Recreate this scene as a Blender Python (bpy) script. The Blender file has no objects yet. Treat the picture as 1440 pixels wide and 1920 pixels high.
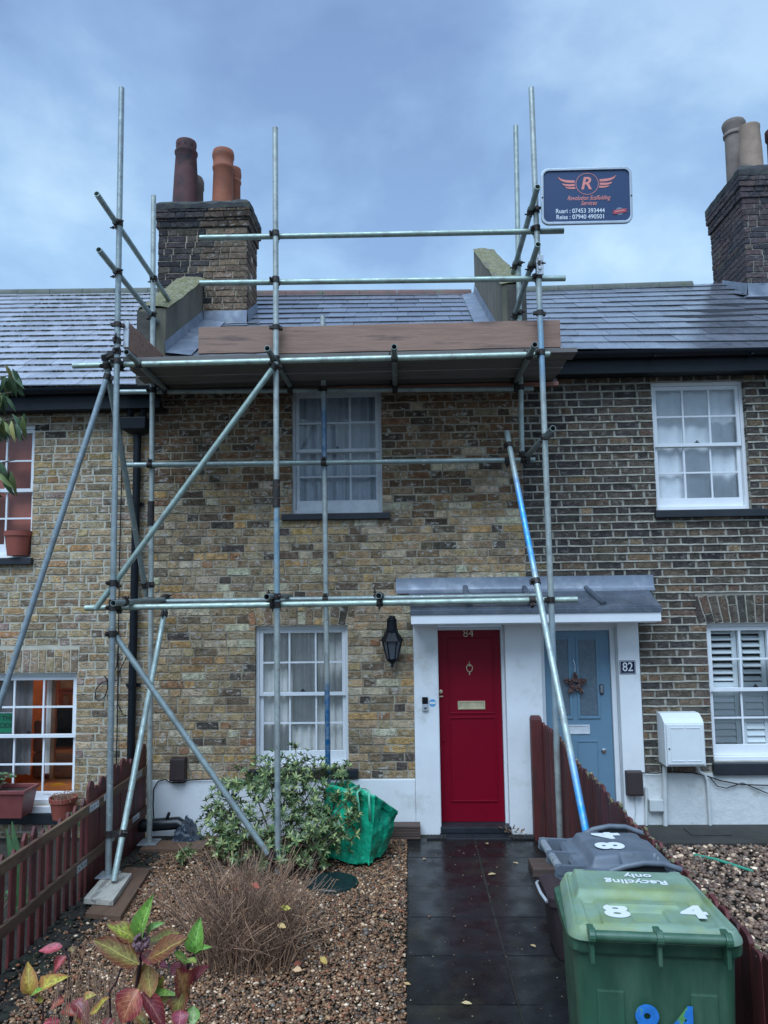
import bpy, bmesh, math, random
import numpy as np
from mathutils import Vector, Matrix, noise as mnoise
rnd = random.Random(7)
scene = bpy.context.scene
COL = scene.collection

# ------------------------------------------------------------------ camera
FPX = 1420.0                      # focal length in pixels of the 1440x1920 photograph
CAM = Vector((0.0, 0.0, 2.25))
YAW, PITCH, ROLL = math.radians(1.75), math.radians(5.9), math.radians(-0.75)
FW = Vector((-math.sin(YAW)*math.cos(PITCH), math.cos(YAW)*math.cos(PITCH), math.sin(PITCH)))
_r = Vector((math.cos(YAW), math.sin(YAW), 0)); _u = _r.cross(FW)
RT = math.cos(ROLL)*_r + math.sin(ROLL)*_u
UP = -math.sin(ROLL)*_r + math.cos(ROLL)*_u
cd = bpy.data.cameras.new('camera'); camo = bpy.data.objects.new('camera', cd); COL.objects.link(camo)
cd.sensor_fit = 'VERTICAL'; cd.sensor_height = 24.0; cd.sensor_width = 18.0
cd.lens = FPX/1920*24.0; cd.clip_start = 0.05; cd.clip_end = 2000
m = Matrix.Identity(4)
for i in range(3):
    m[i][0], m[i][1], m[i][2], m[i][3] = RT[i], UP[i], -FW[i], CAM[i]
camo.matrix_world = m
scene.camera = camo

# ------------------------------------------------------------------ sky, sun, exposure
world = bpy.data.worlds.new('World'); scene.world = world; world.use_nodes = True
SUN_EL, SUN_AZ = math.radians(57), math.radians(197)     # high, behind the camera, wide under cloud
def build_sky():
    nt = world.node_tree; nt.nodes.clear(); N = nt.nodes.new; L = nt.links.new
    out = N('ShaderNodeOutputWorld'); bg = N('ShaderNodeBackground'); bg.inputs[1].default_value = 0.1
    sky = N('ShaderNodeTexSky'); sky.sky_type = 'NISHITA'; sky.sun_disc = False
    sky.sun_elevation = SUN_EL; sky.sun_rotation = SUN_AZ
    tc = N('ShaderNodeTexCoord'); mp = N('ShaderNodeMapping'); mp.inputs['Scale'].default_value = (1.5, 1.5, 2.5)
    mp.inputs['Location'].default_value = (.25, .4, .3)
    n1 = N('ShaderNodeTexNoise'); n1.inputs['Scale'].default_value = 1.7; n1.inputs['Detail'].default_value = 8; n1.inputs['Roughness'].default_value = .54
    n1.inputs['Distortion'].default_value = .15
    def ramp(*st):
        cr = N('ShaderNodeValToRGB'); e = cr.color_ramp.elements
        e[0].position, e[0].color = st[0][0], (*st[0][1], 1); e[1].position, e[1].color = st[-1][0], (*st[-1][1], 1)
        for p_, c_ in st[1:-1]: q_ = e.new(p_); q_.color = (*c_, 1)
        L(n1.outputs[0], cr.inputs[0]); return cr.outputs[0]
    hi = ramp((.37, (.84, 1.36, 2.50)), (.5, (1.04, 1.66, 2.92)), (.63, (1.62, 2.42, 3.65)))        # cloud overhead
    lo = ramp((.37, (1.2, 1.98, 3.3)), (.5, (1.7, 2.7, 3.95)), (.63, (2.5, 3.55, 4.5)))           # paler cloud towards the horizon
    sp = N('ShaderNodeSeparateXYZ'); L(tc.outputs['Generated'], sp.inputs[0])
    el = N('ShaderNodeMapRange'); el.inputs['From Min'].default_value = .40; el.inputs['From Max'].default_value = .68; L(sp.outputs[2], el.inputs[0])
    cm = N('ShaderNodeMix'); cm.data_type = 'RGBA'; L(el.outputs[0], cm.inputs[0]); L(lo, cm.inputs[6]); L(hi, cm.inputs[7])
    mx = N('ShaderNodeMix'); mx.data_type = 'RGBA'; mx.inputs[0].default_value = .96
    L(tc.outputs['Generated'], mp.inputs[0]); L(mp.outputs[0], n1.inputs['Vector'])
    L(sky.outputs[0], mx.inputs[6]); L(cm.outputs[2], mx.inputs[7]); L(mx.outputs[2], bg.inputs[0]); L(bg.outputs[0], out.inputs[0])
build_sky()
sd = bpy.data.lights.new('sun', 'SUN'); sd.energy = 1.5; sd.angle = math.radians(46); sd.color = (.69, .87, 1.08)
so = bpy.data.objects.new('sun', sd); COL.objects.link(so)
_sd = Vector((math.sin(SUN_AZ)*math.cos(SUN_EL), math.cos(SUN_AZ)*math.cos(SUN_EL), math.sin(SUN_EL)))
so.rotation_euler = _sd.to_track_quat('Z', 'Y').to_euler(); so.location = (0, -8, 14)
scene.view_settings.view_transform = 'Standard'; scene.view_settings.look = 'None'
scene.view_settings.gamma = 1; scene.view_settings.use_curve_mapping = False
scene.view_settings.exposure = 1.28

# ------------------------------------------------------------------ picture point -> place on a real plane
def ray(px, py): return (px-720)/FPX*RT - (py-960)/FPX*UP + FW
def at(px, py, Y):
    d = ray(px, py); return CAM + d*((Y-CAM.y)/d.y)
def atx(px, py, X):
    d = ray(px, py); return CAM + d*((X-CAM.x)/d.x)
def gr(px, py, Z=0.0):
    d = ray(px, py); return CAM + d*((Z-CAM.z)/d.z)
def proj(P):
    d = Vector(P)-CAM; z = d.dot(FW)
    if z <= .05: return None
    return 720+FPX*d.dot(RT)/z, 960-FPX*d.dot(UP)/z, z

# ------------------------------------------------------------------ materials
MATS = {}
def mk(name, c, rough=.6, metal=0.0, var=.25, vs=6.0, bump=.15, bs=60.0, spec=.5, c2=None, c2s=3.0, c2t=(.5, .62),
       objcol=False, rvar=0.0, stretch=(1, 1, 1), coat=0.0, det=4, bdist=.004):
    if name in MATS: return MATS[name]
    mt = bpy.data.materials.new(name); mt.use_nodes = True; nt = mt.node_tree; N = nt.nodes.new; L = nt.links.new
    b = nt.nodes['Principled BSDF']
    geo = N('ShaderNodeNewGeometry'); mp = N('ShaderNodeMapping'); mp.inputs['Scale'].default_value = stretch
    L(geo.outputs['Position'], mp.inputs[0])
    n = N('ShaderNodeTexNoise'); n.inputs['Scale'].default_value = vs; n.inputs['Detail'].default_value = det; n.inputs['Roughness'].default_value = .62
    L(mp.outputs[0], n.inputs['Vector'])
    mr = N('ShaderNodeMapRange'); mr.inputs['From Min'].default_value = .28; mr.inputs['From Max'].default_value = .72
    mr.inputs['To Min'].default_value = 1-var; mr.inputs['To Max'].default_value = 1+var
    L(n.outputs[0], mr.inputs[0])
    base = N('ShaderNodeRGB'); base.outputs[0].default_value = (*c, 1); src = base.outputs[0]
    if objcol:
        oi = N('ShaderNodeObjectInfo'); at_ = N('ShaderNodeAttribute'); at_.attribute_name = 'col'
        m1 = N('ShaderNodeMix'); m1.data_type = 'RGBA'; m1.blend_type = 'MULTIPLY'; m1.inputs[0].default_value = 1
        L(oi.outputs['Color'], m1.inputs[6]); L(at_.outputs['Color'], m1.inputs[7])
        m2 = N('ShaderNodeMix'); m2.data_type = 'RGBA'; m2.blend_type = 'MULTIPLY'; m2.inputs[0].default_value = 1
        L(m1.outputs[2], m2.inputs[6]); L(src, m2.inputs[7]); src = m2.outputs[2]
    if c2:
        n2 = N('ShaderNodeTexNoise'); n2.inputs['Scale'].default_value = c2s; n2.inputs['Detail'].default_value = 5; n2.inputs['Roughness'].default_value = .65
        L(mp.outputs[0], n2.inputs['Vector'])
        r2 = N('ShaderNodeMapRange'); r2.inputs['From Min'].default_value = c2t[0]; r2.inputs['From Max'].default_value = c2t[1]
        L(n2.outputs[0], r2.inputs[0])
        m3 = N('ShaderNodeMix'); m3.data_type = 'RGBA'; L(r2.outputs[0], m3.inputs[0]); L(src, m3.inputs[6]); m3.inputs[7].default_value = (*c2, 1); src = m3.outputs[2]
    vm = N('ShaderNodeVectorMath'); vm.operation = 'SCALE'; L(src, vm.inputs[0]); L(mr.outputs[0], vm.inputs['Scale'])
    L(vm.outputs[0], b.inputs['Base Color'])
    b.inputs['Roughness'].default_value = rough; b.inputs['Metallic'].default_value = metal
    b.inputs['Specular IOR Level'].default_value = spec
    if coat: b.inputs['Coat Weight'].default_value = coat; b.inputs['Coat Roughness'].default_value = .28
    if rvar:
        rr = N('ShaderNodeMapRange'); rr.inputs['From Min'].default_value = .35; rr.inputs['From Max'].default_value = .65
        rr.inputs['To Min'].default_value = max(.03, rough-rvar); rr.inputs['To Max'].default_value = min(1, rough+rvar)
        n3 = N('ShaderNodeTexNoise'); n3.inputs['Scale'].default_value = vs*.6; n3.inputs['Detail'].default_value = 3
        L(geo.outputs['Position'], n3.inputs['Vector']); L(n3.outputs[0], rr.inputs[0]); L(rr.outputs[0], b.inputs['Roughness'])
    if bump:
        nb = N('ShaderNodeTexNoise'); nb.inputs['Scale'].default_value = bs; nb.inputs['Detail'].default_value = 5; nb.inputs['Roughness'].default_value = .6
        L(mp.outputs[0], nb.inputs['Vector'])
        bp = N('ShaderNodeBump'); bp.inputs['Strength'].default_value = bump; bp.inputs['Distance'].default_value = bdist
        L(nb.outputs[0], bp.inputs['Height']); L(bp.outputs[0], b.inputs['Normal'])
    MATS[name] = mt
    return mt

M = {}
M['brick'] = mk('stock_brick', (1, 1, 1), .88, var=.5, vs=24, bump=1.0, bs=60, objcol=True, spec=.22, bdist=.018, c2=(.02, .018, .016), c2s=40, c2t=(.60, .70), det=7)
def bloom(mt, scale, t, col, k):
    """pale lime bloom and smeared mortar over the brick faces"""
    nt = mt.node_tree; N = nt.nodes.new; L = nt.links.new; b = nt.nodes['Principled BSDF']; src = b.inputs['Base Color'].links[0].from_socket
    geo = N('ShaderNodeNewGeometry'); n = N('ShaderNodeTexNoise'); n.inputs['Scale'].default_value = scale; n.inputs['Detail'].default_value = 6; n.inputs['Roughness'].default_value = .7
    mp = N('ShaderNodeMapping'); mp.inputs['Location'].default_value = (3.7, 1.3, 8.1); mp.inputs['Scale'].default_value = (.8, 1, 1.3); L(geo.outputs['Position'], mp.inputs[0]); L(mp.outputs[0], n.inputs['Vector'])
    r = N('ShaderNodeMapRange'); r.inputs['From Min'].default_value = t[0]; r.inputs['From Max'].default_value = t[1]; r.inputs['To Max'].default_value = k; L(n.outputs[0], r.inputs[0])
    oi = N('ShaderNodeObjectInfo'); av = N('ShaderNodeAttribute'); av.attribute_name = 'col'      # alpha of the brick's own colour = how limy it is
    a1 = N('ShaderNodeMath'); a1.operation = 'MULTIPLY'; L(oi.outputs['Alpha'], a1.inputs[0]); L(av.outputs['Alpha'], a1.inputs[1])
    a2 = N('ShaderNodeMath'); a2.operation = 'MULTIPLY'; L(a1.outputs[0], a2.inputs[0]); L(r.outputs[0], a2.inputs[1])
    m = N('ShaderNodeMix'); m.data_type = 'RGBA'; L(a2.outputs[0], m.inputs[0]); L(src, m.inputs[6]); m.inputs[7].default_value = (*col, 1); L(m.outputs[2], b.inputs['Base Color'])
bloom(M['brick'], 19, (.55, .64), (.56, .51, .44), .85)
bloom(M['brick'], 3.0, (.50, .75), (.12, .095, .07), .45)
M['mortar_c'] = mk('mortar_old', (.40, .335, .245), .95, var=.25, vs=9, bump=.6, bs=120, spec=.2, c2=(.22, .185, .14), c2s=4, c2t=(.48, .66))
M['mortar_l'] = mk('mortar_pale', (.50, .455, .36), .95, var=.2, vs=9, bump=.6, bs=120, spec=.2, c2=(.33, .295, .23), c2s=4, c2t=(.5, .68))
M['mortar_r'] = mk('mortar_cream', (.31, .285, .235), .95, var=.25, vs=9, bump=.6, bs=120, spec=.2)
M['pointing'] = mk('pointing_cream', (.40, .37, .305), .95, var=.32, vs=14, bump=.7, bs=100, spec=.2, c2=(.32, .285, .22), c2s=6, c2t=(.52, .68))
M['white_wall'] = mk('white_masonry_paint', (.84, .835, .82), .7, var=.06, vs=3, bump=.35, bs=45, spec=.3, c2=(.60, .585, .53), c2s=3.2, c2t=(.56, .78), det=6)
M['white_dirty'] = mk('old_white_render', (.66, .66, .63), .75, var=.1, vs=5, bump=.5, bs=25, spec=.3, c2=(.42, .42, .36), c2s=5, c2t=(.56, .74), bdist=.012)
M['white_gloss'] = mk('white_gloss_paint', (.80, .80, .80), .32, var=.04, vs=6, bump=.05, bs=40)
M['grey_frame'] = mk('grey_weathered_paint', (.66, .67, .69), .5, var=.12, vs=12, bump=.15, bs=60)
M['black_gloss'] = mk('black_gutter_paint', (.006, .008, .012), .5, spec=.3, var=.3, vs=5, bump=.05, bs=30)
M['black_stone'] = mk('black_painted_stone', (.018, .021, .026), .5, var=.3, vs=8, bump=.3, bs=40)
M['lead'] = mk('lead_sheet', (.20, .225, .27), .42, metal=.25, var=.18, vs=7, bump=.25, bs=14, c2=(.30, .32, .35), c2s=6, c2t=(.5, .7), rvar=.12)
M['lead_dark'] = mk('lead_sheet_wet', (.10, .115, .14), .3, metal=.2, var=.25, vs=7, bump=.25, bs=14, c2=(.16, .175, .2), c2s=6, c2t=(.5, .7), rvar=.12)
M['slate'] = mk('wet_slate', (1, 1, 1), .30, coat=.8, var=.16, vs=16, bump=.35, bs=45, objcol=True, spec=.62, rvar=.10, stretch=(1, .4, .4))
M['under_slate'] = mk('roof_underlay', (.015, .016, .02), .8, var=.1, bump=0)
M['ridge_clay'] = mk('ridge_clay', (.16, .085, .07), .75, var=.25, vs=6, bump=.4, bs=40, c2=(.10, .11, .07), c2s=8, c2t=(.55, .7))
M['ridge_grey'] = mk('ridge_grey', (.12, .125, .105), .8, var=.25, vs=6, bump=.4, bs=40, c2=(.10, .115, .06), c2s=8, c2t=(.52, .7))
M['render_old'] = mk('old_cement_render', (.18, .152, .11), .92, var=.22, vs=7, bump=.6, bs=35, c2=(.10, .10, .07), c2s=3, c2t=(.5, .68), stretch=(1, 1, .35), bdist=.01)
M['render_dark'] = mk('dark_cement_render', (.085, .075, .065), .92, var=.25, vs=7, bump=.6, bs=35, c2=(.05, .055, .04), c2s=4, c2t=(.5, .68), bdist=.01)
M['moss'] = mk('moss', (.20, .185, .085), .95, var=.5, vs=34, bump=1.0, bs=60, c2=(.30, .27, .19), c2s=22, c2t=(.48, .6), bdist=.02)
M['moss_dark'] = mk('moss_dark', (.035, .038, .022), .95, var=.4, vs=30, bump=1.0, bs=60, bdist=.02)
M['cap'] = mk('sooty_cement', (.045, .045, .045), .9, var=.4, vs=9, bump=.8, bs=30, c2=(.08, .085, .055), c2s=7, c2t=(.55, .7), bdist=.012)
M['pot_dark'] = mk('chimney_pot_sooty', (.105, .042, .04), .8, var=.3, vs=6, bump=.3, bs=40, c2=(.035, .03, .033), c2s=4, c2t=(.5, .66))
M['pot_red'] = mk('chimney_pot_red', (.33, .105, .055), .8, var=.2, vs=6, bump=.3, bs=40, c2=(.2, .10, .07), c2s=5, c2t=(.55, .7))
M['pot_buff'] = mk('chimney_pot_buff', (.36, .25, .18), .85, var=.18, vs=6, bump=.3, bs=40, c2=(.25, .19, .15), c2s=5, c2t=(.52, .7))
M['pot_brown'] = mk('chimney_pot_brown', (.22, .17, .14), .85, var=.25, vs=6, bump=.3, bs=40)
M['red_door'] = mk('red_door_paint', (.225, .0015, .015), .42, var=.06, vs=4, bump=.05, bs=20, spec=.22)
M['blue_door'] = mk('blue_door_paint', (.155, .262, .345), .42, var=.06, vs=4, bump=.05, bs=20, spec=.4)
M['obscure'] = mk('obscured_glass', (.12, .16, .19), .2, var=.2, vs=40, bump=.4, bs=90)
M['brass'] = mk('aged_brass', (.72, .60, .38), .35, metal=.35, var=.2, vs=20, bump=.1)
M['chrome'] = mk('chrome', (.6, .62, .64), .22, metal=1, var=.1, bump=0)
M['steel'] = mk('galvanised_tube', (.43, .455, .415), .48, metal=.4, var=.24, vs=22, bump=.2, bs=70, c2=(.22, .225, .21), c2s=11, c2t=(.5, .70), objcol=True, rvar=.12, det=6)
bloom(M['steel'], 26, (.61, .66), (.60, .61, .58), .75)
bloom(M['steel'], 8, (.60, .70), (.17, .11, .07), .55)
M['rust'] = mk('rusty_coupler', (.045, .038, .034), .55, metal=.5, var=.4, vs=30, bump=.4, bs=90, c2=(.11, .065, .04), c2s=20, c2t=(.55, .7))
M['tube_dark'] = mk('tube_inside', (.012, .012, .012), .8, var=.2, bump=0)
M['board'] = mk('scaffold_board_wood', (.285, .175, .125), .75, var=.35, vs=5, bump=.5, bs=35, c2=(.12, .075, .06), c2s=5, c2t=(.52, .66), stretch=(.25, 3, 3), objcol=True)
M['sole'] = mk('sole_board_wood', (.155, .085, .052), .6, var=.3, vs=5, bump=.4, bs=35, c2=(.08, .05, .035), c2s=5, c2t=(.5, .66), stretch=(3, .3, 3), objcol=True)
M['pale_wood'] = mk('weathered_pale_wood', (.52, .47, .39), .7, var=.3, vs=7, bump=.6, bs=35, c2=(.2, .18, .15), c2s=7, c2t=(.5, .62), stretch=(3, .4, 3))
M['picket'] = mk('red_fence_stain', (.115, .024, .020), .62, var=.35, vs=7, bump=.4, bs=45, c2=(.05, .022, .02), c2s=5, c2t=(.5, .68), stretch=(2, 2, .5), objcol=True)
M['rail'] = mk('weathered_rail', (.125, .085, .055), .75, var=.35, vs=7, bump=.5, bs=45, c2=(.10, .035, .03), c2s=5, c2t=(.52, .66), stretch=(2, .4, 2), objcol=True)
M['galv'] = mk('galvanised_plate', (.48, .5, .52), .42, metal=.6, var=.15, vs=15, bump=.1, c2=(.16, .12, .1), c2s=18, c2t=(.58, .7))
M['concrete'] = mk('dark_concrete', (.036, .032, .027), .8, var=.3, vs=6, bump=.5, bs=50, c2=(.03, .034, .02), c2s=2.5, c2t=(.52, .7), rvar=.15)
M['slab'] = mk('wet_paving_slab', (.0150, .0152, .0155), .30, var=.45, vs=8, bump=.25, bs=60, c2=(.030, .026, .015), c2s=1.8, c2t=(.54, .72), objcol=True, rvar=.16, spec=.26, bdist=.003)
M['soil'] = mk('damp_soil', (.035, .028, .02), .9, var=.4, vs=12, bump=1.0, bs=40, c2=(.02, .028, .012), c2s=3, c2t=(.5, .66), bdist=.02)
M['ground'] = mk('open_ground', (.06, .058, .052), .9, var=.3, vs=2, bump=.4, bs=20)
M['gravel'] = mk('gravel_stone', (1.75, 1.34, 1.0), .45, var=.25, vs=90, bump=.1, bs=200, objcol=True)
M['terracotta'] = mk('terracotta_plastic', (.30, .075, .05), .55, var=.12, vs=8, bump=.1)
M['trough'] = mk('brown_red_plastic', (.21, .055, .05), .45, var=.12, vs=8, bump=.1)
M['green_bin'] = mk('green_bin_plastic', (.036, .10, .055), .42, var=.22, vs=9, bump=.14, bs=120, c2=(.075, .14, .085), c2s=5, c2t=(.46, .72), rvar=.12, stretch=(1.6, 1.6, .35), det=6)
M['green_lid'] = mk('green_bin_lid_plastic', (.21, .305, .215), .5, var=.2, vs=7, bump=.2, bs=120, c2=(.235, .30, .13), c2s=5, c2t=(.46, .66), rvar=.08)
M['grey_bin'] = mk('grey_bin_plastic', (.12, .138, .162), .46, var=.2, vs=8, bump=.15, bs=120, c2=(.175, .19, .205), c2s=5, c2t=(.5, .7), rvar=.08)
M['caddy'] = mk('brown_caddy_plastic', (.042, .026, .028), .5, var=.2, vs=6, bump=.15, bs=80)
M['rubber'] = mk('black_rubber', (.012, .012, .013), .65, var=.2, bump=.1)
M['bag'] = mk('green_woven_bag', (.014, .47, .255), .25, var=.2, vs=5, bump=.7, bs=22, c2=(.006, .24, .12), c2s=6, c2t=(.5, .66), bdist=.018)
M['bag_strap'] = mk('pale_green_strap', (.12, .42, .27), .45, var=.1, bump=.2)
M['bag_dark'] = mk('bag_inside', (.004, .06, .035), .5, var=.2, bump=.1)
M['blackbag'] = mk('dark_bin_bag', (.03, .042, .06), .3, var=.3, vs=12, bump=.6, bs=30, bdist=.015)
M['blackpipe'] = mk('black_plastic_pipe', (.012, .014, .017), .35, var=.2, bump=.05)
M['meter'] = mk('meter_box_plastic', (.74, .755, .74), .45, var=.05, vs=4, bump=.05, c2=(.62, .64, .6), c2s=5, c2t=(.6, .78))
M['conduit'] = mk('white_conduit', (.62, .63, .60), .5, var=.1, vs=8, bump=.1)
M['brownbox'] = mk('brown_plastic_box', (.042, .026, .025), .5, var=.15, bump=.1)
M['cable'] = mk('black_cable', (.012, .012, .014), .5, var=.2, bump=0)
M['grey_plastic'] = mk('doorbell_grey', (.42, .43, .44), .35, var=.05, bump=0)
M['navy_enamel'] = mk('navy_enamel', (.008, .012, .05), .25, var=.08, bump=0)
M['white_enamel'] = mk('white_enamel', (.78, .78, .76), .4, var=.04, bump=0)
M['sticker_blue'] = mk('blue_sticker', (.10, .36, .66), .4, var=.05, bump=0)
M['sign_navy'] = mk('sign_navy_print', (.022, .050, .125), .35, var=.06, vs=3, bump=0)
M['sign_coral'] = mk('sign_coral_print', (.75, .25, .21), .4, var=.05, bump=0)
M['sign_red'] = mk('sign_red_print', (.42, .06, .09), .4, var=.05, bump=0)
M['sign_white'] = mk('sign_white_print', (.72, .74, .76), .4, var=.03, bump=0)
M['sign_grey'] = mk('sign_badge_grey', (.18, .24, .28), .4, var=.05, bump=0)
M['alu'] = mk('aluminium_frame', (.44, .47, .50), .35, metal=.6, var=.1, vs=8, bump=.05)
M['curtain_w'] = mk('white_net_curtain', (.78, .78, .78), .85, var=.07, vs=9, bump=.1)
M['curtain_n'] = mk('grey_net_curtain', (.46, .48, .52), .85, var=.1, vs=9, bump=.1)
M['curtain_b'] = mk('beige_curtain', (.74, .70, .64), .85, var=.09, vs=9, bump=.1)
M['curtain_g'] = mk('grey_brown_curtain', (.22, .19, .18), .85, var=.12, vs=9, bump=.1)
M['blind_red'] = mk('rust_red_blind', (.42, .105, .06), .8, var=.16, vs=6, bump=.1)
M['shutter'] = mk('white_shutter', (.74, .76, .74), .4, var=.03, bump=0)
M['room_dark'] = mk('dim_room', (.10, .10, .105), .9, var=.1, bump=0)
M['room_orange'] = mk('orange_room_wall', (.46, .20, .075), .85, var=.1, bump=0)
M['wood_brown'] = mk('brown_furniture', (.18, .075, .03), .5, var=.2, bump=0)
M['yellow'] = mk('yellow_cloth', (.62, .33, .02), .8, var=.1, vs=10, bump=.2)
M['tv'] = mk('black_screen', (.006, .006, .008), .2, var=.1, bump=0)
M['poster'] = mk('green_poster', (.004, .17, .075), .5, var=.06, bump=0)
M['poster_ink'] = mk('poster_dark_ink', (.004, .035, .022), .5, var=.06, bump=0)
M['bark'] = mk('bark', (.10, .075, .055), .9, var=.3, vs=20, bump=.6, bs=40)
M['twig'] = mk('dry_twig', (.27, .165, .108), .8, var=.35, vs=15, bump=.2, objcol=True)
M['leaf'] = mk('shrub_leaf', (1, 1, 1), .42, var=.25, vs=18, bump=.1, objcol=True)
M['litter'] = mk('dead_leaf', (.33, .25, .15), .7, var=.3, vs=30, bump=.3, objcol=True)
M['manhole'] = mk('dark_green_cover', (.010, .024, .024), .4, var=.3, vs=15, bump=.3, bs=80)
M['deck'] = mk('weathered_deck_board', (.18, .16, .145), .8, var=.35, vs=5, bump=.5, bs=35, c2=(.09, .08, .075), c2s=5, c2t=(.5, .68), stretch=(.25, 3, 3), objcol=True)
M['timber'] = mk('brown_timber', (.095, .062, .048), .65, var=.3, vs=5, bump=.5, bs=30, stretch=(.4, 3, 4))
M['wreath'] = mk('wreath_twig', (.12, .06, .05), .7, var=.5, vs=40, bump=.3, c2=(.26, .25, .22), c2s=30, c2t=(.55, .66))
M['cane'] = mk('green_cane', (.05, .30, .19), .5, var=.1, bump=.1)
M['sticker_scene'] = mk('printed_number_sticker', (.03, .20, .58), .35, var=.25, vs=30, bump=0, c2=(.12, .32, .09), c2s=26, c2t=(.54, .60))
M['lantern_glass'] = mk('lantern_grey_glass', (.09, .10, .115), .15, var=.15, bump=0)

def glass_mat():
    mt = bpy.data.materials.new('window_glass'); mt.use_nodes = True; nt = mt.node_tree; nt.nodes.clear(); N = nt.nodes.new; L = nt.links.new
    out = N('ShaderNodeOutputMaterial'); mx = N('ShaderNodeMixShader'); tr = N('ShaderNodeBsdfTransparent'); gl = N('ShaderNodeBsdfGlossy')
    tr.inputs[0].default_value = (.95, .97, .98, 1); gl.inputs['Roughness'].default_value = .02
    fr = N('ShaderNodeFresnel'); fr.inputs[0].default_value = 1.52
    geo = N('ShaderNodeNewGeometry'); nz = N('ShaderNodeTexNoise'); nz.inputs['Scale'].default_value = 5
    bp = N('ShaderNodeBump'); bp.inputs['Strength'].default_value = .06; bp.inputs['Distance'].default_value = .02
    L(geo.outputs['Position'], nz.inputs['Vector']); L(nz.outputs[0], bp.inputs['Height']); L(bp.outputs[0], gl.inputs['Normal'])
    L(fr.outputs[0], mx.inputs[0]); L(tr.outputs[0], mx.inputs[1]); L(gl.outputs[0], mx.inputs[2]); L(mx.outputs[0], out.inputs[0])
    return mt
M['glass'] = glass_mat()

def leaf_mat(name, edge, vein, rough=.4):
    """two-tone leaf: object colour inside, edge colour towards the margin, pale veins along the UV midrib"""
    mt = bpy.data.materials.new(name); mt.use_nodes = True; nt = mt.node_tree; N = nt.nodes.new; L = nt.links.new
    b = nt.nodes['Principled BSDF']; b.inputs['Roughness'].default_value = rough
    uv = N('ShaderNodeUVMap'); uv.uv_map = 'UVMap'; sp = N('ShaderNodeSeparateXYZ'); L(uv.outputs[0], sp.inputs[0])
    ab = N('ShaderNodeMath'); ab.operation = 'SUBTRACT'; L(sp.outputs[1], ab.inputs[0]); ab.inputs[1].default_value = .5
    aa = N('ShaderNodeMath'); aa.operation = 'ABSOLUTE'; L(ab.outputs[0], aa.inputs[0])
    geo = N('ShaderNodeNewGeometry'); nz = N('ShaderNodeTexNoise'); nz.inputs['Scale'].default_value = 28; nz.inputs['Detail'].default_value = 4
    L(geo.outputs['Position'], nz.inputs['Vector'])
    ad = N('ShaderNodeMath'); ad.operation = 'MULTIPLY_ADD'; L(nz.outputs[0], ad.inputs[0]); ad.inputs[1].default_value = .8; L(aa.outputs[0], ad.inputs[2])
    mr = N('ShaderNodeMapRange'); mr.inputs['From Min'].default_value = .48; mr.inputs['From Max'].default_value = .82; L(ad.outputs[0], mr.inputs[0])
    oi = N('ShaderNodeObjectInfo')
    sn2 = N('ShaderNodeTexNoise'); sn2.inputs['Scale'].default_value = 95; sn2.inputs['Detail'].default_value = 5; L(geo.outputs['Position'], sn2.inputs['Vector'])
    sp2 = N('ShaderNodeMapRange'); sp2.inputs['From Min'].default_value = .30; sp2.inputs['From Max'].default_value = .62; sp2.inputs['To Min'].default_value = .35; sp2.inputs['To Max'].default_value = 1.15; L(sn2.outputs[0], sp2.inputs[0])
    spk = N('ShaderNodeVectorMath'); spk.operation = 'SCALE'; L(oi.outputs['Color'], spk.inputs[0]); L(sp2.outputs[0], spk.inputs['Scale'])
    m1 = N('ShaderNodeMix'); m1.data_type = 'RGBA'; L(mr.outputs[0], m1.inputs[0]); L(spk.outputs[0], m1.inputs[6]); m1.inputs[7].default_value = (*edge, 1)
    # veins
    sv = N('ShaderNodeMath'); sv.operation = 'MULTIPLY_ADD'; L(aa.outputs[0], sv.inputs[0]); sv.inputs[1].default_value = -.75; L(sp.outputs[0], sv.inputs[2])
    s2 = N('ShaderNodeMath'); s2.operation = 'MULTIPLY'; L(sv.outputs[0], s2.inputs[0]); s2.inputs[1].default_value = 44
    sn = N('ShaderNodeMath'); sn.operation = 'SINE'; L(s2.outputs[0], sn.inputs[0])
    sr = N('ShaderNodeMapRange'); sr.inputs['From Min'].default_value = .86; sr.inputs['From Max'].default_value = 1; sr.inputs['To Max'].default_value = .4; L(sn.outputs[0], sr.inputs[0])
    md = N('ShaderNodeMapRange'); md.inputs['From Min'].default_value = .035; md.inputs['From Max'].default_value = .015; md.inputs['To Max'].default_value = .85; L(aa.outputs[0], md.inputs[0])
    mxm = N('ShaderNodeMath'); mxm.operation = 'MAXIMUM'; L(sr.outputs[0], mxm.inputs[0]); L(md.outputs[0], mxm.inputs[1])
    m2 = N('ShaderNodeMix'); m2.data_type = 'RGBA'; L(mxm.outputs[0], m2.inputs[0]); L(m1.outputs[2], m2.inputs[6]); m2.inputs[7].default_value = (*vein, 1)
    L(m2.outputs[2], b.inputs['Base Color'])
    bp = N('ShaderNodeBump'); bp.inputs['Strength'].default_value = .5; bp.inputs['Distance'].default_value = .003; bp.invert = True
    L(mxm.outputs[0], bp.inputs['Height']); L(bp.outputs[0], b.inputs['Normal'])
    return mt
M['leaf_olive'] = leaf_mat('turning_leaf_olive', (.17, .045, .022), (.50, .38, .10))
M['leaf_red'] = leaf_mat('turning_leaf_red', (.24, .028, .03), (.62, .24, .14))
M['leaf_fresh'] = leaf_mat('turning_leaf_fresh', (.16, .30, .05), (.42, .55, .18))
M['leaf_gold'] = leaf_mat('turning_leaf_gold', (.40, .16, .05), (.6, .48, .14))

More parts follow.
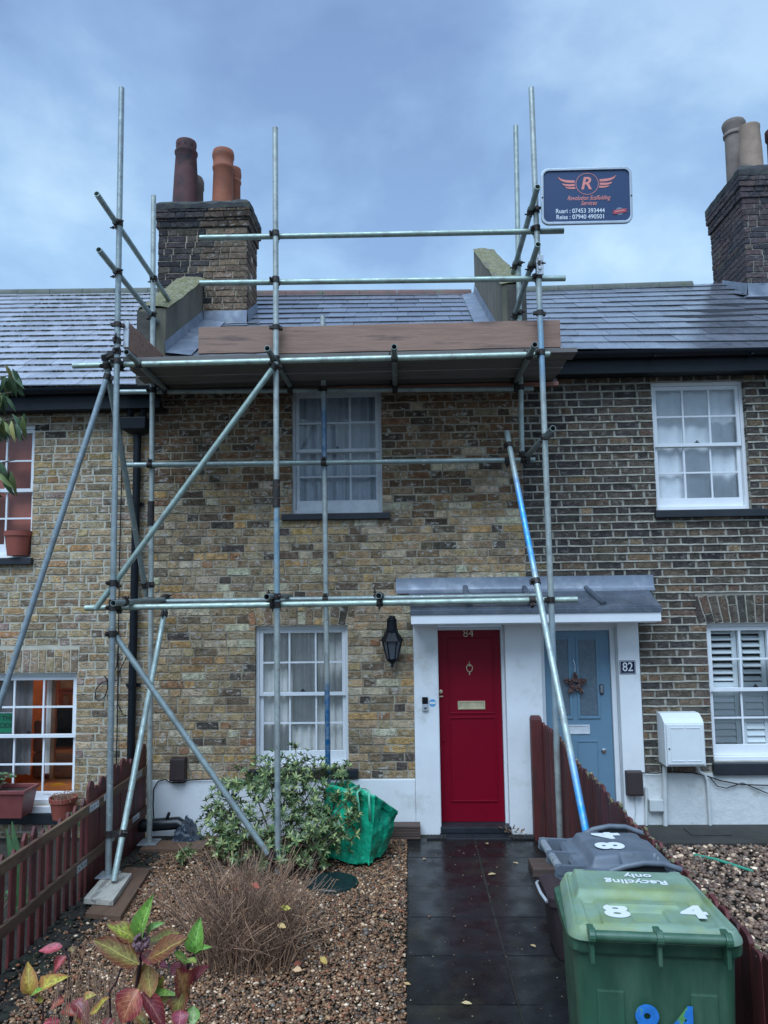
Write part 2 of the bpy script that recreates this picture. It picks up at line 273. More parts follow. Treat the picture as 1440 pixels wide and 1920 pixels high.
def painted_tube(name, bands, col=(.03, .27, .58)):
    """galvanised tube with bands of sprayed blue paint, bands = [(z0, z1, soft)]"""
    mt = M['steel'].copy(); mt.name = name; nt = mt.node_tree; N = nt.nodes.new; L = nt.links.new
    b = nt.nodes['Principled BSDF']; src = b.inputs['Base Color'].links[0].from_socket
    geo = N('ShaderNodeNewGeometry'); sp = N('ShaderNodeSeparateXYZ'); L(geo.outputs['Position'], sp.inputs[0])
    nz = N('ShaderNodeTexNoise'); nz.inputs['Scale'].default_value = 22; nz.inputs['Detail'].default_value = 4; L(geo.outputs['Position'], nz.inputs['Vector'])
    acc = None
    for z0, z1, s, k in bands:
        a = N('ShaderNodeMapRange'); a.inputs['From Min'].default_value = z0-s; a.inputs['From Max'].default_value = z0+s; L(sp.outputs[2], a.inputs[0])
        c = N('ShaderNodeMapRange'); c.inputs['From Min'].default_value = z1+s; c.inputs['From Max'].default_value = z1-s; L(sp.outputs[2], c.inputs[0])
        mu = N('ShaderNodeMath'); mu.operation = 'MULTIPLY'; L(a.outputs[0], mu.inputs[0]); L(c.outputs[0], mu.inputs[1])
        mk_ = N('ShaderNodeMath'); mk_.operation = 'MULTIPLY'; L(mu.outputs[0], mk_.inputs[0]); mk_.inputs[1].default_value = k
        if acc is None: acc = mk_.outputs[0]
        else:
            mm = N('ShaderNodeMath'); mm.operation = 'MAXIMUM'; L(acc, mm.inputs[0]); L(mk_.outputs[0], mm.inputs[1]); acc = mm.outputs[0]
    nr = N('ShaderNodeMapRange'); nr.inputs['From Min'].default_value = .3; nr.inputs['From Max'].default_value = .6; nr.inputs['To Min'].default_value = .45; L(nz.outputs[0], nr.inputs[0])
    f = N('ShaderNodeMath'); f.operation = 'MULTIPLY'; L(acc, f.inputs[0]); L(nr.outputs[0], f.inputs[1])
    mx = N('ShaderNodeMix'); mx.data_type = 'RGBA'; L(f.outputs[0], mx.inputs[0]); L(src, mx.inputs[6]); mx.inputs[7].default_value = (*col, 1)
    L(mx.outputs[2], b.inputs['Base Color'])
    return mt

# ------------------------------------------------------------------ things, parts, mesh builder
def thing(name, label, cat, loc=(0, 0, 0), group=None):
    o = bpy.data.objects.new(name, None); COL.objects.link(o); o.location = loc; o.empty_display_size = .2
    o['label'] = label; o['category'] = cat
    if group: o['group'] = group
    return o
def tag(o, label, cat, group=None):
    o['label'] = label; o['category'] = cat
    if group: o['group'] = group
    return o
def setparent(o, p):
    if p is None: return
    o.parent = p
    if p.type == 'EMPTY': o.matrix_parent_inverse = Matrix.Translation(-Vector(p.location))
def addcol(me, c=(1, 1, 1)):
    a = me.color_attributes.new('col', 'FLOAT_COLOR', 'POINT')
    a.data.foreach_set('color', np.tile(np.array([*c, 1.0], np.float32), len(me.vertices)))
class B:
    def __init__(s): s.v = []; s.f = []
    def add(s, vs, fs):
        k = len(s.v); s.v += [tuple(x) for x in vs]; s.f += [tuple(i+k for i in f) for f in fs]; return s
    def box(s, x0, x1, y0, y1, z0, z1):
        return s.add([(x0, y0, z0), (x1, y0, z0), (x1, y1, z0), (x0, y1, z0), (x0, y0, z1), (x1, y0, z1), (x1, y1, z1), (x0, y1, z1)],
                     [(3, 2, 1, 0), (4, 5, 6, 7), (0, 1, 5, 4), (1, 2, 6, 5), (2, 3, 7, 6), (3, 0, 4, 7)])
    def obox(s, c, ax, ay, az):      # centre and three half-axis vectors
        c = Vector(c); ax = Vector(ax); ay = Vector(ay); az = Vector(az)
        return s.add([c-ax-ay-az, c+ax-ay-az, c+ax+ay-az, c-ax+ay-az, c-ax-ay+az, c+ax-ay+az, c+ax+ay+az, c-ax+ay+az],
                     [(3, 2, 1, 0), (4, 5, 6, 7), (0, 1, 5, 4), (1, 2, 6, 5), (2, 3, 7, 6), (3, 0, 4, 7)])
    def tube(s, p0, p1, r, n=12, r1=None, cap=True, hollow=0.0):
        p0 = Vector(p0); p1 = Vector(p1); d = (p1-p0).normalized(); r1 = r if r1 is None else r1
        a = d.orthogonal().normalized(); b = d.cross(a)
        ring = lambda p, rr: [p+rr*(math.cos(t*2*math.pi/n)*a+math.sin(t*2*math.pi/n)*b) for t in range(n)]
        vs = ring(p0, r)+ring(p1, r1); fs = [(i, (i+1) % n, n+(i+1) % n, n+i) for i in range(n)]
        if hollow:
            ri = r-hollow
            vs += ring(p0, ri)+ring(p1, ri)+ring(p0+d*.14, ri)+ring(p1-d*.14, ri)
            for i in range(n):
                j = (i+1) % n
                fs += [(j, i, 2*n+i, 2*n+j), (n+i, n+j, 3*n+j, 3*n+i), (2*n+j, 2*n+i, 4*n+i, 4*n+j), (3*n+i, 3*n+j, 5*n+j, 5*n+i)]
            fs += [tuple(range(4*n, 5*n))[::-1], tuple(range(5*n, 6*n))]
        elif cap: fs += [tuple(range(n))[::-1], tuple(range(n, 2*n))]
        return s.add(vs, fs)
    def path(s, pts, r, n=6, taper=1.0, cap=True):
        pts = [Vector(p) for p in pts]; m_ = len(pts); vs = []; fs = []
        a = None
        for i, p in enumerate(pts):
            d = (pts[min(i+1, m_-1)]-pts[max(i-1, 0)]).normalized()
            if a is None: a = d.orthogonal().normalized()
            a = (a-d*a.dot(d)); a = a.normalized() if a.length > 1e-6 else d.orthogonal().normalized(); b = d.cross(a)
            rr = r*(1+(taper-1)*i/max(1, m_-1))
            vs += [p+rr*(math.cos(t*2*math.pi/n)*a+math.sin(t*2*math.pi/n)*b) for t in range(n)]
        for k in range(m_-1):
            for i in range(n): fs.append((k*n+i, k*n+(i+1) % n, (k+1)*n+(i+1) % n, (k+1)*n+i))
        if cap: fs += [tuple(range(n))[::-1], tuple(range((m_-1)*n, m_*n))]
        return s.add(vs, fs)
    def lathe(s, prof, c, n=20, axis=(0, 0, 1), cap=True, twist=0):
        c = Vector(c); d = Vector(axis).normalized(); a = d.orthogonal().normalized() if abs(d.z) < .99 else Vector((1, 0, 0)); b = d.cross(a); vs = []; fs = []
        for r, h in prof: vs += [c+d*h+r*(math.cos(t*2*math.pi/n+twist)*a+math.sin(t*2*math.pi/n+twist)*b) for t in range(n)]
        for k in range(len(prof)-1):
            for i in range(n): fs.append((k*n+i, k*n+(i+1) % n, (k+1)*n+(i+1) % n, (k+1)*n+i))
        if cap: fs += [tuple(range(n))[::-1], tuple(range((len(prof)-1)*n, len(prof)*n))]
        return s.add(vs, fs)
    def prism(s, poly, off):         # 3D polygon extruded by a vector
        n = len(poly); off = Vector(off); vs = [Vector(p) for p in poly]+[Vector(p)+off for p in poly]
        return s.add(vs, [tuple(range(n))[::-1], tuple(range(n, 2*n))]+[(i, (i+1) % n, n+(i+1) % n, n+i) for i in range(n)])
    def build(s, name, mat, parent=None, smooth=0, bev=0.0, segs=2, kind=None, mtx=None):
        me = bpy.data.meshes.new(name); me.from_pydata([tuple(v) for v in s.v], [], s.f); me.materials.append(mat)
        bm = bmesh.new(); bm.from_mesh(me); bmesh.ops.recalc_face_normals(bm, faces=bm.faces)
        if bev:
            bmesh.ops.bevel(bm, geom=[e for e in bm.edges if e.is_manifold and e.calc_face_angle(0) > .5], offset=bev, segments=segs, affect='EDGES', profile=.6, clamp_overlap=True)
        bm.to_mesh(me); bm.free()
        addcol(me)
        if smooth:
            for p in me.polygons: p.use_smooth = True
            me.set_sharp_from_angle(angle=math.radians(smooth))
        o = bpy.data.objects.new(name, me); COL.objects.link(o); setparent(o, parent)
        if mtx is not None: o.matrix_basis = mtx
        if kind: o['kind'] = kind
        return o

class Pieces:
    """alike pieces: the ones showing largest become objects, the rest one joined part"""
    def __init__(s, name, rest, parent, mat, limit=300): s.n = name; s.rest = rest; s.p = parent; s.mat = mat; s.l = limit; s.items = []
    def add(s, me, mtx, col, w, h, parent=None, bias=1.0):
        c = mtx @ Vector((0, 0, h/2)); q = proj(c); sc = 0
        if q and -5 < q[0] < 1445 and -5 < q[1] < 1925: sc = w*h*(FPX/q[2])**2*bias
        s.items.append((sc, me, mtx, col, parent or s.p))
    def finish(s):
        s.items.sort(key=lambda t: -t[0])
        rest = []
        for i, (sc, me, mtx, col, par) in enumerate(s.items):
            if i < s.l and sc > 0:
                o = bpy.data.objects.new(s.n, me); COL.objects.link(o); setparent(o, par); o.matrix_basis = mtx; o.color = (tuple(col)+(1,))[:4]
            else: rest.append((me, mtx, col))
        if rest:
            V = []; F = []; C = []; k = 0; cache = {}
            for me, mtx, col in rest:
                if me.name not in cache:
                    a = np.empty(len(me.vertices)*3, np.float32); me.vertices.foreach_get('co', a)
                    cache[me.name] = (a.reshape(-1, 3), [tuple(p.vertices) for p in me.polygons])
                a, fs = cache[me.name]; mm = np.array(mtx, np.float32)
                V.append(a @ mm[:3, :3].T + mm[:3, 3]); F += [tuple(x+k for x in f) for f in fs]; k += len(a)
                C.append(np.tile(np.array((tuple(col)+(1,))[:4], np.float32), (len(a), 1)))
            me = bpy.data.meshes.new(s.rest); me.from_pydata(np.concatenate(V).tolist(), [], F); me.materials.append(s.mat)
            at_ = me.color_attributes.new('col', 'FLOAT_COLOR', 'POINT'); at_.data.foreach_set('color', np.concatenate(C).ravel())
            o = bpy.data.objects.new(s.rest, me); COL.objects.link(o); setparent(o, s.p); o['kind'] = 'stuff'

def text_obj(name, s, size, mat, mtx, parent=None, ext=.001, align='CENTER', shear=0.0, off=0.0, xs=1.0):
    cu = bpy.data.curves.new('t', 'FONT'); cu.body = s; cu.size = size; cu.extrude = ext; cu.align_x = align; cu.align_y = 'CENTER'; cu.shear = shear; cu.offset = off
    t = bpy.data.objects.new('t', cu); COL.objects.link(t)
    dg = bpy.context.evaluated_depsgraph_get(); me = bpy.data.meshes.new_from_object(t.evaluated_get(dg)); bpy.data.objects.remove(t)
    me.materials.clear(); me.materials.append(mat); addcol(me)
    if xs != 1: me.transform(Matrix.Diagonal((xs, 1, 1, 1)))
    o = bpy.data.objects.new(name, me); COL.objects.link(o); setparent(o, parent); o.matrix_basis = mtx
    return o
def frame_mtx(o, x, y, z):
    mm = Matrix.Identity(4)
    for i in range(3): mm[i][0], mm[i][1], mm[i][2], mm[i][3] = x[i], y[i], z[i], o[i]
    return mm
FACE = lambda p: frame_mtx(Vector(p), Vector((1, 0, 0)), Vector((0, 0, 1)), Vector((0, -1, 0)))   # text on a wall facing the street
# ================================================================== brickwork
WALL = 7.32
def brick_variant(w, h, d, seed):
    r = random.Random(seed); pts = []
    nx = 3 if w > .15 else 2
    for i in range(nx): pts.append((-w/2+w*i/nx, 0))
    pts.append((w/2, 0))
    pts.append((w/2, h*.5))
    for i in range(nx): pts.append((w/2-w*i/nx, h))
    pts.append((-w/2, h)); pts.append((-w/2, h*.5))
    P = [(x+r.uniform(-.0035, .0035), z+r.uniform(-.0036, .0036)) for x, z in pts]
    n = len(P); cx = 0; cz = h/2
    def ins(p, k): dx = p[0]-cx; dz = p[1]-cz; return (p[0]-math.copysign(min(k, abs(dx)), dx), p[1]-math.copysign(min(k, abs(dz)), dz))
    V = [(*[ins(p, r.uniform(.002, .0055))[0]], r.uniform(-.001, .001), ins(p, r.uniform(.002, .005))[1]) for p in P]
    V += [(p[0], .004+r.uniform(0, .002), p[1]) for p in P]+[(p[0], d, p[1]) for p in P]
    F = [tuple(range(n))]+[(n+i, n+(i+1) % n, (i+1) % n, i) for i in range(n)]+[(2*n+i, 2*n+(i+1) % n, n+(i+1) % n, n+i) for i in range(n)]
    me = bpy.data.meshes.new('brick'); me.from_pydata(V, [], F); me.materials.append(M['brick'])
    bm = bmesh.new(); bm.from_mesh(me); bmesh.ops.recalc_face_normals(bm, faces=bm.faces)
    # open back: make sure the face points to -Y
    bm.faces.ensure_lookup_table()
    if bm.faces[0].normal.y > 0: bmesh.ops.reverse_faces(bm, faces=bm.faces)
    bm.to_mesh(me); bm.free(); addcol(me); return me
BS = [brick_variant(.215, .065, .05, 100+i) for i in range(7)]
BH = [brick_variant(.1025, .065, .05, 200+i) for i in range(6)]

def cut_segments(segs, blocked, za, zb):
    for (u0, u1, b0, b1) in blocked:
        out = []
        for (a, b, lo, hi) in segs:
            ov = min(hi, b1)-max(lo, b0)
            if b <= u0 or a >= u1 or ov <= .001: out.append((a, b, lo, hi)); continue
            if a < u0: out.append((a, u0, lo, hi))
            if b > u1: out.append((u1, b, lo, hi))
            if ov < .62*(zb-za):           # course is only trimmed by the opening
                ma, mb = max(a, u0), min(b, u1)
                if b0 > lo: out.append((ma, mb, lo, b0-.004))
                elif b1 < hi: out.append((ma, mb, b1+.004, hi))
        segs = out
    return segs
def brick_wall(P, O, u, n, umin, umax, z0, z1, blocked, colfn, course=.0755, joint=.011, proud=.005, seed=0, parent=None, bias=1.0):
    r = random.Random(seed); O = Vector(O); u = Vector(u); n = Vector(n); k = 0
    zc = z0
    while zc < z1-.02:
        lo, hi = zc+joint/2, min(zc+course-joint/2, z1)
        segs = cut_segments([(umin, umax, lo, hi)], blocked, lo, hi)
        cuts = []; x = umin-.34*r.random()-(.169 if k % 2 else 0); t = k % 2
        mode = r.random()
        while x < umax:
            w = (.215 if t == 0 else .1025)+r.uniform(-.007, .007)
            cuts.append((x, x+w)); x += w+joint+r.uniform(-.002, .004)
            t = 1-t
            if mode < .3 and r.random() < .4: t = 0
        for (a, b, l, h) in segs:
            ps = [[max(a, p), min(b, q)] for p, q in cuts if q > a+.004 and p < b-.004]
            if not ps: continue
            if len(ps) > 1 and ps[0][1]-ps[0][0] < .045: ps[1][0] = ps[0][0]; ps.pop(0)
            if len(ps) > 1 and ps[-1][1]-ps[-1][0] < .045: ps[-2][1] = ps[-1][1]; ps.pop()
            ps[0][0] = a; ps[-1][1] = b
            for p, q in ps:
                w = q-p
                if w < .012 or h-l < .012: continue
                big = w > .155; me = r.choice(BS if big else BH)
                c = O+u*((p+q)/2)+Vector((0, 0, l+r.uniform(-.0012, .0012)))+n*(proud+r.uniform(-.003, .003))
                ang = r.uniform(-.006, .006)
                X = (u*math.cos(ang)+Vector((0, 0, 1))*math.sin(ang)); Z = (Vector((0, 0, 1))*math.cos(ang)-u*math.sin(ang))
                mt = frame_mtx(c, X*(w/(.215 if big else .1025)), -n, Z*((h-l)/.065))
                P.add(me, mt, colfn(r, (p+q)/2, (l+h)/2), w, h-l, parent, bias)
        zc += course; k += 1
def soldier_arch(P, O, u, n, u0, u1, z0, h, count, fan, colfn, proud=.006, seed=3):
    r = random.Random(seed); O = Vector(O); u = Vector(u); n = Vector(n)
    for i in range(count):
        f = (i+.5)/count; a = -fan*(f-.5)*2
        w = (u1-u0)/count-.010
        X = u*math.cos(a)+Vector((0, 0, 1))*math.sin(a)*1; Z = Vector((0, 0, 1))*math.cos(a)-u*math.sin(a)
        base = O+u*(u0+(u1-u0)*f)+Vector((0, 0, z0))
        hs = [(0, h)] if r.random() < .45 else ([(0, h*.34), (h*.34, h)] if r.random() < .5 else [(0, h*.65), (h*.65, h)])
        for q0, q1 in hs:
            L_ = q1-q0-.010; wid = w*(1+.24*(q0+q1)/2/h*abs(fan))
            # a brick stood on end: long axis along Z'
            me = r.choice(BS if L_ > .15 else BH); bl = .215 if L_ > .15 else .1025
            ctr = base+Z*((q0+q1)/2)-X*(-wid/2)+n*proud
            mt = frame_mtx(ctr, Z*(L_/bl), -n, -X*(wid/.065))
            P.add(me, mt, colfn(r, u0+(u1-u0)*f, z0), L_, wid)
def mortar(name, mat, parent, O, u, n, umin, umax, z0, z1, blocked, depth=.13):
    us = sorted({umin, umax, *[min(max(v, umin), umax) for b in blocked for v in b[:2]]}); zs = sorted({z0, z1, *[min(max(v, z0), z1) for b in blocked for v in b[2:]]})
    O = Vector(O); u = Vector(u); n = Vector(n); b = B()
    solid = lambda i, j: 0 <= i < len(us)-1 and 0 <= j < len(zs)-1 and not any(q[0] <= (us[i]+us[i+1])/2 <= q[1] and q[2] <= (zs[j]+zs[j+1])/2 <= q[3] for q in blocked)
    pt = lambda a, z, d=0: O+u*a+Vector((0, 0, z))-n*d
    for i in range(len(us)-1):
        for j in range(len(zs)-1):
            if not solid(i, j): continue
            a0, a1, c0, c1 = us[i], us[i+1], zs[j], zs[j+1]
            b.add([pt(a0, c0), pt(a1, c0), pt(a1, c1), pt(a0, c1)], [(0, 1, 2, 3)])
            for (ii, jj, e) in ((i-1, j, ((a0, c0), (a0, c1))), (i+1, j, ((a1, c0), (a1, c1))), (i, j-1, ((a0, c0), (a1, c0))), (i, j+1, ((a0, c1), (a1, c1)))):
                if not solid(ii, jj):
                    (p, q), (s_, t_) = e
                    b.add([pt(p, q), pt(s_, t_), pt(s_, t_, depth), pt(p, q, depth)], [(0, 1, 2, 3)])
    return b.build(name, mat, parent)

PAL_C = [((.245, .195, .13), 26), ((.22, .19, .145), 24), ((.165, .135, .10), 18), ((.28, .20, .105), 10), ((.34, .31, .255), 13), ((.10, .085, .070), 9), ((.062, .057, .056), 6), ((.205, .13, .082), 4), ((.36, .32, .26), 5)]
PAL_L = [((.27, .225, .16), 30), ((.245, .21, .16), 26), ((.20, .17, .13), 18), ((.29, .225, .135), 8), ((.33, .29, .22), 10), ((.13, .115, .095), 6), ((.25, .165, .10), 3), ((.23, .19, .18), 5)]
PAL_R = [((.088, .076, .066), 34), ((.070, .064, .060), 28), ((.115, .092, .072), 14), ((.05, .048, .050), 18), ((.16, .12, .082), 5), ((.108, .078, .062), 6), ((.19, .15, .10), 1)]
def pick(r, pal, k=1.0, tone=(1.52, 1.27, 1.02)):
    t = r.random()*sum(w for _, w in pal)
    for c, w in pal:
        t -= w
        if t <= 0: break
    j = r.uniform(.82, 1.18)*k
    return tuple(min(.6, x*j*q*r.uniform(.96, 1.04)) for x, q in zip(c, tone))
def col_c(r, u, z):       # darker stocks high up: part soot, part shade under the deck put into colour
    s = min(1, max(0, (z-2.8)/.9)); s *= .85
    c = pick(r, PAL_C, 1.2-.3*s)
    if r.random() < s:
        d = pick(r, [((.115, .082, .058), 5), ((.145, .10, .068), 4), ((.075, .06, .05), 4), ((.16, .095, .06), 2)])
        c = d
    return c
def col_l(r, u, z):
    return pick(r, PAL_L) if r.random() > min(1, max(0, (z-3.6)/.5))*.6 else pick(r, PAL_C, .75)
def col_r(r, u, z):
    t = min(1, max(0, (2.2-z)/.8))
    c = pick(r, PAL_R, .84+.2*t); return (c[0]*.92, c[1]*.98, c[2]*1.06, .22)

# ================================================================== the three houses
XL, XR = -2.50, 1.125             # party lines of the middle house
house_l = thing('terraced_house', 'left-hand yellow brick house with shiny mossy slates and an orange room behind its lower window', 'house', (-4.2, 7.4, 0), 'terraced cottages in one row')
house_c = thing('terraced_house', 'middle brick house behind the scaffolding with the red front door', 'house', (-.7, 7.4, 0), 'terraced cottages in one row')
house_r = thing('terraced_house', 'right-hand dark brick house with raised cream mortar and the pale blue front door', 'house', (3, 7.4, 0), 'terraced cottages in one row')
PB = {h: Pieces('brick', 'brickwork', h, M['brick'], 300) for h in (house_l, house_c, house_r)}
UX, NY = Vector((1, 0, 0)), Vector((0, -1, 0))
Pz = lambda x, y, Y=WALL: at(x, y, Y).z
Px = lambda x, y, Y=WALL: at(x, y, Y).x
TOP_C = 4.42; TOP_L = 4.36; TOP_R = 4.44
# openings (x0, x1, z0, z1) measured on the wall plane
W1 = (Px(547, 850), Px(716, 850), Pz(630, 962), Pz(630, 728))
W2 = (Px(478, 1310), Px(653, 1310), Pz(570, 1440), Pz(570, 1173))
W3 = (Px(1226, 840), Px(1402, 840), Pz(1315, 955), Pz(1310, 714))
W4 = (Px(1331, 1300), Px(1331, 1300)+.93, Pz(1390, 1428), Pz(1390, 1168))
W5 = (Px(62, 920)-.9, Px(62, 920), Pz(40, 1045), Pz(40, 796))
W6 = (Px(142, 1370)-1.0, Px(142, 1370), Pz(100, 1509), Pz(100, 1262))
PORCH = (Px(776, 1300), Px(1203, 1300), -.1, Pz(990, 1112))
PLZ = Pz(600, 1461)               # top of the white plinth, middle house
PLZR = Pz(1320, 1449)

# --- middle house walls
arch2 = (W2[0]-.06, W2[1]+.06, W2[3], W2[3]+.205)
blk_c = [W1, W2, (PORCH[0], XR+.1, -.1, PORCH[3]), (XL, XR, -.1, PLZ)]
O = Vector((0, WALL, 0))
mortar('wall', M['mortar_c'], house_c, O, UX, NY, XL, XR, -.1, TOP_C, blk_c)
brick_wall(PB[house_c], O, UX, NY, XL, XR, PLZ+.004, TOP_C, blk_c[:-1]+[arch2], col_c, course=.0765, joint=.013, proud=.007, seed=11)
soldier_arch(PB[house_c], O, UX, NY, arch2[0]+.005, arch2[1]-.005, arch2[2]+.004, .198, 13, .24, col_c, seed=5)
# --- left house
arch6 = (W6[0]-.02, W6[1]+.012, W6[3], W6[3]+.232)
blk_l = [W5, W6]
mortar('wall', M['mortar_l'], house_l, O, UX, NY, -5.8, XL, -.15, TOP_L, blk_l)
brick_wall(PB[house_l], O, UX, NY, -5.8, XL, 0.02-.075, TOP_L, blk_l+[arch6], col_l, course=.0755, joint=.0145, proud=.006, seed=12)
soldier_arch(PB[house_l], O, UX, NY, arch6[0], arch6[1]-.004, arch6[2]+.003, .226, 13, 0, col_l, seed=6)
# --- right house
arch4 = (W4[0]-.09, W4[1]+.09, W4[3], W4[3]+.27)
blk_r = [W3, W4, (XR-.1, PORCH[1], -.1, PORCH[3]), (XR, 6.2, -.1, PLZR)]
mortar('wall', M['mortar_r'], house_r, O, UX, NY, XR, 6.2, -.1, TOP_R, blk_r)
brick_wall(PB[house_r], O, UX, NY, XR+.004, 6.2, PLZR+.004, TOP_R, blk_r[:-1]+[arch4], col_r, course=.0755, joint=.0155, proud=.004, seed=13)
soldier_arch(PB[house_r], O, UX, NY, arch4[0]+.02, arch4[1]-.02, arch4[2]+.004, .262, 14, .30, col_r, seed=7)
def pointing(parent, z0, z1, course, umin, umax, blocked, seed):
    r = random.Random(seed); b = B(); z = z0
    while z < z1:
        for (a, c, lo, hi) in cut_segments([(umin, umax, z-.006, z+.006)], blocked, z-.006, z+.006):
            n = max(2, int((c-a)/.07)); vs = []; fs = []
            for i in range(n+1):
                x = a+(c-a)*i/n; w = .0062*(r.uniform(.65, 1.2)); zz = z+r.uniform(-.0022, .0022)
                y = WALL-.0095+r.uniform(-.002, .002)
                vs += [(x, WALL+.002, zz+w+.001), (x, y, zz+w), (x, y-.001, zz-w), (x, WALL+.002, zz-w)]
            for i in range(n):
                for q in range(3): fs.append((4*i+q, 4*i+q+1, 4*i+4+q+1, 4*i+4+q))
            b.add(vs, fs)
        z += course
    return b.build('pointing', M['pointing'], parent, kind='stuff')
pointing(house_r, PLZR+.004, TOP_R-.1, .0755, XR+.02, 6.2, blk_r[:-1]+[arch4], 4)

# --- plinths, painted entrance surround
PF = WALL-.022                     # painted masonry stands proud of the brick
b = B()
b.box(XL+.02, PORCH[0], PF, WALL+.12, -.1, PLZ)
b.build('plinth', M['white_wall'], house_c, bev=.008)
pr0, pr1 = Px(1204, 1440), 6.2
B().box(pr0+.012, pr1, PF+.006, WALL+.12, -.1, PLZR).build('plinth', M['white_dirty'], house_r, bev=.012)
SZ = Pz(990, 1166)                 # soffit level
dR = (Px(822, 1350, WALL+.1), Px(942, 1350, WALL+.1)); dB = (Px(1022, 1300, WALL+.1), Px(1146, 1300, WALL+.1))
jl = (Px(823, 1300, PF), Px(949, 1300, PF)); jb = (Px(1016, 1250, PF), Px(1162, 1300, PF))
def pilaster(x0, x1, parent, z0=-.05):
    return B().box(x0, x1, PF, WALL+.2, z0, SZ+.02).build('pilaster', M['white_wall'], parent, bev=.012)
pilaster(PORCH[0]+.001, jl[0], house_c); pilaster(jl[1], jb[0], house_c); pilaster(jb[1], Px(1203, 1300, PF), house_r)
B().box(jl[0], jl[1], PF+.06, WALL+.2, Pz(880, 1172, WALL+.1), SZ+.015).build('door_head', M['white_wall'], house_c)
B().box(jb[0], jb[1], PF+.06, WALL+.2, Pz(1080, 1176, WALL+.1), SZ+.015).build('door_head', M['white_wall'], house_r)

# --- doors
DY = WALL+.10
def door_frame(x0, x1, z0, z1, parent, w=.03):
    b = B(); b.box(x0-w, x0, DY-.03, DY+.06, z0, z1+w).box(x1, x1+w, DY-.03, DY+.06, z0, z1+w).box(x0, x1, DY-.03, DY+.06, z1, z1+w)
    return b.build('door_frame', M['white_gloss'], parent, bev=.004)
rz0, rz1 = Pz(885, 1541, DY), Pz(885, 1181, DY)
red = (lambda b: b.box(dR[0]+.003, dR[1]-.003, DY, DY+.045, rz0, rz1-.003).build('door', M['red_door'], house_c, bev=.003))(B())
def panel_rim(x0, x1, z0, z1, mat, parent, w=.014, d=.010, inner=True):
    b = B()
    for (a, c, e, f) in ((x0, x1, z1-w, z1), (x0, x1, z0, z0+w), (x0, x0+w, z0+w, z1-w), (x1-w, x1, z0+w, z1-w)):
        b.box(a, c, DY-d, DY+.002, e, f)
    return b.build('panel_moulding', mat, parent, bev=.004)
zD = lambda y: Pz(885, y, DY)
panel_rim(Px(840, 1250, DY), Px(926, 1250, DY), zD(1338), zD(1195), M['red_door'], red)
panel_rim(Px(843, 1400, DY), Px(931, 1400, DY), zD(1503), zD(1344), M['red_door'], red)
door_frame(dR[0], dR[1], rz0-.02, rz1, house_c)
# brass furniture on the red door
text_obj('door_number', '84', .105, M['brass'], FACE(at(878, 1188, DY-.006)), red, ext=.004, off=-.002)
kx, kz = Px(880, 1250, DY), zD(1250)
b = B(); b.lathe([(.004, -.012), (.020, -.004), (.024, .0), (.016, .012), (.006, .016)], (kx, DY-.006, kz+.012), 14, axis=(0, 0, 1))
b.path([(kx+.030*math.sin(t)*.95, DY-.012, kz-.012-.036*math.cos(t)) for t in np.linspace(-2.2, 2.2, 17)], .0042, 6)
b.tube((kx, DY-.012, kz-.052), (kx, DY-.012, kz-.075), .006, 8); b.tube((kx, DY-.006, kz+.03), (kx, DY-.006, kz+.05), .003, 6)
b.build('door_knocker', M['brass'], red, smooth=40)
def letterbox(cx, cz, w, h, mat, flap, parent):
    b = B(); t = .014
    for (a, c, e, f) in ((-w/2, w/2, h/2-t, h/2), (-w/2, w/2, -h/2, -h/2+t), (-w/2, -w/2+t, -h/2+t, h/2-t), (w/2-t, w/2, -h/2+t, h/2-t)):
        b.box(cx+a, cx+c, DY-.009, DY+.002, cz+e, cz+f)
    b.box(cx-w/2+t, cx+w/2-t, DY-.004, DY+.002, cz-h/2+t, cz+h/2-t)
    return b.build('letterbox', mat, parent, bev=.002)
letterbox(Px(884, 1323, DY), zD(1322), .26, .078, M['brass'], None, red)
b = B(); hx = dR[0]+.028; hz = zD(1300)
b.lathe([(.018, 0), (.018, .012), (.011, .016), (.011, .03)], (hx, DY, hz+.02), 14, axis=(0, -1, 0)); b.box(hx-.016, hx+.02, DY-.03, DY-.022, hz-.028, hz-.016)
b.build('door_lock', M['brass'], red, smooth=40)
B().lathe([(.013, 0), (.013, .006), (.007, .008)], (dR[0]+.045, DY, zD(1388)), 12, axis=(0, -1, 0)).build('keyhole', M['red_door'], red, smooth=40)
# threshold and step
B().box(jl[0]-.01, jl[1]+.01, PF-.03, DY+.05, rz0-.06, rz0-.004).build('threshold', M['black_stone'], house_c, bev=.008)
B().box(jl[0]-.02, jl[1]+.02, PF-.16, PF+.05, -.02, rz0-.062).build('doorstep', M['black_stone'], house_c, bev=.014)
# the blue door
bz0, bz1 = Pz(1085, 1545, DY), Pz(1085, 1182, DY)
blue = B().box(dB[0]+.003, dB[1]-.003, DY, DY+.045, bz0, bz1-.003).build('door', M['blue_door'], house_r, bev=.003)
door_frame(dB[0], dB[1], bz0-.02, bz1, house_r, .045)
for (xa, xb) in ((1039, 1066), (1086, 1118)):
    panel_rim(Px(xa-5, 1270, DY), Px(xb+5, 1270, DY), zD(1349), zD(1196), M['blue_door'], blue, w=.022, d=.012)
    B().box(Px(xa, 1270, DY), Px(xb, 1270, DY), DY-.004, DY+.003, zD(1343), zD(1202)).build('door_glass', M['obscure'], blue)
    panel_rim(Px(xa-2, 1450, DY), Px(xb+6, 1450, DY), zD(1500), zD(1390), M['blue_door'], blue, w=.012, d=.007)
letterbox(Px(1082, 1370, DY), zD(1369), .24, .085, M['grey_frame'], None, blue)
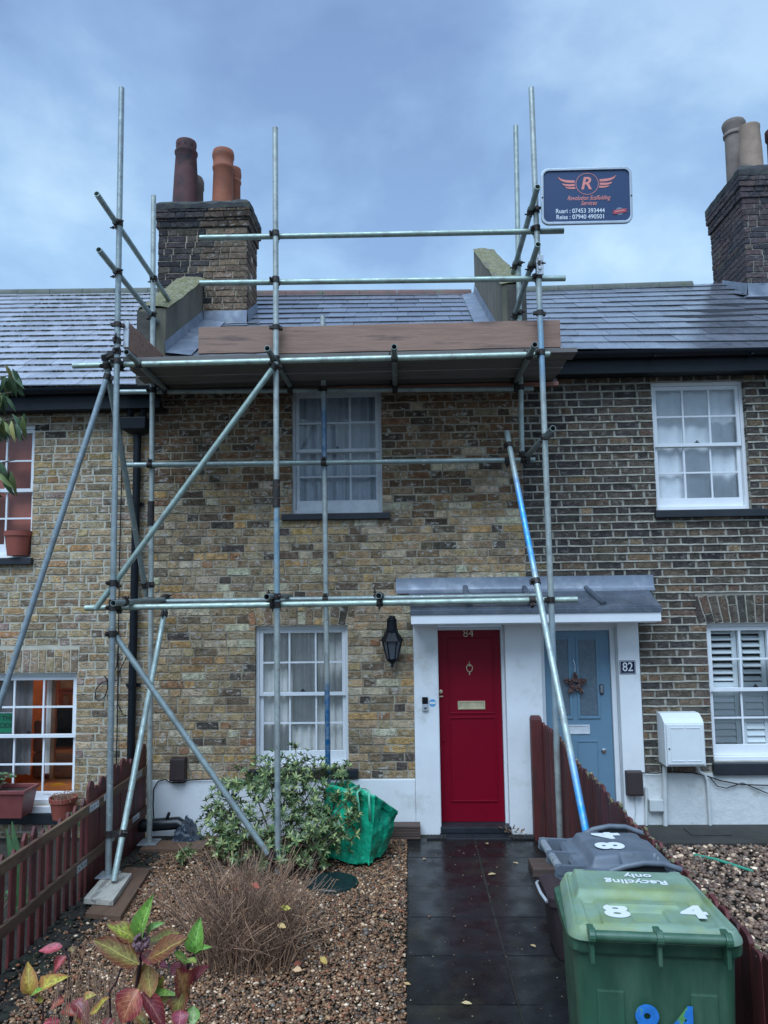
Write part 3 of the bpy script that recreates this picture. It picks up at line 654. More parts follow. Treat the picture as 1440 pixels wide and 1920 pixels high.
B().lathe([(.024, 0), (.024, .007), (.015, .009), (.015, .018), (.006, .019)], (Px(1132, 1409, DY), DY, zD(1409)), 16, axis=(0, -1, 0)).build('door_lock', M['chrome'], blue, smooth=40)
b = B(); c = at(1127, 1292, DY); b.box(c.x-.02, c.x+.02, DY-.022, DY+.002, c.z-.045, c.z+.045); o = b.build('door_handle', M['black_stone'], blue, bev=.008)
B().box(c.x-.013, c.x+.013, DY-.028, DY-.021, c.z-.034, c.z+.034).build('handle_plate', M['chrome'], house_r, bev=.004)

# --- canopy over both doors
porch = B()
fy = WALL-.40
cx0, cx1 = Px(766, 1105), Px(1212, 1105)
zt, zb = Pz(985, 1103), Pz(985, 1139, fy)
fx0, fx1 = Px(770, 1150, fy), Px(1240, 1150, fy)
b = B(); b.add([(cx0, WALL-.01, zt), (cx1, WALL-.01, zt), (fx1, fy, zb), (fx0, fy, zb), (cx0, WALL-.01, zt-.05), (cx1, WALL-.01, zt-.05), (fx1, fy, zb-.03), (fx0, fy, zb-.03)],
      [(0, 3, 2, 1), (4, 5, 6, 7), (3, 7, 6, 2), (0, 4, 7, 3), (1, 2, 6, 5), (0, 1, 5, 4)])
canopy = b.build('canopy', M['lead_dark'], house_c)
b = B(); q = [(cx0-.11, WALL-.02), (cx0+.02, WALL-.055)]
seg = 5
for i in range(seg):      # stepped lead flashing in overlapping lengths
    a = cx0-.12+(cx1+.03-cx0+.12)*i/seg; c = cx0-.12+(cx1+.03-cx0+.12)*(i+1)/seg+.03
    y = WALL-.012-.003*(i % 2)
    b = B(); zl = Pz(985, 1081); zm = Pz(985, 1104)
    k = 8; vs = []; fs = []
    rr = random.Random(i)
    for j in range(k+1):
        x = a+(c-a)*j/k; d = rr.uniform(-.004, .004)
        vs += [(x, y, zl), (x, y-.02, zl-.002), (x, y-.028, zm+.02), (x, y-.045+d, zm-.006+d), (x, y-.075+d, zm-.03)]
    for j in range(k):
        for q_ in range(4): fs.append((5*j+q_, 5*j+q_+1, 5*j+q_+6, 5*j+q_+5))
    b.add(vs, fs); b.build('flashing', M['lead'], canopy, smooth=50)
for px0, py0, px1, py1 in ((872, 1101, 880, 1121), (983, 1102, 995, 1124), (1098, 1102, 1131, 1132)):
    p0 = at(px0, py0, WALL-.04); tgt = at(px1, py1, fy+.06)
    p1 = Vector((tgt.x, fy+.02, zb+.022))
    B().tube(p0, p1, .026, 14).build('lead_roll', M['lead_dark'], canopy, smooth=50)
B().box(fx0-.004, fx1+.004, fy-.012, fy+.01, zb-.055, zb-.012).build('gutter_edge', M['lead_dark'], canopy, bev=.004)
B().box(fx0+.002, fx1-.002, fy+.0, fy+.03, Pz(985, 1168, fy), zb-.03).build('fascia', M['white_gloss'], canopy, bev=.004)
B().box(fx0+.01, fx1-.03, fy+.03, WALL-.024, SZ-.004, SZ+.02).build('soffit', M['white_gloss'], canopy)
for xx in (fx0+.004, fx1-.034): B().box(xx, xx+.03, fy+.03, WALL-.024, SZ+.021, zb-.03).build('canopy_cheek', M['white_gloss'], canopy)

# ================================================================== sash windows
def wavy_curtain(x0, x1, z0, z1, Y, mat, parent, folds=9, amp=.018, seed=0, name='curtain', gather=0.0):
    r = random.Random(seed); n = folds*7; vs = []; fs = []; ph = r.random()*6
    rows = 5
    for j in range(rows):
        z = z0+(z1-z0)*j/(rows-1)
        for i in range(n+1):
            f = i/n; x = x0+(x1-x0)*f
            y = Y+amp*math.sin(f*folds*2*math.pi+ph+1.3*math.sin(f*9+seed))*(.7+.3*math.sin(f*23+j*.4))
            x2 = x+gather*math.sin(j*.9)*(f-.5)
            vs.append((x2, y, z))
    for j in range(rows-1):
        for i in range(n): fs.append((j*(n+1)+i, j*(n+1)+i+1, (j+1)*(n+1)+i+1, (j+1)*(n+1)+i))
    return B().add(vs, fs).build(name, mat, parent, smooth=80)
def room_box(x0, x1, z0, z1, y0, y1, mat, parent):
    b = B(); b.add([(x0, y0, z0), (x1, y0, z0), (x1, y0, z1), (x0, y0, z1), (x0, y1, z0), (x1, y1, z0), (x1, y1, z1), (x0, y1, z1)],
                   [(4, 5, 6, 7), (0, 4, 7, 3), (1, 2, 6, 5), (0, 1, 5, 4), (3, 7, 6, 2)])
    me_o = b.build('room', mat, parent)
    return me_o
def sash_window(parent, rect, fm, recess=.07, cols=3, bot=.10, fw=.028, rows=2, split=.5, sill=None, sill_mat=None, sill_h=.05, sill_x=(.06, .06), top_h=.05, sill_dz=0.0):
    x0, x1, z0, z1 = rect; Y = WALL+recess
    b = B(); b.box(x0-.01, x0+fw, Y, Y+.09, z0, z1).box(x1-fw, x1+.01, Y, Y+.09, z0, z1).box(x0+fw, x1-fw, Y+.001, Y+.09, z1-top_h*.7, z1+.01)
    b.box(x0+fw, x1-fw, Y-.004, Y+.09, z0-.02, z0+.035)
    w = b.build('window', fm, parent, bev=.003)
    ix0, ix1, iz0, iz1 = x0+fw+.002, x1-fw-.002, z0+.037, z1-top_h*.7-.002
    zm = iz0+(iz1-iz0)*split; st = .034
    for k, (a, c, y, lowr, upr) in enumerate(((zm-.006, iz1, Y+.014, .034, .036), (iz0, zm+.02, Y+.046, bot, .03))):
        b = B(); b.box(ix0, ix0+st, y, y+.028, a, c).box(ix1-st, ix1, y, y+.028, a, c).box(ix0+st, ix1-st, y+.0005, y+.028, a, a+lowr).box(ix0+st, ix1-st, y+.0005, y+.028, c-upr, c)
        b.build('sash', fm, w, bev=.002)
        gx0, gx1, ga, gc = ix0+st, ix1-st, a+lowr, c-upr; bw = .017
        for i in range(1, cols):
            x = gx0+(gx1-gx0)*i/cols; B().box(x-bw/2, x+bw/2, y+.003, y+.026, ga, gc).build('glazing_bar', fm, w)
        for j in range(1, rows):
            z = ga+(gc-ga)*j/rows; B().box(gx0, gx1, y+.005, y+.024, z-bw/2, z+bw/2).build('glazing_bar', fm, w)
        for i in range(cols):
            for j in range(rows):
                rr = random.Random(i*7+j*3+k+int(x0*100)); t = [rr.uniform(-.0012, .0012) for _ in range(4)]
                xa, xb = gx0+(gx1-gx0)*i/cols+.002, gx0+(gx1-gx0)*(i+1)/cols-.002; za, zb_ = ga+(gc-ga)*j/rows+.002, ga+(gc-ga)*(j+1)/rows-.002
                yy = y+.0135
                B().add([(xa, yy+t[0], za), (xb, yy+t[1], za), (xb, yy+t[2], zb_), (xa, yy+t[3], zb_)], [(0, 1, 2, 3)]).build('pane', M['glass'], w)
    # sash fastener
    B().box((x0+x1)/2-.02, (x0+x1)/2+.02, Y+.03, Y+.045, zm+.03, zm+.042).box((x0+x1)/2-.006, (x0+x1)/2+.006, Y+.03, Y+.045, zm+.04, zm+.056).build('sash_fastener', M['black_stone'], w)
    if sill_mat:
        B().box(x0-sill_x[0], x1+sill_x[1], WALL-.055, Y+.05, z0-sill_h-.012-sill_dz, z0-.006-sill_dz).build('sill', sill_mat, w, bev=.006)
    return w, (ix0+st, ix1-st, iz0, iz1, Y)
w1, r1 = sash_window(house_c, W1, M['grey_frame'], sill_mat=M['black_stone'], sill_x=(.095, .075), sill_h=.055, recess=.055)
w2, r2 = sash_window(house_c, W2, M['white_gloss'], sill_mat=M['black_stone'], sill_h=.07, sill_x=(.05, .09), recess=.06)
w3, r3 = sash_window(house_r, W3, M['white_gloss'], sill_mat=M['black_stone'], sill_x=(.03, .16), sill_h=.065, recess=.05, bot=.085)
w4, r4 = sash_window(house_r, W4, M['white_gloss'], sill_mat=M['black_stone'], sill_x=(.02, .06), sill_h=.10, recess=.05, bot=.10)
w5, r5 = sash_window(house_l, W5, M['white_gloss'], sill_mat=M['black_stone'], sill_x=(.06, .03), sill_h=.06, recess=.06)
w6, r6 = sash_window(house_l, W6, M['white_gloss'], sill_mat=M['black_stone'], sill_x=(.06, .03), sill_h=.09, recess=.05, bot=.062, sill_dz=.062)
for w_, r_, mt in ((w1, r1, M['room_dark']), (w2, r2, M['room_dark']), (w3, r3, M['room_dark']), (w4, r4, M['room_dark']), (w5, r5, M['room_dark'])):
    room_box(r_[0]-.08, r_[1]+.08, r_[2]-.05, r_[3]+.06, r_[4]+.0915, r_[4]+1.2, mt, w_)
wavy_curtain(r1[0]-.06, r1[1]+.06, r1[2]-.03, r1[3]+.04, r1[4]+.15, M['curtain_n'], w1, 10, .028, 1)
wavy_curtain(r2[0]-.06, (r2[0]+r2[1])/2+.13, r2[2]-.03, r2[3]+.04, r2[4]+.105, M['curtain_b'], w2, 8, .026, 2)
wavy_curtain((r2[0]+r2[1])/2+.10, r2[1]+.06, r2[2]-.03, r2[3]+.04, r2[4]+.135, M['curtain_b'], w2, 6, .022, 3)
wavy_curtain(r3[0]-.06, r3[1]+.06, r3[2]-.03, r3[3]+.04, r3[4]+.105, M['curtain_w'], w3, 5, .016, 4)
b = B(); b.box(r5[0]-.06, r5[1]+.06, r5[4]+.13, r5[4]+.14, r5[2]-.03, r5[3]+.04); b.build('blind', M['blind_red'], w5)
# plantation shutters of the lower right window
sx0, sx1, sz0, sz1, sy = r4; sy += .10
pan = [(sx0-.03, sx0+(sx1-sx0)*.335), (sx0+(sx1-sx0)*.345, sx0+(sx1-sx0)*.67), (sx0+(sx1-sx0)*.68, sx1+.03)]
mid = (sz0+sz1)/2
for (a, c) in pan:
    for (e, f, ang) in ((sz0-.02, mid-.01, 1.15), (mid+.01, sz1+.03, .55)):
        b = B(); s = .045; b.box(a, a+s, sy, sy+.025, e, f).box(c-s, c, sy, sy+.025, e, f).box(a+s, c-s, sy+.001, sy+.025, e, e+.06).box(a+s, c-s, sy+.001, sy+.025, f-.05, f)
        b.build('shutter', M['shutter'], w4, bev=.003)
        n = int((f-e-.11)/.058)
        for i in range(n):
            z = e+.06+(f-e-.11)*(i+.5)/n; dy, dz = .031*math.cos(ang), .031*math.sin(ang)
            B().obox(((a+c)/2, sy+.014, z), ((c-a)/2-s-.002, 0, 0), (0, dy, dz), (0, -.0035*math.sin(ang), .0035*math.cos(ang))).build('slat', M['shutter'], w4)
# white timber board below the lower left window
B().box(W6[0]-.02, W6[1]-.05, WALL-.05, WALL+.06, W6[2]-.064, W6[2]-.004).build('sill_board', M['white_gloss'], w6, bev=.006)
# the lit-up orange room behind the lower left window
ox0, ox1, oz0, oz1, oy0, oy1 = -4.6, -2.62, .35, 2.35, r6[4]+.11, 9.6
room_box(ox0, ox1, oz0, oz1, oy0, oy1, M['room_orange'], w6)
wavy_curtain(r6[0]-.05, Px(40, 1370), oz0+.15, r6[3]+.06, r6[4]+.16, M['curtain_g'], w6, 6, .02, 6)
wavy_curtain(Px(62, 1370), Px(76, 1370), oz0+.15, r6[3]+.06, r6[4]+.2, M['curtain_b'], w6, 2, .012, 7)
B().box(Px(76, 1370), Px(83, 1370), r6[4]+.16, r6[4]+.2, oz0+.1, r6[3]+.1).build('inner_frame', M['wood_brown'], w6)

# unseen lamp added to light that room: a small shade hanging from its ceiling
lamp = thing('added_pendant_lamp', 'small warm lamp hanging in the orange room behind the lower left window', 'lamp', (-3.3, 8.7, 2.1))
lm = bpy.data.materials.new('added_lit_bulb'); lm.use_nodes = True; lb = lm.node_tree.nodes['Principled BSDF']; lb.inputs['Emission Color'].default_value = (1, .62, .28, 1); lb.inputs['Emission Strength'].default_value = 5
B().lathe([(.05, 0), (.16, -.16), (.155, -.16), (.045, -.004)], (-3.3, 8.7, 2.22), 20, cap=False).build('lamp_shade', M['curtain_b'], lamp, smooth=40)
B().lathe([(.015, .04), (.045, 0), (.04, -.04), (.0, -.055)], (-3.3, 8.7, 2.12), 14).build('bulb', lm, lamp, smooth=60)
B().tube((-3.3, 8.7, 2.22), (-3.3, 8.7, 2.349), .004, 6).build('flex', M['cable'], lamp)
ld = bpy.data.lights.new('added_room_lamp', 'POINT'); ld.energy = 9; ld.color = (1, .66, .34); ld.shadow_soft_size = .06; lo = bpy.data.objects.new('added_room_lamp', ld); COL.objects.link(lo); lo.location = (-3.3, 8.7, 1.98)  # point light of the added lamp, brightens the orange walls

# ================================================================== roofs
def slate_variant(seed):
    r = random.Random(seed); w, L_, t = 1.0, 1.0, 1.0
    xs = [-.5, -.5+r.uniform(.0, .03), 0, .5-r.uniform(.0, .03), .5]; y0 = [r.uniform(0, .012) for _ in xs]
    if r.random() < .25: y0[0] = .05
    if r.random() < .2: y0[4] = .06
    top = [(x, y, 1) for x, y in zip(xs, y0)]+[(.5, 1, 1), (-.5, 1, 1)]
    n = len(top); V = top+[(x, y, 0) for x, y, z in top]
    F = [tuple(range(n)), tuple(range(n, 2*n))[::-1]]+[(i, n+i, n+(i+1) % n, (i+1) % n) for i in range(n)]
    me = bpy.data.meshes.new('slate'); me.from_pydata(V, [], F); me.materials.append(M['slate'])
    bm = bmesh.new(); bm.from_mesh(me); bmesh.ops.recalc_face_normals(bm, faces=bm.faces); bm.to_mesh(me); bm.free(); addcol(me); return me
SV = [slate_variant(300+i) for i in range(8)]
PS = {h: Pieces('slate', 'slate_rows', h, M['slate'], 300) for h in (house_l, house_c, house_r)}
def roof(h, name, x0, x1, eave, ridge, gauge, sw, colfn, seed, xl=None, xr=None, thick=.007):
    """eave/ridge = ((Y, Z at x0), (Y, Z at x1)); xl(s), xr(s) clip the rows"""
    r = random.Random(seed)
    def pt(x, s):
        f = (x-x0)/(x1-x0); e = (eave[0][0], eave[0][1]*(1-f)+eave[1][1]*f); g = (ridge[0][0], ridge[0][1]*(1-f)+ridge[1][1]*f)
        return Vector((x, e[0]+(g[0]-e[0])*s, e[1]+(g[1]-e[1])*s))
    mid_ = (x0+x1)/2; SL = (pt(mid_, 1)-pt(mid_, 0)).length
    sd_ = (pt(mid_, 1)-pt(mid_, 0)).normalized(); n = Vector((1, 0, 0)).cross(sd_).normalized()
    b = B(); b.add([pt(x0, 0)-n*.012, pt(x1, 0)-n*.012, pt(x1, 1)-n*.012, pt(x0, 1)-n*.012], [(0, 1, 2, 3)])
    g0, g1 = pt(x0, 1)-n*.012, pt(x1, 1)-n*.012
    b.add([g0, g1, (x1, g1.y+3, g1.z-1.8), (x0, g0.y+3, g0.z-1.8)], [(0, 1, 2, 3)])
    rf = b.build(name, M['under_slate'], h)
    N = int(SL/gauge); k = 0
    for i in range(N+1):
        s = i*gauge/SL; x = x0-sw*r.random()-(sw/2 if i % 2 else 0)
        a_, c_ = (xl(s) if xl else x0), (xr(s) if xr else x1)
        while x < c_:
            w = sw*r.uniform(.94, 1.06); p, q = max(x, a_), min(x+w-.004, c_); x += w
            if q-p < .03: continue
            L_ = min(gauge+.09, SL-s*SL+.01)
            if L_ < .05: continue
            xm = (p+q)/2; base = pt(xm, s)+n*(.004+r.uniform(0, .0035)); tilt = (thick+.006)/gauge+r.uniform(-.006, .006)
            rd = (pt(q, s)-pt(p, s)).normalized(); yaw = r.uniform(-.008, .008)
            X = (rd+sd_*yaw).normalized(); Yd = (sd_-X*sd_.dot(X)).normalized(); Nn = X.cross(Yd)
            Y2 = (Yd-Nn*tilt).normalized(); N2 = X.cross(Y2)
            PS[h].add(r.choice(SV), frame_mtx(base+N2*.008, X*(q-p), Y2*L_, N2*thick), colfn(r, xm, s), q-p, .01*0+gauge*.5, rf)
    return rf, pt, n, sd_
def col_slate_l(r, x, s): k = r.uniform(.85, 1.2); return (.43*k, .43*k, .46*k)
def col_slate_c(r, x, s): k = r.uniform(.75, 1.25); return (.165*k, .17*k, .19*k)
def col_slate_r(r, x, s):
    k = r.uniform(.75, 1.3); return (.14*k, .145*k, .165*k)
EY, RY = WALL-.24, 10.05
rL0, rL1 = at(0, 551, RY), at(258, 548, RY); eL0, eL1 = at(0, 727, EY), at(285, 724, EY)
def ext(p, q, x):
    return p.z+(q.z-p.z)*(x-p.x)/(q.x-p.x)
# parapets: X bands
pl0, pl1 = Px(258, 600, EY+.02), Px(311, 600, EY+.02)
pr_0, pr_1 = Px(941, 560, EY+.02), Px(986, 560, EY+.02)
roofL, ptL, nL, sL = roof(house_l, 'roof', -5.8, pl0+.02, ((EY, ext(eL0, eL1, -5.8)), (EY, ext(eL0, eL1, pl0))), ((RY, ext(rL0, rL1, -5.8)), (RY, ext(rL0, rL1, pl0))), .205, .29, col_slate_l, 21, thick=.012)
eC = Pz(700, 664, EY); rC0, rC1 = at(475, 553, RY), at(882, 551, RY)
ch_front = 8.42
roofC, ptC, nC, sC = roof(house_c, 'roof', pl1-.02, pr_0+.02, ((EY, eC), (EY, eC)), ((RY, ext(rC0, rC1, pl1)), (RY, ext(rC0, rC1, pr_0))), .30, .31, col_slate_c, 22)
rR0, rR1 = at(990, 545, RY), at(1290, 534, RY); eR0, eR1 = at(1085, 658, EY), at(1438, 656, EY)
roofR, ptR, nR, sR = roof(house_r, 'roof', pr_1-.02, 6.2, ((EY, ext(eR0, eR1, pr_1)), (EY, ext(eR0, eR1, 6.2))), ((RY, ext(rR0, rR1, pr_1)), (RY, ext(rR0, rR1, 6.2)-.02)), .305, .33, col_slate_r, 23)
for h in PS: PS[h].finish()
# ridge tiles
def ridge(h, pt, x0, x1, mat, L_=.45, rad=.09):
    n = max(1, int((x1-x0)/L_))
    for i in range(n):
        a = x0+(x1-x0)*i/n; c = x0+(x1-x0)*(i+1)/n-.006; b = B(); vs = []; fs = []; k = 9
        for x in (a, c):
            p = pt(x, 1)
            for j in range(k):
                t = math.pi*(1.12*j/(k-1)-.06); vs.append((x, p.y-math.cos(t)*rad*1.15, p.z-.035+math.sin(t)*rad))
        for j in range(k-1): fs.append((j, j+1, k+j+1, k+j))
        fs += [tuple(range(k)), tuple(range(k, 2*k))]
        b.add(vs, fs).build('ridge_tile', mat, h, smooth=50)
ridge(house_l, ptL, -5.8, pl0, M['ridge_grey']); ridge(house_c, ptC, Px(470, 553, RY), pr_0-.02, M['ridge_clay']); ridge(house_r, ptR, pr_1+.02, Px(1296, 534, RY), M['ridge_grey'])
# moss along the slate edges of the left roof
rr = random.Random(31); b = B(); G = .205/(ptL(-3, 1)-ptL(-3, 0)).length
ico = bmesh.new(); bmesh.ops.create_icosphere(ico, subdivisions=1, radius=1); icoV = [v.co.copy() for v in ico.verts]; icoF = [tuple(v.index for v in f.verts) for f in ico.faces]; ico.free()
for i in range(900):
    row = rr.randrange(0, 18); x = rr.uniform(-4.9, pl0-.05); big = rr.random() < .2
    p = ptL(x, row*G)+nL*.012; sx = rr.uniform(.012, .034)*(2.2 if big else 1); 
    b.add([p+Vector((v.x*sx, 0, 0))+sL*(v.y*rr.uniform(.007, .012))*(1.3 if big else 1)+nL*(v.z*rr.uniform(.009, .016)) for v in icoV], icoF)
b.build('moss', M['moss_dark'], house_l, smooth=60, kind='stuff')
# fascia and gutters
def eaves(h, x0, x1, zg, drop, yg=EY):
    b = B(); b.box(x0, x1, yg+.03, yg+.055, zg-drop, zg-.02); b.build('fascia', M['black_gloss'], h, bev=.003)
    B().box(x0, x1, yg+.056, WALL-.01, zg-drop+.01, zg-drop+.03).build('soffit', M['black_gloss'], h)
    b = B(); k = 8; vs = []; fs = []
    for x in (x0, x1):
        for j in range(k+1): t = math.pi*j/k; vs.append((x, yg-.028-math.cos(t)*.056, zg-.018-math.sin(t)*.056))
        for j in range(k+1): t = math.pi*(k-j)/k; vs.append((x, yg-.028-math.cos(t)*.050, zg-.018-math.sin(t)*.050))
    n = 2*k+2
    for j in range(n): fs.append((j, (j+1) % n, n+(j+1) % n, n+j))
    fs += [tuple(range(n)), tuple(range(n, 2*n))]
    g = b.add(vs, fs).build('gutter', M['black_gloss'], h, smooth=40)
    x = x0+.3
    while x < x1: B().box(x, x+.022, yg-.09, yg+.03, zg-.082, zg-.072).build('gutter_bracket', M['black_gloss'], g); x += .9
eaves(house_l, -5.8, pl1-.05, eL0.z-.012, .21); eaves(house_r, pr_1-.04, 6.2, eR0.z-.012, .205); eaves(house_c, pl1-.04, pr_1-.05, eC-.012, .2)

# parapet walls between the roofs
def parapet(x0a, x1a, zf, zfb, xfar0, xfar1, yfar, zfar, zfarb, top_mat, h, mat):
    y0 = EY+.02
    v = [(x0a, y0, zfb), (x1a, y0, zfb), (x1a, y0, zf), (x0a, y0, zf), (xfar0, yfar, zfarb), (xfar1, yfar, zfarb), (xfar1, yfar, zfar), (xfar0, yfar, zfar)]
    b = B().add(v, [(0, 1, 2, 3), (4, 7, 6, 5), (1, 5, 6, 2), (0, 3, 7, 4), (0, 4, 5, 1), (3, 2, 6, 7)])
    p = b.build('parapet', mat, h, bev=.012)
    t = B(); n = 9; r = random.Random(int(x0a*100)); vs = []; fs = []
    for i in range(n+1):
        f = i/n
        for j in range(5):
            g = j/4; xa = x0a+(xfar0-x0a)*f; xb = x1a+(xfar1-x1a)*f
            vs.append((xa+(xb-xa)*g*1.05-.012*(1-2*g), y0+(yfar-y0)*f-(.015 if i == 0 else 0), zf+(zfar-zf)*f+(.012 if 0 < j < 4 else -.012)+r.uniform(-.008, .022)))
    for i in range(n):
        for j in range(4): fs.append((i*5+j, i*5+j+1, i*5+j+6, i*5+j+5))
    t.add(vs, fs).build('moss', top_mat, p, smooth=70)
    return p
zLf = at(285, 577, EY).z
parapet(pl0, pl1, zLf, eC-.25, Px(333, 516, ch_front), Px(381, 516, ch_front), ch_front+.05, Pz(357, 517, ch_front), Pz(357, 517, ch_front)-.9, M['moss'], house_c, M['render_old'])
B().box(pl0-.004, pl1-.10, EY+.008, EY+.03, eL0.z-.02, zLf-.03).build('parapet_face', M['render_dark'], house_c, bev=.004)
parapet(pr_0, pr_1, Pz(962, 531, EY), eC-.25, Px(888, 467, RY-.2), Px(923, 467, RY-.2), RY-.2, Pz(905, 468, RY-.2), Pz(905, 468, RY-.2)-1.0, M['moss'], house_r, M['render_old'])
B().box(pr_0+.05, pr_1+.004, EY+.008, EY+.03, eC-.02, Pz(962, 531, EY)-.02).build('parapet_face', M['render_dark'], house_r, bev=.004)
# lead valley strip beside each parapet
def lead_strip(x_of, s0, s1, wid, side, pt, n, h, up=.13, parts=3):
    for k in range(parts):
        a = s0+(s1-s0)*k/parts; c = s0+(s1-s0)*(k+1)/parts+.01; b = B(); vs = []; fs = []
        for s in (a, (a+c)/2, c):
            x = x_of(s); p = pt(x, s)+n*(.03+.004*(parts-k))
            vs += [p+Vector((0, 0, up)), p+Vector((side*.012, 0, .02)), p+Vector((side*wid*.55, 0, .004)), p+Vector((side*wid, 0, -.012))]
        for i in range(2):
            for j in range(3): fs.append((i*4+j, i*4+j+1, i*4+j+5, i*4+j+4))
        b.add(vs, fs).build('lead_flashing', M['lead'], h, smooth=60)
SLn = RY-EY
xL_of = lambda s: pl1+(Px(381, 516, ch_front)-pl1)*(s*SLn)/(ch_front-EY)+.004
lead_strip(xL_of, .0, (ch_front-EY)/SLn, .26, 1, ptC, nC, house_c)
xR_of = lambda s: pr_0+(Px(888, 467, RY-.2)-pr_0)*(s*SLn)/(RY-.2-EY)-.004
lead_strip(xR_of, .0, .93, .17, -1, ptC, nC, house_c)

# ================================================================== chimneys
def chimney(h, x0, x1, y0, y1, z0, z1, cap_h, faces, colfn, seed, over=.03):
    b = B(); b.box(x0, x1, y0, y1, z0, z1)
    st = b.build('chimney_stack', M['mortar_c'] if h is house_c else M['mortar_r'], h)
    P = PB[h]; zc = z1-cap_h
    def wall_face(f, e, za, zb, sd):
        if f == 'front': brick_wall(P, (0, y0-e, 0), (1, 0, 0), (0, -1, 0), x0-e, x1+e, za, zb, [], colfn, seed=sd, parent=st, bias=.5 if h is house_l else .8)
        if f == 'right': brick_wall(P, (x1+e, 0, 0), (0, 1, 0), (1, 0, 0), y0-e, y1+e, za, zb, [], colfn, seed=sd+1, parent=st, bias=.4)
        if f == 'left': brick_wall(P, (x0-e, 0, 0), (0, -1, 0), (-1, 0, 0), -y1-e, -y0+e, za, zb, [], colfn, seed=sd+2, parent=st, bias=.6)
    for f in faces: wall_face(f, .006, z0, zc, seed)
    for i, e in enumerate((.028, .046)):
        za = zc+cap_h*.33*i; zb = zc+cap_h*.33*(i+1)
        B().box(x0-e+.006, x1+e-.006, y0-e+.006, y1+e-.006, za+.002, zb).build('corbel_course', M['cap'], st)
        for f in faces: wall_face(f, e, za, zb, seed+10+i)
    b = B(); r = random.Random(seed); e = .05; zz = zc+cap_h*.66
    n = 10; vs = []; fs = []
    for j, (k, dz) in enumerate(((e, 0), (e+.005, cap_h*.2), (e-.05, cap_h*.36), (-.12, cap_h*.5))):
        ring = [(x0-k+(x1-x0+2*k)*i/n, y0-k) for i in range(n)]+[(x1+k, y0-k+(y1-y0+2*k)*i/n) for i in range(n)]+[(x1+k-(x1-x0+2*k)*i/n, y1+k) for i in range(n)]+[(x0-k, y1+k-(y1-y0+2*k)*i/n) for i in range(n)]
        vs += [(x+r.uniform(-.006, .006), y+r.uniform(-.006, .006), zz+dz+r.uniform(-.012, .012)) for x, y in ring]
    m_ = 4*n
    for j in range(3):
        for i in range(m_): fs.append((j*m_+i, j*m_+(i+1) % m_, (j+1)*m_+(i+1) % m_, (j+1)*m_+i))
    fs.append(tuple(range(3*m_, 4*m_)))
    b.add(vs, fs).build('chimney_cap', M['cap'], st, smooth=40)
    return st
CF = ch_front; cL0, cL1 = Px(298, 470, CF), Px(462, 470, CF)
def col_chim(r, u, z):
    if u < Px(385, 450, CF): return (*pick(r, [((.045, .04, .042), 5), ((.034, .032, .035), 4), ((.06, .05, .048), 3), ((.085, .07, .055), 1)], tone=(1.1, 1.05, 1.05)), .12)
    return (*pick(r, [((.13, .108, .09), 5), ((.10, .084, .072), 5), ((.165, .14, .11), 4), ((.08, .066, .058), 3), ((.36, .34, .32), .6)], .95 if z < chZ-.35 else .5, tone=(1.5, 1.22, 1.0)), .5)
chZ = Pz(380, 378, CF)
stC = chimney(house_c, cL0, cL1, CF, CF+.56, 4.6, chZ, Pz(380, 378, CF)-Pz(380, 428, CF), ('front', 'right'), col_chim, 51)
# lead apron round the foot of the left stack
s_ch = (CF-EY)/SLn
b = B(); pA = ptC(Px(384, 580, CF), s_ch-.02); zA = pA.z
b.add([(Px(383, 570, CF), CF-.014, zA+.19), (cL1+.012, CF-.014, zA+.19), (cL1+.012, CF-.016, zA+.03), (Px(383, 570, CF), CF-.016, zA+.03), (cL1+.05, CF-.17, zA-.045), (Px(383, 570, CF)-.02, CF-.17, zA-.045)], [(0, 1, 2, 3), (3, 2, 4, 5)])
b.add([(cL1+.016, CF-.014, zA+.19), (cL1+.016, CF+.56, zA+.5), (cL1+.03, CF+.56, zA+.36), (cL1+.03, CF-.014, zA+.03), (cL1+.17, CF+.56, zA+.35), (cL1+.17, CF-.10, zA-.01)], [(0, 3, 2, 1), (3, 5, 4, 2)])
b.build('lead_apron', M['lead'], house_c)
def pot(parent, c, prof, mat, holes=0, rim=None, n=22):
    o = B().lathe(prof, c, n).build('chimney_pot', mat, parent, smooth=40)
    return o
def prof(rb, rt, hgt, rolls=(), inner=.02):
    p = [(rb, 0), (rt, hgt)]
    return p
potz = chZ-.02
cA = Vector((Px(348, 370, CF+.16), CF+.16, potz)); hA = Pz(350, 268, CF+.16)-potz
o = pot(stC, cA, [(.155, -.05), (.152, .1), (.136, hA*.55), (.124, hA*.80), (.136, hA*.82), (.138, hA*.85), (.114, hA*.87), (.124, hA*.98), (.12, hA), (.092, hA), (.09, hA*.7), (.0, hA*.69)], M['pot_dark'])
B().lathe([(.114, hA*.872), (.1235, hA*.975), (.119, hA*1.003), (.094, hA*1.003), (.092, hA*.9)], cA, 22, cap=False).build('chimney_pot', M['pot_red'], stC, smooth=40)
for i in range(9):
    t = 2*math.pi*i/9; p = cA+Vector((math.cos(t)*.1185, math.sin(t)*.1185, hA*.925)); B().tube(p-Vector((math.cos(t)*.012, math.sin(t)*.012, 0)), p+Vector((math.cos(t)*.004, math.sin(t)*.004, 0)), .010, 8).build('pot_vent', M['tube_dark'], stC)
cB = Vector((Px(418, 370, CF+.16), CF+.16, potz)); hB = Pz(418, 285, CF+.16)-potz
pot(stC, cB, [(.128, -.05), (.126, hB*.15), (.116, hB*.66), (.126, hB*.68), (.128, hB*.72), (.118, hB*.74), (.122, hB*.86), (.131, hB*.89), (.131, hB*.95), (.122, hB), (.095, hB), (.09, hB*.6), (0, hB*.59)], M['pot_red'])
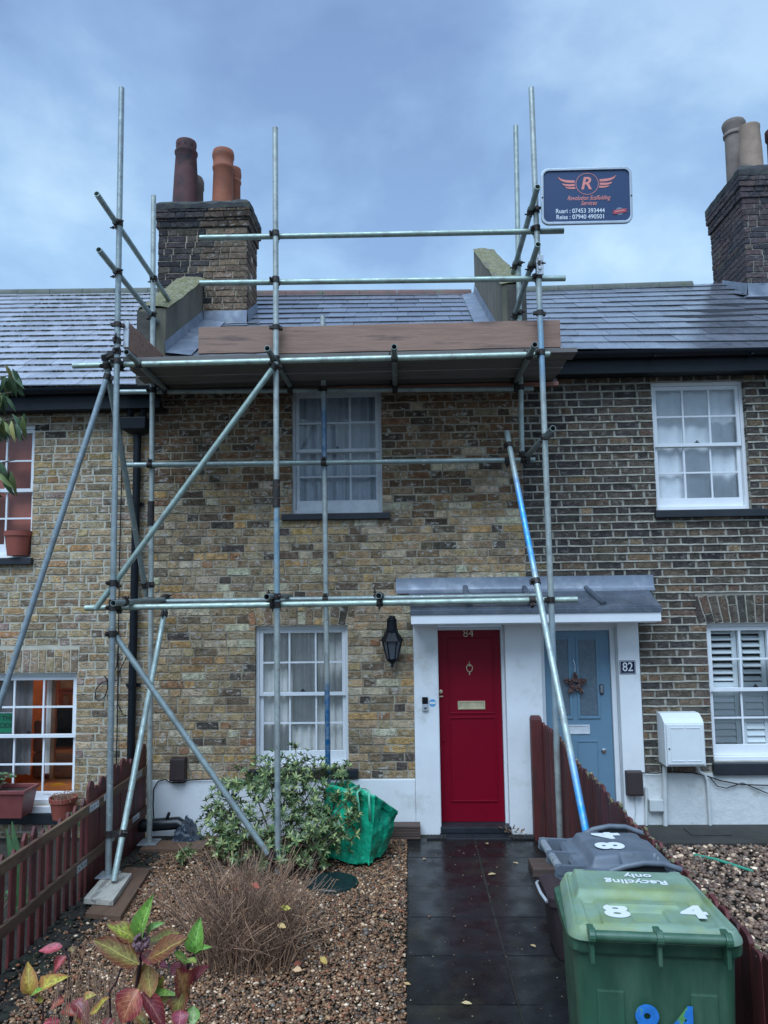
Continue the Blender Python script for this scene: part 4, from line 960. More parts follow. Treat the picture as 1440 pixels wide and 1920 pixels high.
cB2 = Vector((Px(436, 380, CF+.42), CF+.42, potz)); hB2 = Pz(440, 318, CF+.42)-potz
pot(stC, cB2, [(.10, -.05), (.095, hB2*.7), (.105, hB2*.72), (.105, hB2*.76), (.095, hB2*.78), (.108, hB2*.88), (.10, hB2), (.08, hB2), (.08, hB2*.6), (0, hB2*.6)], M['pot_red'])
cA2 = Vector((Px(364, 380, CF+.42), CF+.42, potz)); hA2 = Pz(376, 334, CF+.42)-potz
pot(stC, cA2, [(.115, -.05), (.11, hA2*.7), (.12, hA2*.74), (.118, hA2*.92), (.10, hA2), (.085, hA2), (.08, hA2*.6), (0, hA2*.6)], M['pot_brown'])
# right chimney, astride the ridge
yN, yF2 = 9.35, 10.35
cR0 = Px(1397, 450, yN); cR1 = cR0+1.15
zR = Pz(1400, 312, yN)
stR = chimney(house_r, cR0, cR1, yN, yF2, 5.2, zR, Pz(1400, 312, yN)-Pz(1400, 372, yN), ('front', 'left'), lambda r, u, z: (*pick(r, [((.085, .068, .066), 5), ((.105, .076, .072), 4), ((.062, .056, .06), 3), ((.12, .10, .08), 1)], tone=(1.1, 1.05, 1.1)), .2), 61)
b = B(); p0 = ptR(cR0, (yN-EY)/SLn)
b.add([(cR0-.012, yN-.012, p0.z+.16), (cR1, yN-.012, p0.z+.16), (cR1, yN-.02, p0.z), (cR0-.012, yN-.02, p0.z), (cR1, yN-.2, p0.z-.09), (cR0-.14, yN-.2, p0.z-.09)], [(0, 1, 2, 3), (3, 2, 4, 5)])
b.add([(cR0-.014, yN-.012, p0.z+.16), (cR0-.014, RY, p0.z+.5), (cR0-.03, RY, p0.z+.36), (cR0-.03, yN-.02, p0.z+.01), (cR0-.18, RY, p0.z+.36), (cR0-.16, yN-.2, p0.z-.06)], [(0, 3, 2, 1), (3, 5, 4, 2)])
b.build('lead_apron', M['lead'], house_r)
pz = zR-.03
cD = Vector((Px(1381, 320, yN+.62), yN+.62, pz)); hD = Pz(1378, 230, yN+.62)-pz
pot(stR, cD, [(.135, -.05), (.128, hD*.6), (.126, hD*.78), (.145, hD*.80), (.145, hD*.83), (.13, hD*.85), (.15, hD*.93), (.155, hD*.97), (.14, hD), (.11, hD), (.1, hD*.6), (0, hD*.6)], M['pot_brown'])
cE = Vector((Px(1410, 320, yN+.22), yN+.22, pz)); hE = Pz(1407, 238, yN+.22)-pz
pot(stR, cE, [(.145, -.05), (.138, hE*.5), (.125, hE*.92), (.132, hE*.95), (.132, hE*.99), (.12, hE), (.1, hE), (.1, hE*.6), (0, hE*.6)], M['pot_buff'])
cF = Vector((Px(1462, 320, yN+.3), yN+.3, pz)); hF = Pz(1450, 246, yN+.3)-pz
pot(stR, cF, [(.14, -.05), (.13, hF*.8), (.15, hF*.84), (.15, hF), (.12, hF), (.1, hF*.6), (0, hF*.6)], M['pot_dark'])
for h in PB: PB[h].finish()

# black rainwater pipes in the corner of the left house
b = B(); px_ = [(258, 815), (252, 1100), (245, 1440), (243, 1500)]
pts = [at(x, y, WALL-.07) for x, y in px_]; dpx = B().path(pts, .037, 14).build('downpipe', M['black_gloss'], house_l, smooth=50)
hc = at(255, 796, WALL-.09)
b = B(); b.add([(hc.x-.13, WALL-.19, hc.z+.055), (hc.x+.13, WALL-.19, hc.z+.055), (hc.x+.13, WALL-.01, hc.z+.055), (hc.x-.13, WALL-.01, hc.z+.055),
       (hc.x-.12, WALL-.18, hc.z-.06), (hc.x+.12, WALL-.18, hc.z-.06), (hc.x+.12, WALL-.01, hc.z-.06), (hc.x-.12, WALL-.01, hc.z-.06),
       (hc.x-.04, WALL-.11, hc.z-.1), (hc.x+.05, WALL-.11, hc.z-.1), (hc.x+.05, WALL-.03, hc.z-.1), (hc.x-.04, WALL-.03, hc.z-.1)],
      [(0, 1, 5, 4), (1, 2, 6, 5), (2, 3, 7, 6), (3, 0, 4, 7), (4, 5, 9, 8), (5, 6, 10, 9), (6, 7, 11, 10), (7, 4, 8, 11), (8, 9, 10, 11), (0, 3, 2, 1)])
b.build('hopper_head', M['black_gloss'], house_l, bev=.008)
for x in (244, 268):
    a = at(x+6, 735, WALL-.14); c = at(x, 782, WALL-.10); B().path([a, a.lerp(c, .4)+Vector((0, -.02, 0)), c], .034, 12).build('downpipe', M['black_gloss'], house_l, smooth=50)
for y in (945, 1285): p = at(254 if y < 1000 else 247, y, WALL-.07); B().lathe([(.044, -.02), (.044, .02)], p, 14).box(p.x-.07, p.x+.07, WALL-.035, WALL-.02, p.z-.015, p.z+.015).build('pipe_clip', M['black_gloss'], house_l)
# ================================================================== scaffold
YF, YB = 6.15, 6.95
scaf = thing('scaffold', 'grey steel tube scaffold with a boarded platform across the middle house', 'scaffold', (-.65, 6.5, 0))
POLES = {}
RP = .02415
def pole(key, name, p0, p1, tint=(1, 1, 1), mat=None):
    p0 = Vector(p0); p1 = Vector(p1)
    o = B().tube(p0, p1, RP, 16, hollow=.004).build(name, mat or M['steel'], scaf, smooth=40)
    o.color = (*tint, 1); POLES[key] = (p0, p1)
    d = (p1-p0).normalized()
    return o
def line_at(p0, p1, z):       # extend a pole to a height
    t = (z-p0.z)/(p1.z-p0.z); return p0+(p1-p0)*t
def up(key, name, top, bot, Y, z, Yb=None, **k):
    a, c = at(*top, Y), at(*bot, Yb or Y); pole(key, name, line_at(c, a, z), a, **k)
z9 = at(600, 600, YF).z
mS2 = painted_tube('tube_blue_middle', [(2.1, 3.05, .15, .5), (.3, .9, .2, .2)], (.08, .28, .42))
mS3 = painted_tube('tube_blue_right', [(3.95, 4.5, .14, .6), (1.2, 2.0, .25, .4)], (.10, .33, .55))
mBC = painted_tube('tube_blue_back', [(.55, 1.40, .08, 1.0), (3.4, 4.0, .12, .8)], (.012, .13, .30))
mD6 = painted_tube('tube_blue_brace', [(2.45, 3.15, .12, 1.0), (.0, 1.08, .10, 1.0)], (.05, .36, .80))
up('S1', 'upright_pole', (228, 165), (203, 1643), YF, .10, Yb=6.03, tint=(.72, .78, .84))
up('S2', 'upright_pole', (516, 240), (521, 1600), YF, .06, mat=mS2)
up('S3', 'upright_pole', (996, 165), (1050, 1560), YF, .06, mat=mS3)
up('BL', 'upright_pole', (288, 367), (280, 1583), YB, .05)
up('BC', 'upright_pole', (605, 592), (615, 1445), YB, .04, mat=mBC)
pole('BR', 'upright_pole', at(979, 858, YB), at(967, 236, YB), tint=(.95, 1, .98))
# couplers and poles: ledgers, transoms, guard rails, braces
YL = YF+.052
LT = (1.0, 1.14, 1.04)
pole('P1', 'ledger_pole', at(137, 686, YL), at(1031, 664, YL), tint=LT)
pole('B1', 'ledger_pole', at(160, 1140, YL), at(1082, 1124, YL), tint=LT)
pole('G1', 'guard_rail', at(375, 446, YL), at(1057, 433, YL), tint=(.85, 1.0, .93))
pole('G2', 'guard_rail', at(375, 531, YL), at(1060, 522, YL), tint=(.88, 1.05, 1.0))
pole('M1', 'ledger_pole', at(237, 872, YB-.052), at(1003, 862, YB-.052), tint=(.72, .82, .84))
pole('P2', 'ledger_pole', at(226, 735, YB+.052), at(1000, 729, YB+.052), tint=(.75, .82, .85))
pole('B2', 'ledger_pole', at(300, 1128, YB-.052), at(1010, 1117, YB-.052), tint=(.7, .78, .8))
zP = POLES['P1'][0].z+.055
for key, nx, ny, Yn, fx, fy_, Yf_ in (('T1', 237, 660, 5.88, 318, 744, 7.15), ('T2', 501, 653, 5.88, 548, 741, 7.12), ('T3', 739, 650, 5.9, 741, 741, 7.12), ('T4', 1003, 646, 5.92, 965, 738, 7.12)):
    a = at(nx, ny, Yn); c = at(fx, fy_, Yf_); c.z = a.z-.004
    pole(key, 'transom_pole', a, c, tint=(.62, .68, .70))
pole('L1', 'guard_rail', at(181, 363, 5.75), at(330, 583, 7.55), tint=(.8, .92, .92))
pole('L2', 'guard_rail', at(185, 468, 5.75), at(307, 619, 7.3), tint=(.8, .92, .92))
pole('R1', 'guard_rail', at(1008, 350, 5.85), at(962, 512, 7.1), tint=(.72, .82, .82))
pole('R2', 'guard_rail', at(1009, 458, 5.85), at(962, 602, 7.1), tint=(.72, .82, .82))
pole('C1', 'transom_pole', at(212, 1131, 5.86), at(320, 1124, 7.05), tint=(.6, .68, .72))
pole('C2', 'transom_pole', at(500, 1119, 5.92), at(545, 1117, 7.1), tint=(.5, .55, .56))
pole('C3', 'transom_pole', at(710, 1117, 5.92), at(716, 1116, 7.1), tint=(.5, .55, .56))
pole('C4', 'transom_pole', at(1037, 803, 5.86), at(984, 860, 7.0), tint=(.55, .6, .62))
pole('D1', 'brace_pole', at(179, 1142, YF-.052), at(518, 682, YF-.052), tint=(.8, .95, .9))
pole('D2', 'brace_pole', at(205, 1176, YF-.052), at(510, 1612, YF-.052), tint=(.75, .84, .88))
pole('D3', 'brace_pole', line_at(at(309, 1148, 6.88), at(211, 1664, 5.86), .10), at(309, 1146, 6.88), tint=(1.0, 1.12, 1.1))
d4a, d4b = at(203, 700, YF-.02), at(0, 1318, 5.95)
pole('D4', 'raking_pole', line_at(d4a, d4b, .02), d4a, tint=(.66, .74, .86))
pole('D5', 'brace_pole', at(275, 1118, 7.0), at(196, 664, YF-.03), tint=(.62, .66, .66))
d6a, d6b = at(950, 810, YB-.13), at(1097, 1550, 5.0)
pole('D6', 'raking_pole', line_at(d6a, d6b, .02), d6a, tint=(1.0, 1.1, 1.12), mat=mD6)
def coupler(k0, k1, sz=1.0):
    (a0, a1), (b0, b1) = POLES[k0], POLES[k1]
    da, db = (a1-a0).normalized(), (b1-b0).normalized(); w0 = a0-b0
    bb = da.dot(db); den = 1-bb*bb
    if den < 1e-4: return
    s = (bb*db.dot(w0)-da.dot(w0))/den; t = (db.dot(w0)-bb*da.dot(w0))/den
    s = max(.03, min((a1-a0).length-.03, s)); t = max(.03, min((b1-b0).length-.03, t))
    pa, pb = a0+da*s, b0+db*t; v = (pb-pa)
    vn = v.normalized() if v.length > .02 else da.cross(db).normalized()
    b = B(); sid = da.cross(vn).normalized(); sid2 = db.cross(vn).normalized()
    for p, d in ((pa, da), (pb, db)):
        b.lathe([(RP+.002, -.026), (RP+.0075, -.024), (RP+.0075, .024), (RP+.002, .026)], p, 14, axis=d)
    if v.length < .16: b.obox((pa+pb)/2, vn*max(.01, v.length/2-.012), sid*.020, vn.cross(sid)*.020)
    for p, d, s_, sg in ((pa, da, sid, 1), (pb, db, sid2, -1)):
        o = p+s_*sg*(RP+.014); b.obox(o, s_*.014, d*.018, s_.cross(d)*.010)
        q = vn*(-1 if p is pa else 1)
        b.tube(o-q*.02, o+q*.055, .0065, 6).tube(o+q*.022, o+q*.036, .0135, 6)
    b.build('coupler', M['rust'], scaf, smooth=35)
for pr in ('S1 P1', 'S2 P1', 'S3 P1', 'S1 B1', 'S2 B1', 'S3 B1', 'S2 G1', 'S3 G1', 'S2 G2', 'S3 G2', 'S1 L1', 'S1 L2', 'BL L1', 'BL L2', 'S3 R1', 'S3 R2', 'BR R1', 'BR R2',
           'BL M1', 'BC M1', 'BR M1', 'D6 M1', 'C4 M1', 'BL P2', 'BC P2', 'BR P2', 'P1 T1', 'P1 T2', 'P1 T3', 'P1 T4', 'P2 T1', 'P2 T2', 'P2 T3', 'P2 T4',
           'S2 D1', 'S1 D1', 'S1 D2', 'S2 D2', 'S1 C1', 'BL C1', 'D3 C1', 'S2 C2', 'B1 C3', 'B1 C2', 'S3 C4', 'S1 D4', 'S1 D5', 'P1 D5', 'D6 B1', 'BC B2', 'BL B2', 'BL D5', 'S1 D3'):
    coupler(*pr.split())
# sleeve coupler on the middle upright, toe-board clips
a = at(518, 922, YF); B().tube(a-Vector((0, 0, .13)), a+Vector((0, 0, .10)), .031, 14).tube(a+Vector((-.045, -.02, .05)), a+Vector((.035, -.02, .05)), .008, 6).tube(a+Vector((-.045, -.02, -.06)), a+Vector((.035, -.02, -.06)), .008, 6).build('sleeve_coupler', M['rust'], scaf, smooth=40)
a = at(283, 960, YB); B().tube(a-Vector((0, 0, .13)), a+Vector((0, 0, .10)), .031, 14).build('sleeve_coupler', M['rust'], scaf, smooth=40)
for k, y in (('S2', 612), ('S3', 597), ('S1', 603)):
    p0, p1 = POLES[k]; z = at(600, y, YF).z; p = p0+(p1-p0)*((z-p0.z)/(p1.z-p0.z))
    B().lathe([(RP+.002, -.022), (RP+.008, -.02), (RP+.008, .02), (RP+.002, .022)], p, 14, axis=p1-p0).box(p.x-.055, p.x-.02, p.y-.02, p.y+.02, z-.012, z+.012).box(p.x+.02, p.x+.05, p.y, p.y+.05, z-.012, z+.012).build('board_clip', M['rust'], scaf, smooth=35)
a = at(1012, 497, YF-.03); B().box(a.x-.03, a.x+.03, a.y-.012, a.y+.012, a.z-.085, a.z+.085).tube(a+Vector((0, -.02, .04)), a+Vector((0, .01, .04)), .016, 8).tube(a+Vector((0, -.02, -.03)), a+Vector((0, .01, -.03)), .016, 8).build('clamp_plate', M['galv'], scaf, bev=.003)

# deck boards lying on the transoms
zd = POLES['T3'][0].z+RP+.003
def board(x0, x1, y0, y1, z0, z1, name='scaffold_board', mat='board', tint=(1, 1, 1), parent=scaf, seed=0, bend=.004):
    r = random.Random(seed); n = 8; vs = []; fs = []
    for i in range(n+1):
        x = x0+(x1-x0)*i/n; d = r.uniform(-bend, bend) if 0 < i < n else 0
        vs += [(x, y0+d*.4, z0+d), (x, y1+d*.4, z0+d), (x, y1+d*.4, z1+d), (x, y0+d*.4, z1+d)]
    for i in range(n):
        for j in range(4): fs.append((4*i+j, 4*i+(j+1) % 4, 4*i+4+(j+1) % 4, 4*i+4+j))
    fs += [(3, 2, 1, 0), (4*n, 4*n+1, 4*n+2, 4*n+3)]
    o = B().add(vs, fs).build(name, M[mat], parent, bev=.003); o.color = (*tint, 1); return o
y = YL+.030
xl_, xr_ = at(230, 660, y).x, at(1083, 655, y).x
for i in range(5):
    r = random.Random(i+40); k = r.uniform(.8, 1.15)
    board(xl_+r.uniform(-.05, .05)*(i > 0), xr_+r.uniform(-.05, .02)*(i > 0), y+.006, y+.222, zd+r.uniform(0, .006), zd+.038+r.uniform(0, .004), mat='deck', tint=(k, k, k), seed=i)
    y += .2315
board(at(320, 722, 7.12).x, at(1046, 711, 7.12).x, 7.095, 7.14, zd-.05, zd-.012, tint=(1.3, .9, .85), seed=9, bend=.002)
# toe boards standing on edge
yt = YL+.036
a, c = at(372, 640, yt), at(527, 636, yt); board(a.x, c.x, yt, yt+.036, at(450, 664, yt).z+.012, at(450, 612, yt).z, name='toe_board', tint=(1.08, 1.06, 1.06), seed=20)
a, c = at(522, 636, yt), at(1051, 626, yt); board(a.x, c.x, yt+.002, yt+.038, at(780, 658, yt).z+.006, at(780, 606, yt).z, name='toe_board', tint=(1.14, 1.08, 1.08), seed=21)
a = at(228, 605, YF+.02); zb_, zt_ = at(232, 655, YF+.02).z, a.z
b = B(); x = a.x+.03; b.box(x, x+.036, YF+.0, 7.2, zb_, zt_); o = b.build('toe_board', M['board'], scaf, bev=.003); o.color = (1.25, 1.1, 1.0, 1)
B().box(x-.004, x+.042, YF-.006, YF+.012, zb_+.01, zt_+.004).build('board_band', M['galv'], scaf, bev=.002)
# base plates
for key, w in (('S1', .075), ('BL', .085)):
    p = POLES[key][0]; B().box(p.x-w, p.x+w, p.y-w, p.y+w, p.z-.012, p.z-.002).tube((p.x, p.y, p.z-.004), (p.x, p.y, p.z+.05), .019, 12).build('base_plate', M['galv'], scaf, bev=.002)

# ================================================================== company sign
sg_c = at(1099.5, 368, YF-.14); k = sg_c.y*1.0
wS = (at(1185, 368, YF-.14)-at(1014, 368, YF-.14)).length; hS = (at(1100, 316, YF-.14)-at(1100, 421, YF-.14)).length
roll = math.radians(-.3)
SX = Vector((math.cos(roll), 0, math.sin(roll))); SZv = Vector((-math.sin(roll)+.018, 0, math.cos(roll))).normalized(); SN = Vector((0, -1, 0))
sign = thing('company_sign', 'dark navy advertising board with a winged red letter, clamped high on the right upright', 'sign', tuple(sg_c))
def rr_poly(w, h, r, n=6):
    pts = []
    for cx, cy, a0 in ((w/2-r, h/2-r, 0), (-w/2+r, h/2-r, 90), (-w/2+r, -h/2+r, 180), (w/2-r, -h/2+r, 270)):
        for i in range(n+1): t = math.radians(a0+90*i/n); pts.append((cx+r*math.cos(t), cy+r*math.sin(t)))
    return pts
SP = lambda x, y, d=0: sg_c+SX*x+SZv*y+SN*d
rb = .055
B().prism([SP(x, y, -.006) for x, y in rr_poly(wS-.02, hS-.02, rb)], SN*.008).build('sign_panel', M['sign_navy'], sign)
o_, i_ = rr_poly(wS, hS, rb+.01), rr_poly(wS-.042, hS-.042, rb-.008); n = len(o_); vs = []; fs = []
for d in (-.012, .014): vs += [SP(x, y, d) for x, y in o_]+[SP(x, y, d) for x, y in i_]
for i in range(n):
    j = (i+1) % n
    fs += [(i, j, 2*n+j, 2*n+i), (n+j, n+i, 3*n+i, 3*n+j), (2*n+i, 2*n+j, 3*n+j, 3*n+i), (j, i, n+i, n+j)]
B().add(vs, fs).build('sign_frame', M['alu'], sign, bev=.003)
sm = lambda x, y: frame_mtx(SP(x, y, .0035), SX, SZv, SN)
uw, uh = wS/1110, hS/720           # detail view units of the board (1110 x 720)
SU = lambda X, Y: ((X-712)*uw, (508-Y)*uh)
text_obj('logo_letter', 'R', .150, M['sign_coral'], sm(*SU(705, 352)), sign, ext=.001, shear=.22, off=.003)
x, y = SU(722, 352); R_ = 140*uw
ring = [(R_*math.cos(t), R_*math.sin(t)) for t in np.linspace(0, 2*math.pi, 41)[:-1]]; vs = []; fs = []
for rad, d in ((1.0, .0025), (.955, .0025), (1.0, .0045), (.955, .0045)): vs += [SP(x+p*rad, y+q*rad, d) for p, q in ring]
for i in range(40): j = (i+1) % 40; fs += [(80+i, 80+j, 120+j, 120+i), (i, j, 80+j, 80+i), (40+j, 40+i, 120+i, 120+j)]
B().add(vs, fs).build('logo_ring', M['sign_coral'], sign)
def swoosh(pts_top, pts_bot, mat=M['sign_coral']):
    poly = [SP(*SU(*p), .0025) for p in pts_top]+[SP(*SU(*p), .0025) for p in reversed(pts_bot)]
    B().prism(poly, SN*.002).build('logo_wing', mat, sign)
for sgn in (-1, 1):
    mir = lambda L_: [((722-(722-p[0])) if sgn < 0 else (722+(722-p[0])), p[1] if sgn < 0 else p[1]-8) for p in L_]
    swoosh(mir([(362, 252), (410, 283), (470, 297), (572, 305)]), mir([(395, 298), (440, 322), (490, 332), (568, 334)]))
    swoosh(mir([(412, 338), (450, 348), (500, 352), (568, 348)]), mir([(432, 362), (470, 376), (510, 380), (570, 376)]))
    swoosh(mir([(448, 382), (480, 390), (520, 392), (572, 388)]), mir([(470, 402), (500, 411), (540, 414), (580, 412)]))
text_obj('sign_lettering', 'Revolution Scaffolding', .053, M['sign_coral'], sm(*SU(735, 533)), sign, ext=.0008, shear=.42, xs=.74, off=.0005)
text_obj('sign_lettering', 'Services', .053, M['sign_coral'], sm(*SU(735, 600)), sign, ext=.0008, shear=.42, xs=.74, off=.0005)
text_obj('sign_lettering', 'Ruari : 07453 393444', .0525, M['sign_white'], sm(*SU(632, 697)), sign, ext=.0008, xs=.88, off=.0006)
text_obj('sign_lettering', 'Reiss : 07940 490501', .0525, M['sign_white'], sm(*SU(635, 774)), sign, ext=.0008, xs=.88, off=.0006)
x, y = SU(1110, 712)
B().prism([SP(x+.033*math.cos(t), y+.033*math.sin(t), .0025) for t in np.linspace(0, 2*math.pi, 25)[:-1]], SN*.0015).build('sign_badge', M['sign_grey'], sign)
B().prism([SP(x+p, y+q, .0045) for p, q in ((-.062, -.020), (-.050, -.003), (-.058, .008), (.035, .022), (.062, .018), (.052, .004), (.062, -.008), (-.035, -.026))], SN*.0015).build('badge_ribbon', M['sign_red'], sign)
B().prism([SP(x+p, y+q, .0064) for p, q in ((-.040, -.010), (-.040, .0), (.038, .012), (.038, .002))], SN*.0008).build('badge_ribbon', M['sign_coral'], sign)
for sx in (-1, 1): B().lathe([(.007, 0), (.007, .003), (.003, .005)], SP(sx*(wS/2-.010), -.01, .014), 10, axis=SN).build('screw', M['black_stone'], sign)

# ================================================================== sole boards under the uprights
p = POLES['S1'][0]
def slabwood(name, label, cat, corners, z0, z1, mat, tint=(1, 1, 1)):
    v = [(x, y, z0) for x, y in corners]+[(x, y, z1) for x, y in corners]
    o = B().add(v, [(3, 2, 1, 0), (4, 5, 6, 7), (0, 1, 5, 4), (1, 2, 6, 5), (2, 3, 7, 6), (3, 0, 4, 7)]).build(name, M[mat], None, bev=.004); o.color = (*tint, 1)
    return tag(o, label, cat)
g = lambda x, y, z: tuple(gr(x, y, z)[:2])
slabwood('sole_board', 'long wet brown plank on the gravel under the pale block beside the left fence', 'plank', [g(160, 1712, .04), g(226, 1718, .04), g(283, 1628, .04), g(236, 1626, .04)], .004, .042, 'sole')
slabwood('packing_board', 'short pale weathered board carrying the front left scaffold foot', 'plank', [g(157, 1684, .085), g(212, 1688, .085), g(247, 1637, .085), g(200, 1634, .085)], .045, .085, 'pale_wood')
slabwood('sole_board', 'brown plank under the rear scaffold foot, beside the dark plastic sheet', 'plank', [g(261, 1592, .035), (at(380, 1592, 6.8).x, g(380, 1592, .035)[1]), (at(380, 1592, 6.8).x, g(380, 1592, .035)[1]+.23), (g(261, 1592, .035)[0]+.02, g(261, 1592, .035)[1]+.23)], .003, .036, 'sole', (1.1, 1.1, 1.1))
# ================================================================== things on the walls
# carriage lantern
lc = at(735, 1200, WALL-.16); zz = lambda y: at(735, y, WALL-.16).z
lan = thing('wall_lantern', 'black six-sided carriage lantern fixed to the brick left of the red door', 'lantern', (lc.x, WALL, lc.z))
B().lathe([(.055, 0), (.058, .05), (.050, .055), (.045, .14), (.050, .145), (.035, .165), (.012, .18), (0, .19)], (lc.x, lc.y, zz(1190)-.01), 12).build('lantern_chimney', M['black_gloss'], lan, smooth=40)
B().lathe([(.045, 0), (.105, -.085), (.112, -.095), (.098, -.10)], (lc.x, lc.y, zz(1182)), 6).build('lantern_hood', M['black_gloss'], lan)
zt_, zb_ = zz(1201), zz(1235)
B().lathe([(.088, 0), (.048, -(zt_-zb_))], (lc.x, lc.y, zt_), 6).build('lantern_glass', M['lantern_glass'], lan)
for i in range(6):
    t = 2*math.pi*i/6; p0 = Vector((lc.x+.092*math.cos(t), lc.y+.092*math.sin(t), zt_)); p1 = Vector((lc.x+.05*math.cos(t), lc.y+.05*math.sin(t), zb_))
    B().tube(p0, p1, .0065, 6).build('lantern_bar', M['black_gloss'], lan)
B().lathe([(.056, .0), (.052, -.012), (.03, -.035), (.012, -.05), (.014, -.065), (.004, -.085)], (lc.x, lc.y, zb_), 10).build('lantern_finial', M['black_gloss'], lan, smooth=40)
B().path([(lc.x, WALL-.005, zz(1170)), (lc.x, WALL-.06, zz(1160)), (lc.x, lc.y+.03, zz(1172))], .012, 8).box(lc.x-.03, lc.x+.03, WALL-.012, WALL+.01, zz(1178)-.04, zz(1162)+.03).build('lantern_bracket', M['black_gloss'], lan)
# doorbell and sticker
c = at(797, 1320, PF); db = thing('doorbell', 'slim grey and black camera doorbell on the white pier left of the red door', 'doorbell', tuple(c))
B().box(c.x-.028, c.x+.028, PF-.022, PF-.001, c.z-.062, c.z+.002).build('bell_body', M['grey_plastic'], db, bev=.006)
B().box(c.x-.028, c.x+.028, PF-.022, PF-.001, c.z+.003, c.z+.066).build('bell_camera', M['tv'], db, bev=.006)
B().lathe([(.014, 0), (.014, .004), (.009, .005)], (c.x, PF-.022, c.z-.03), 14, axis=(0, -1, 0)).build('bell_button', M['chrome'], db, smooth=40)
c = at(811, 1318, PF); st = thing('round_sticker', 'small round blue and white sticker beside the doorbell', 'sticker', tuple(c))
B().lathe([(.034, 0), (.034, .0015)], (c.x, PF-.001, c.z), 24, axis=(0, -1, 0)).build('sticker_disc', M['sticker_blue'], st)
B().box(c.x-.030, c.x+.030, PF-.0042, PF-.0026, c.z-.011, c.z+.011).build('sticker_band', M['white_enamel'], st)
# number plate 82
c = at(1176.5, 1251, PF); npl = thing('number_plate', 'dark blue enamel plate with white 82 on the white pier right of the blue door', 'number plate', tuple(c))
w_, h_ = .148, .125
B().box(c.x-w_/2, c.x+w_/2, PF-.008, PF-.001, c.z-h_/2, c.z+h_/2).build('plate', M['navy_enamel'], npl, bev=.004)
b = B()
for a0, a1, e0, e1 in ((-w_/2+.006, w_/2-.006, h_/2-.009, h_/2-.006), (-w_/2+.006, w_/2-.006, -h_/2+.006, -h_/2+.009), (-w_/2+.006, -w_/2+.009, -h_/2+.009, h_/2-.009), (w_/2-.009, w_/2-.006, -h_/2+.009, h_/2-.009)):
    b.box(c.x+a0, c.x+a1, PF-.0095, PF-.0082, c.z+e0, c.z+e1)
b.build('plate_border', M['white_enamel'], npl)
text_obj('plate_number', '82', .115, M['white_enamel'], FACE((c.x, PF-.0092, c.z)), npl, ext=.0008, off=.001, xs=.88)
# meter box
my = WALL-.23; a, c = at(1246, 1352, my), at(1326, 1438, my); x0, x1 = a.x, c.x; z0, z1 = c.z, at(1285, 1356, my).z; zt_ = at(1270, 1335, WALL-.05).z
mb = thing('meter_box', 'white plastic utility meter box with sloping lid on the dark brick beside the shuttered window', 'meter box', (x0, WALL, z0))
b = B(); prof_ = [(WALL-.004, z0), (my+.02, z0), (my+.02, z1), (my+.06, z1+.035), (WALL-.10, zt_), (WALL-.004, zt_)]
b.prism([(x0, y, z) for y, z in prof_], (x1-x0, 0, 0)).build('box_body', M['meter'], mb, bev=.006)
door_ = B().box(x0+.012, x1-.012, my, my+.019, z0+.02, z1-.012).build('box_door', M['meter'], mb, bev=.005)
b = B(); q = .045
for (e0, e1, f0, f1) in ((x0+q, (x0+x1)/2-.01, z1-.045, z1-.040), ((x0+x1)/2+.01, x1-q, z1-.045, z1-.040), (x0+q, (x0+x1)/2-.01, z0+.05, z0+.055), ((x0+x1)/2+.01, x1-q, z0+.05, z0+.055), (x0+q, x0+q+.005, z0+.055, z1-.045), (x1-q-.005, x1-q, z0+.055, z1-.045)):
    b.box(e0, e1, my-.004, my+.002, f0, f1)
b.build('door_rib', M['meter'], door_)
B().lathe([(.009, 0), (.009, .005), (.004, .006)], (x0+.03, my, (z0+z1)/2-.03), 12, axis=(0, -1, 0)).build('box_latch', M['chrome'], mb)
# conduits, boxes and cables along the right wall
def pipe(name, label, cat, pts, r, mat, n=12, cy=None):
    o = B().path(pts, r, n).build(name, M[mat], None, smooth=50); return tag(o, label, cat)
pipe('conduit', 'straight white conduit running down from the left underside of the meter box', 'pipe', [at(1246, 1436, PF-.03), at(1247, 1500, PF-.03), at(1248, 1556, PF-.03)], .021, 'conduit')
pipe('conduit', 'white conduit with an elbow below the right corner of the meter box', 'pipe', [at(1308, 1437, PF-.05), at(1311, 1447, PF-.03), at(1321, 1452, PF-.02), at(1326, 1464, PF-.02), at(1329, 1500, PF-.02), at(1332, 1552, PF-.02)], .015, 'conduit')
pipe('conduit', 'short white conduit beside the dark brown box, open at its top', 'pipe', [at(1211, 1476, PF-.02), at(1212, 1554, PF-.02)], .014, 'conduit')
c = at(1230, 1509, PF-.03); o = B().box(c.x-.063, c.x+.063, PF-.055, PF+.004, c.z-.055, c.z+.05).build('junction_box', M['conduit'], None, bev=.008); tag(o, 'small square white box low on the right plinth between two conduits', 'junction box')
def vent_box(c, w, h, label):
    t = thing('terminal_box', label, 'wall box', tuple(c))
    B().add([(c.x-w/2, PF+.02, c.z-h/2), (c.x+w/2, PF+.02, c.z-h/2), (c.x+w/2, PF+.02, c.z+h/2), (c.x-w/2, PF+.02, c.z+h/2), (c.x-w*.46, PF-.075, c.z-h*.47), (c.x+w*.46, PF-.075, c.z-h*.47), (c.x+w*.46, PF-.06, c.z+h*.46), (c.x-w*.46, PF-.06, c.z+h*.46)],
            [(4, 5, 6, 7), (0, 1, 5, 4), (1, 2, 6, 5), (2, 3, 7, 6), (3, 0, 4, 7)]).build('box_cover', M['brownbox'], t, bev=.008)
    B().box(c.x-w*.40, c.x+w*.40, PF-.079, PF-.07, c.z-h*.40, c.z-h*.36).build('cover_lip', M['brownbox'], t)
vent_box(at(1190, 1469, PF-.04), .155, .225, 'dark brown plastic box on the right pier below the number plate')
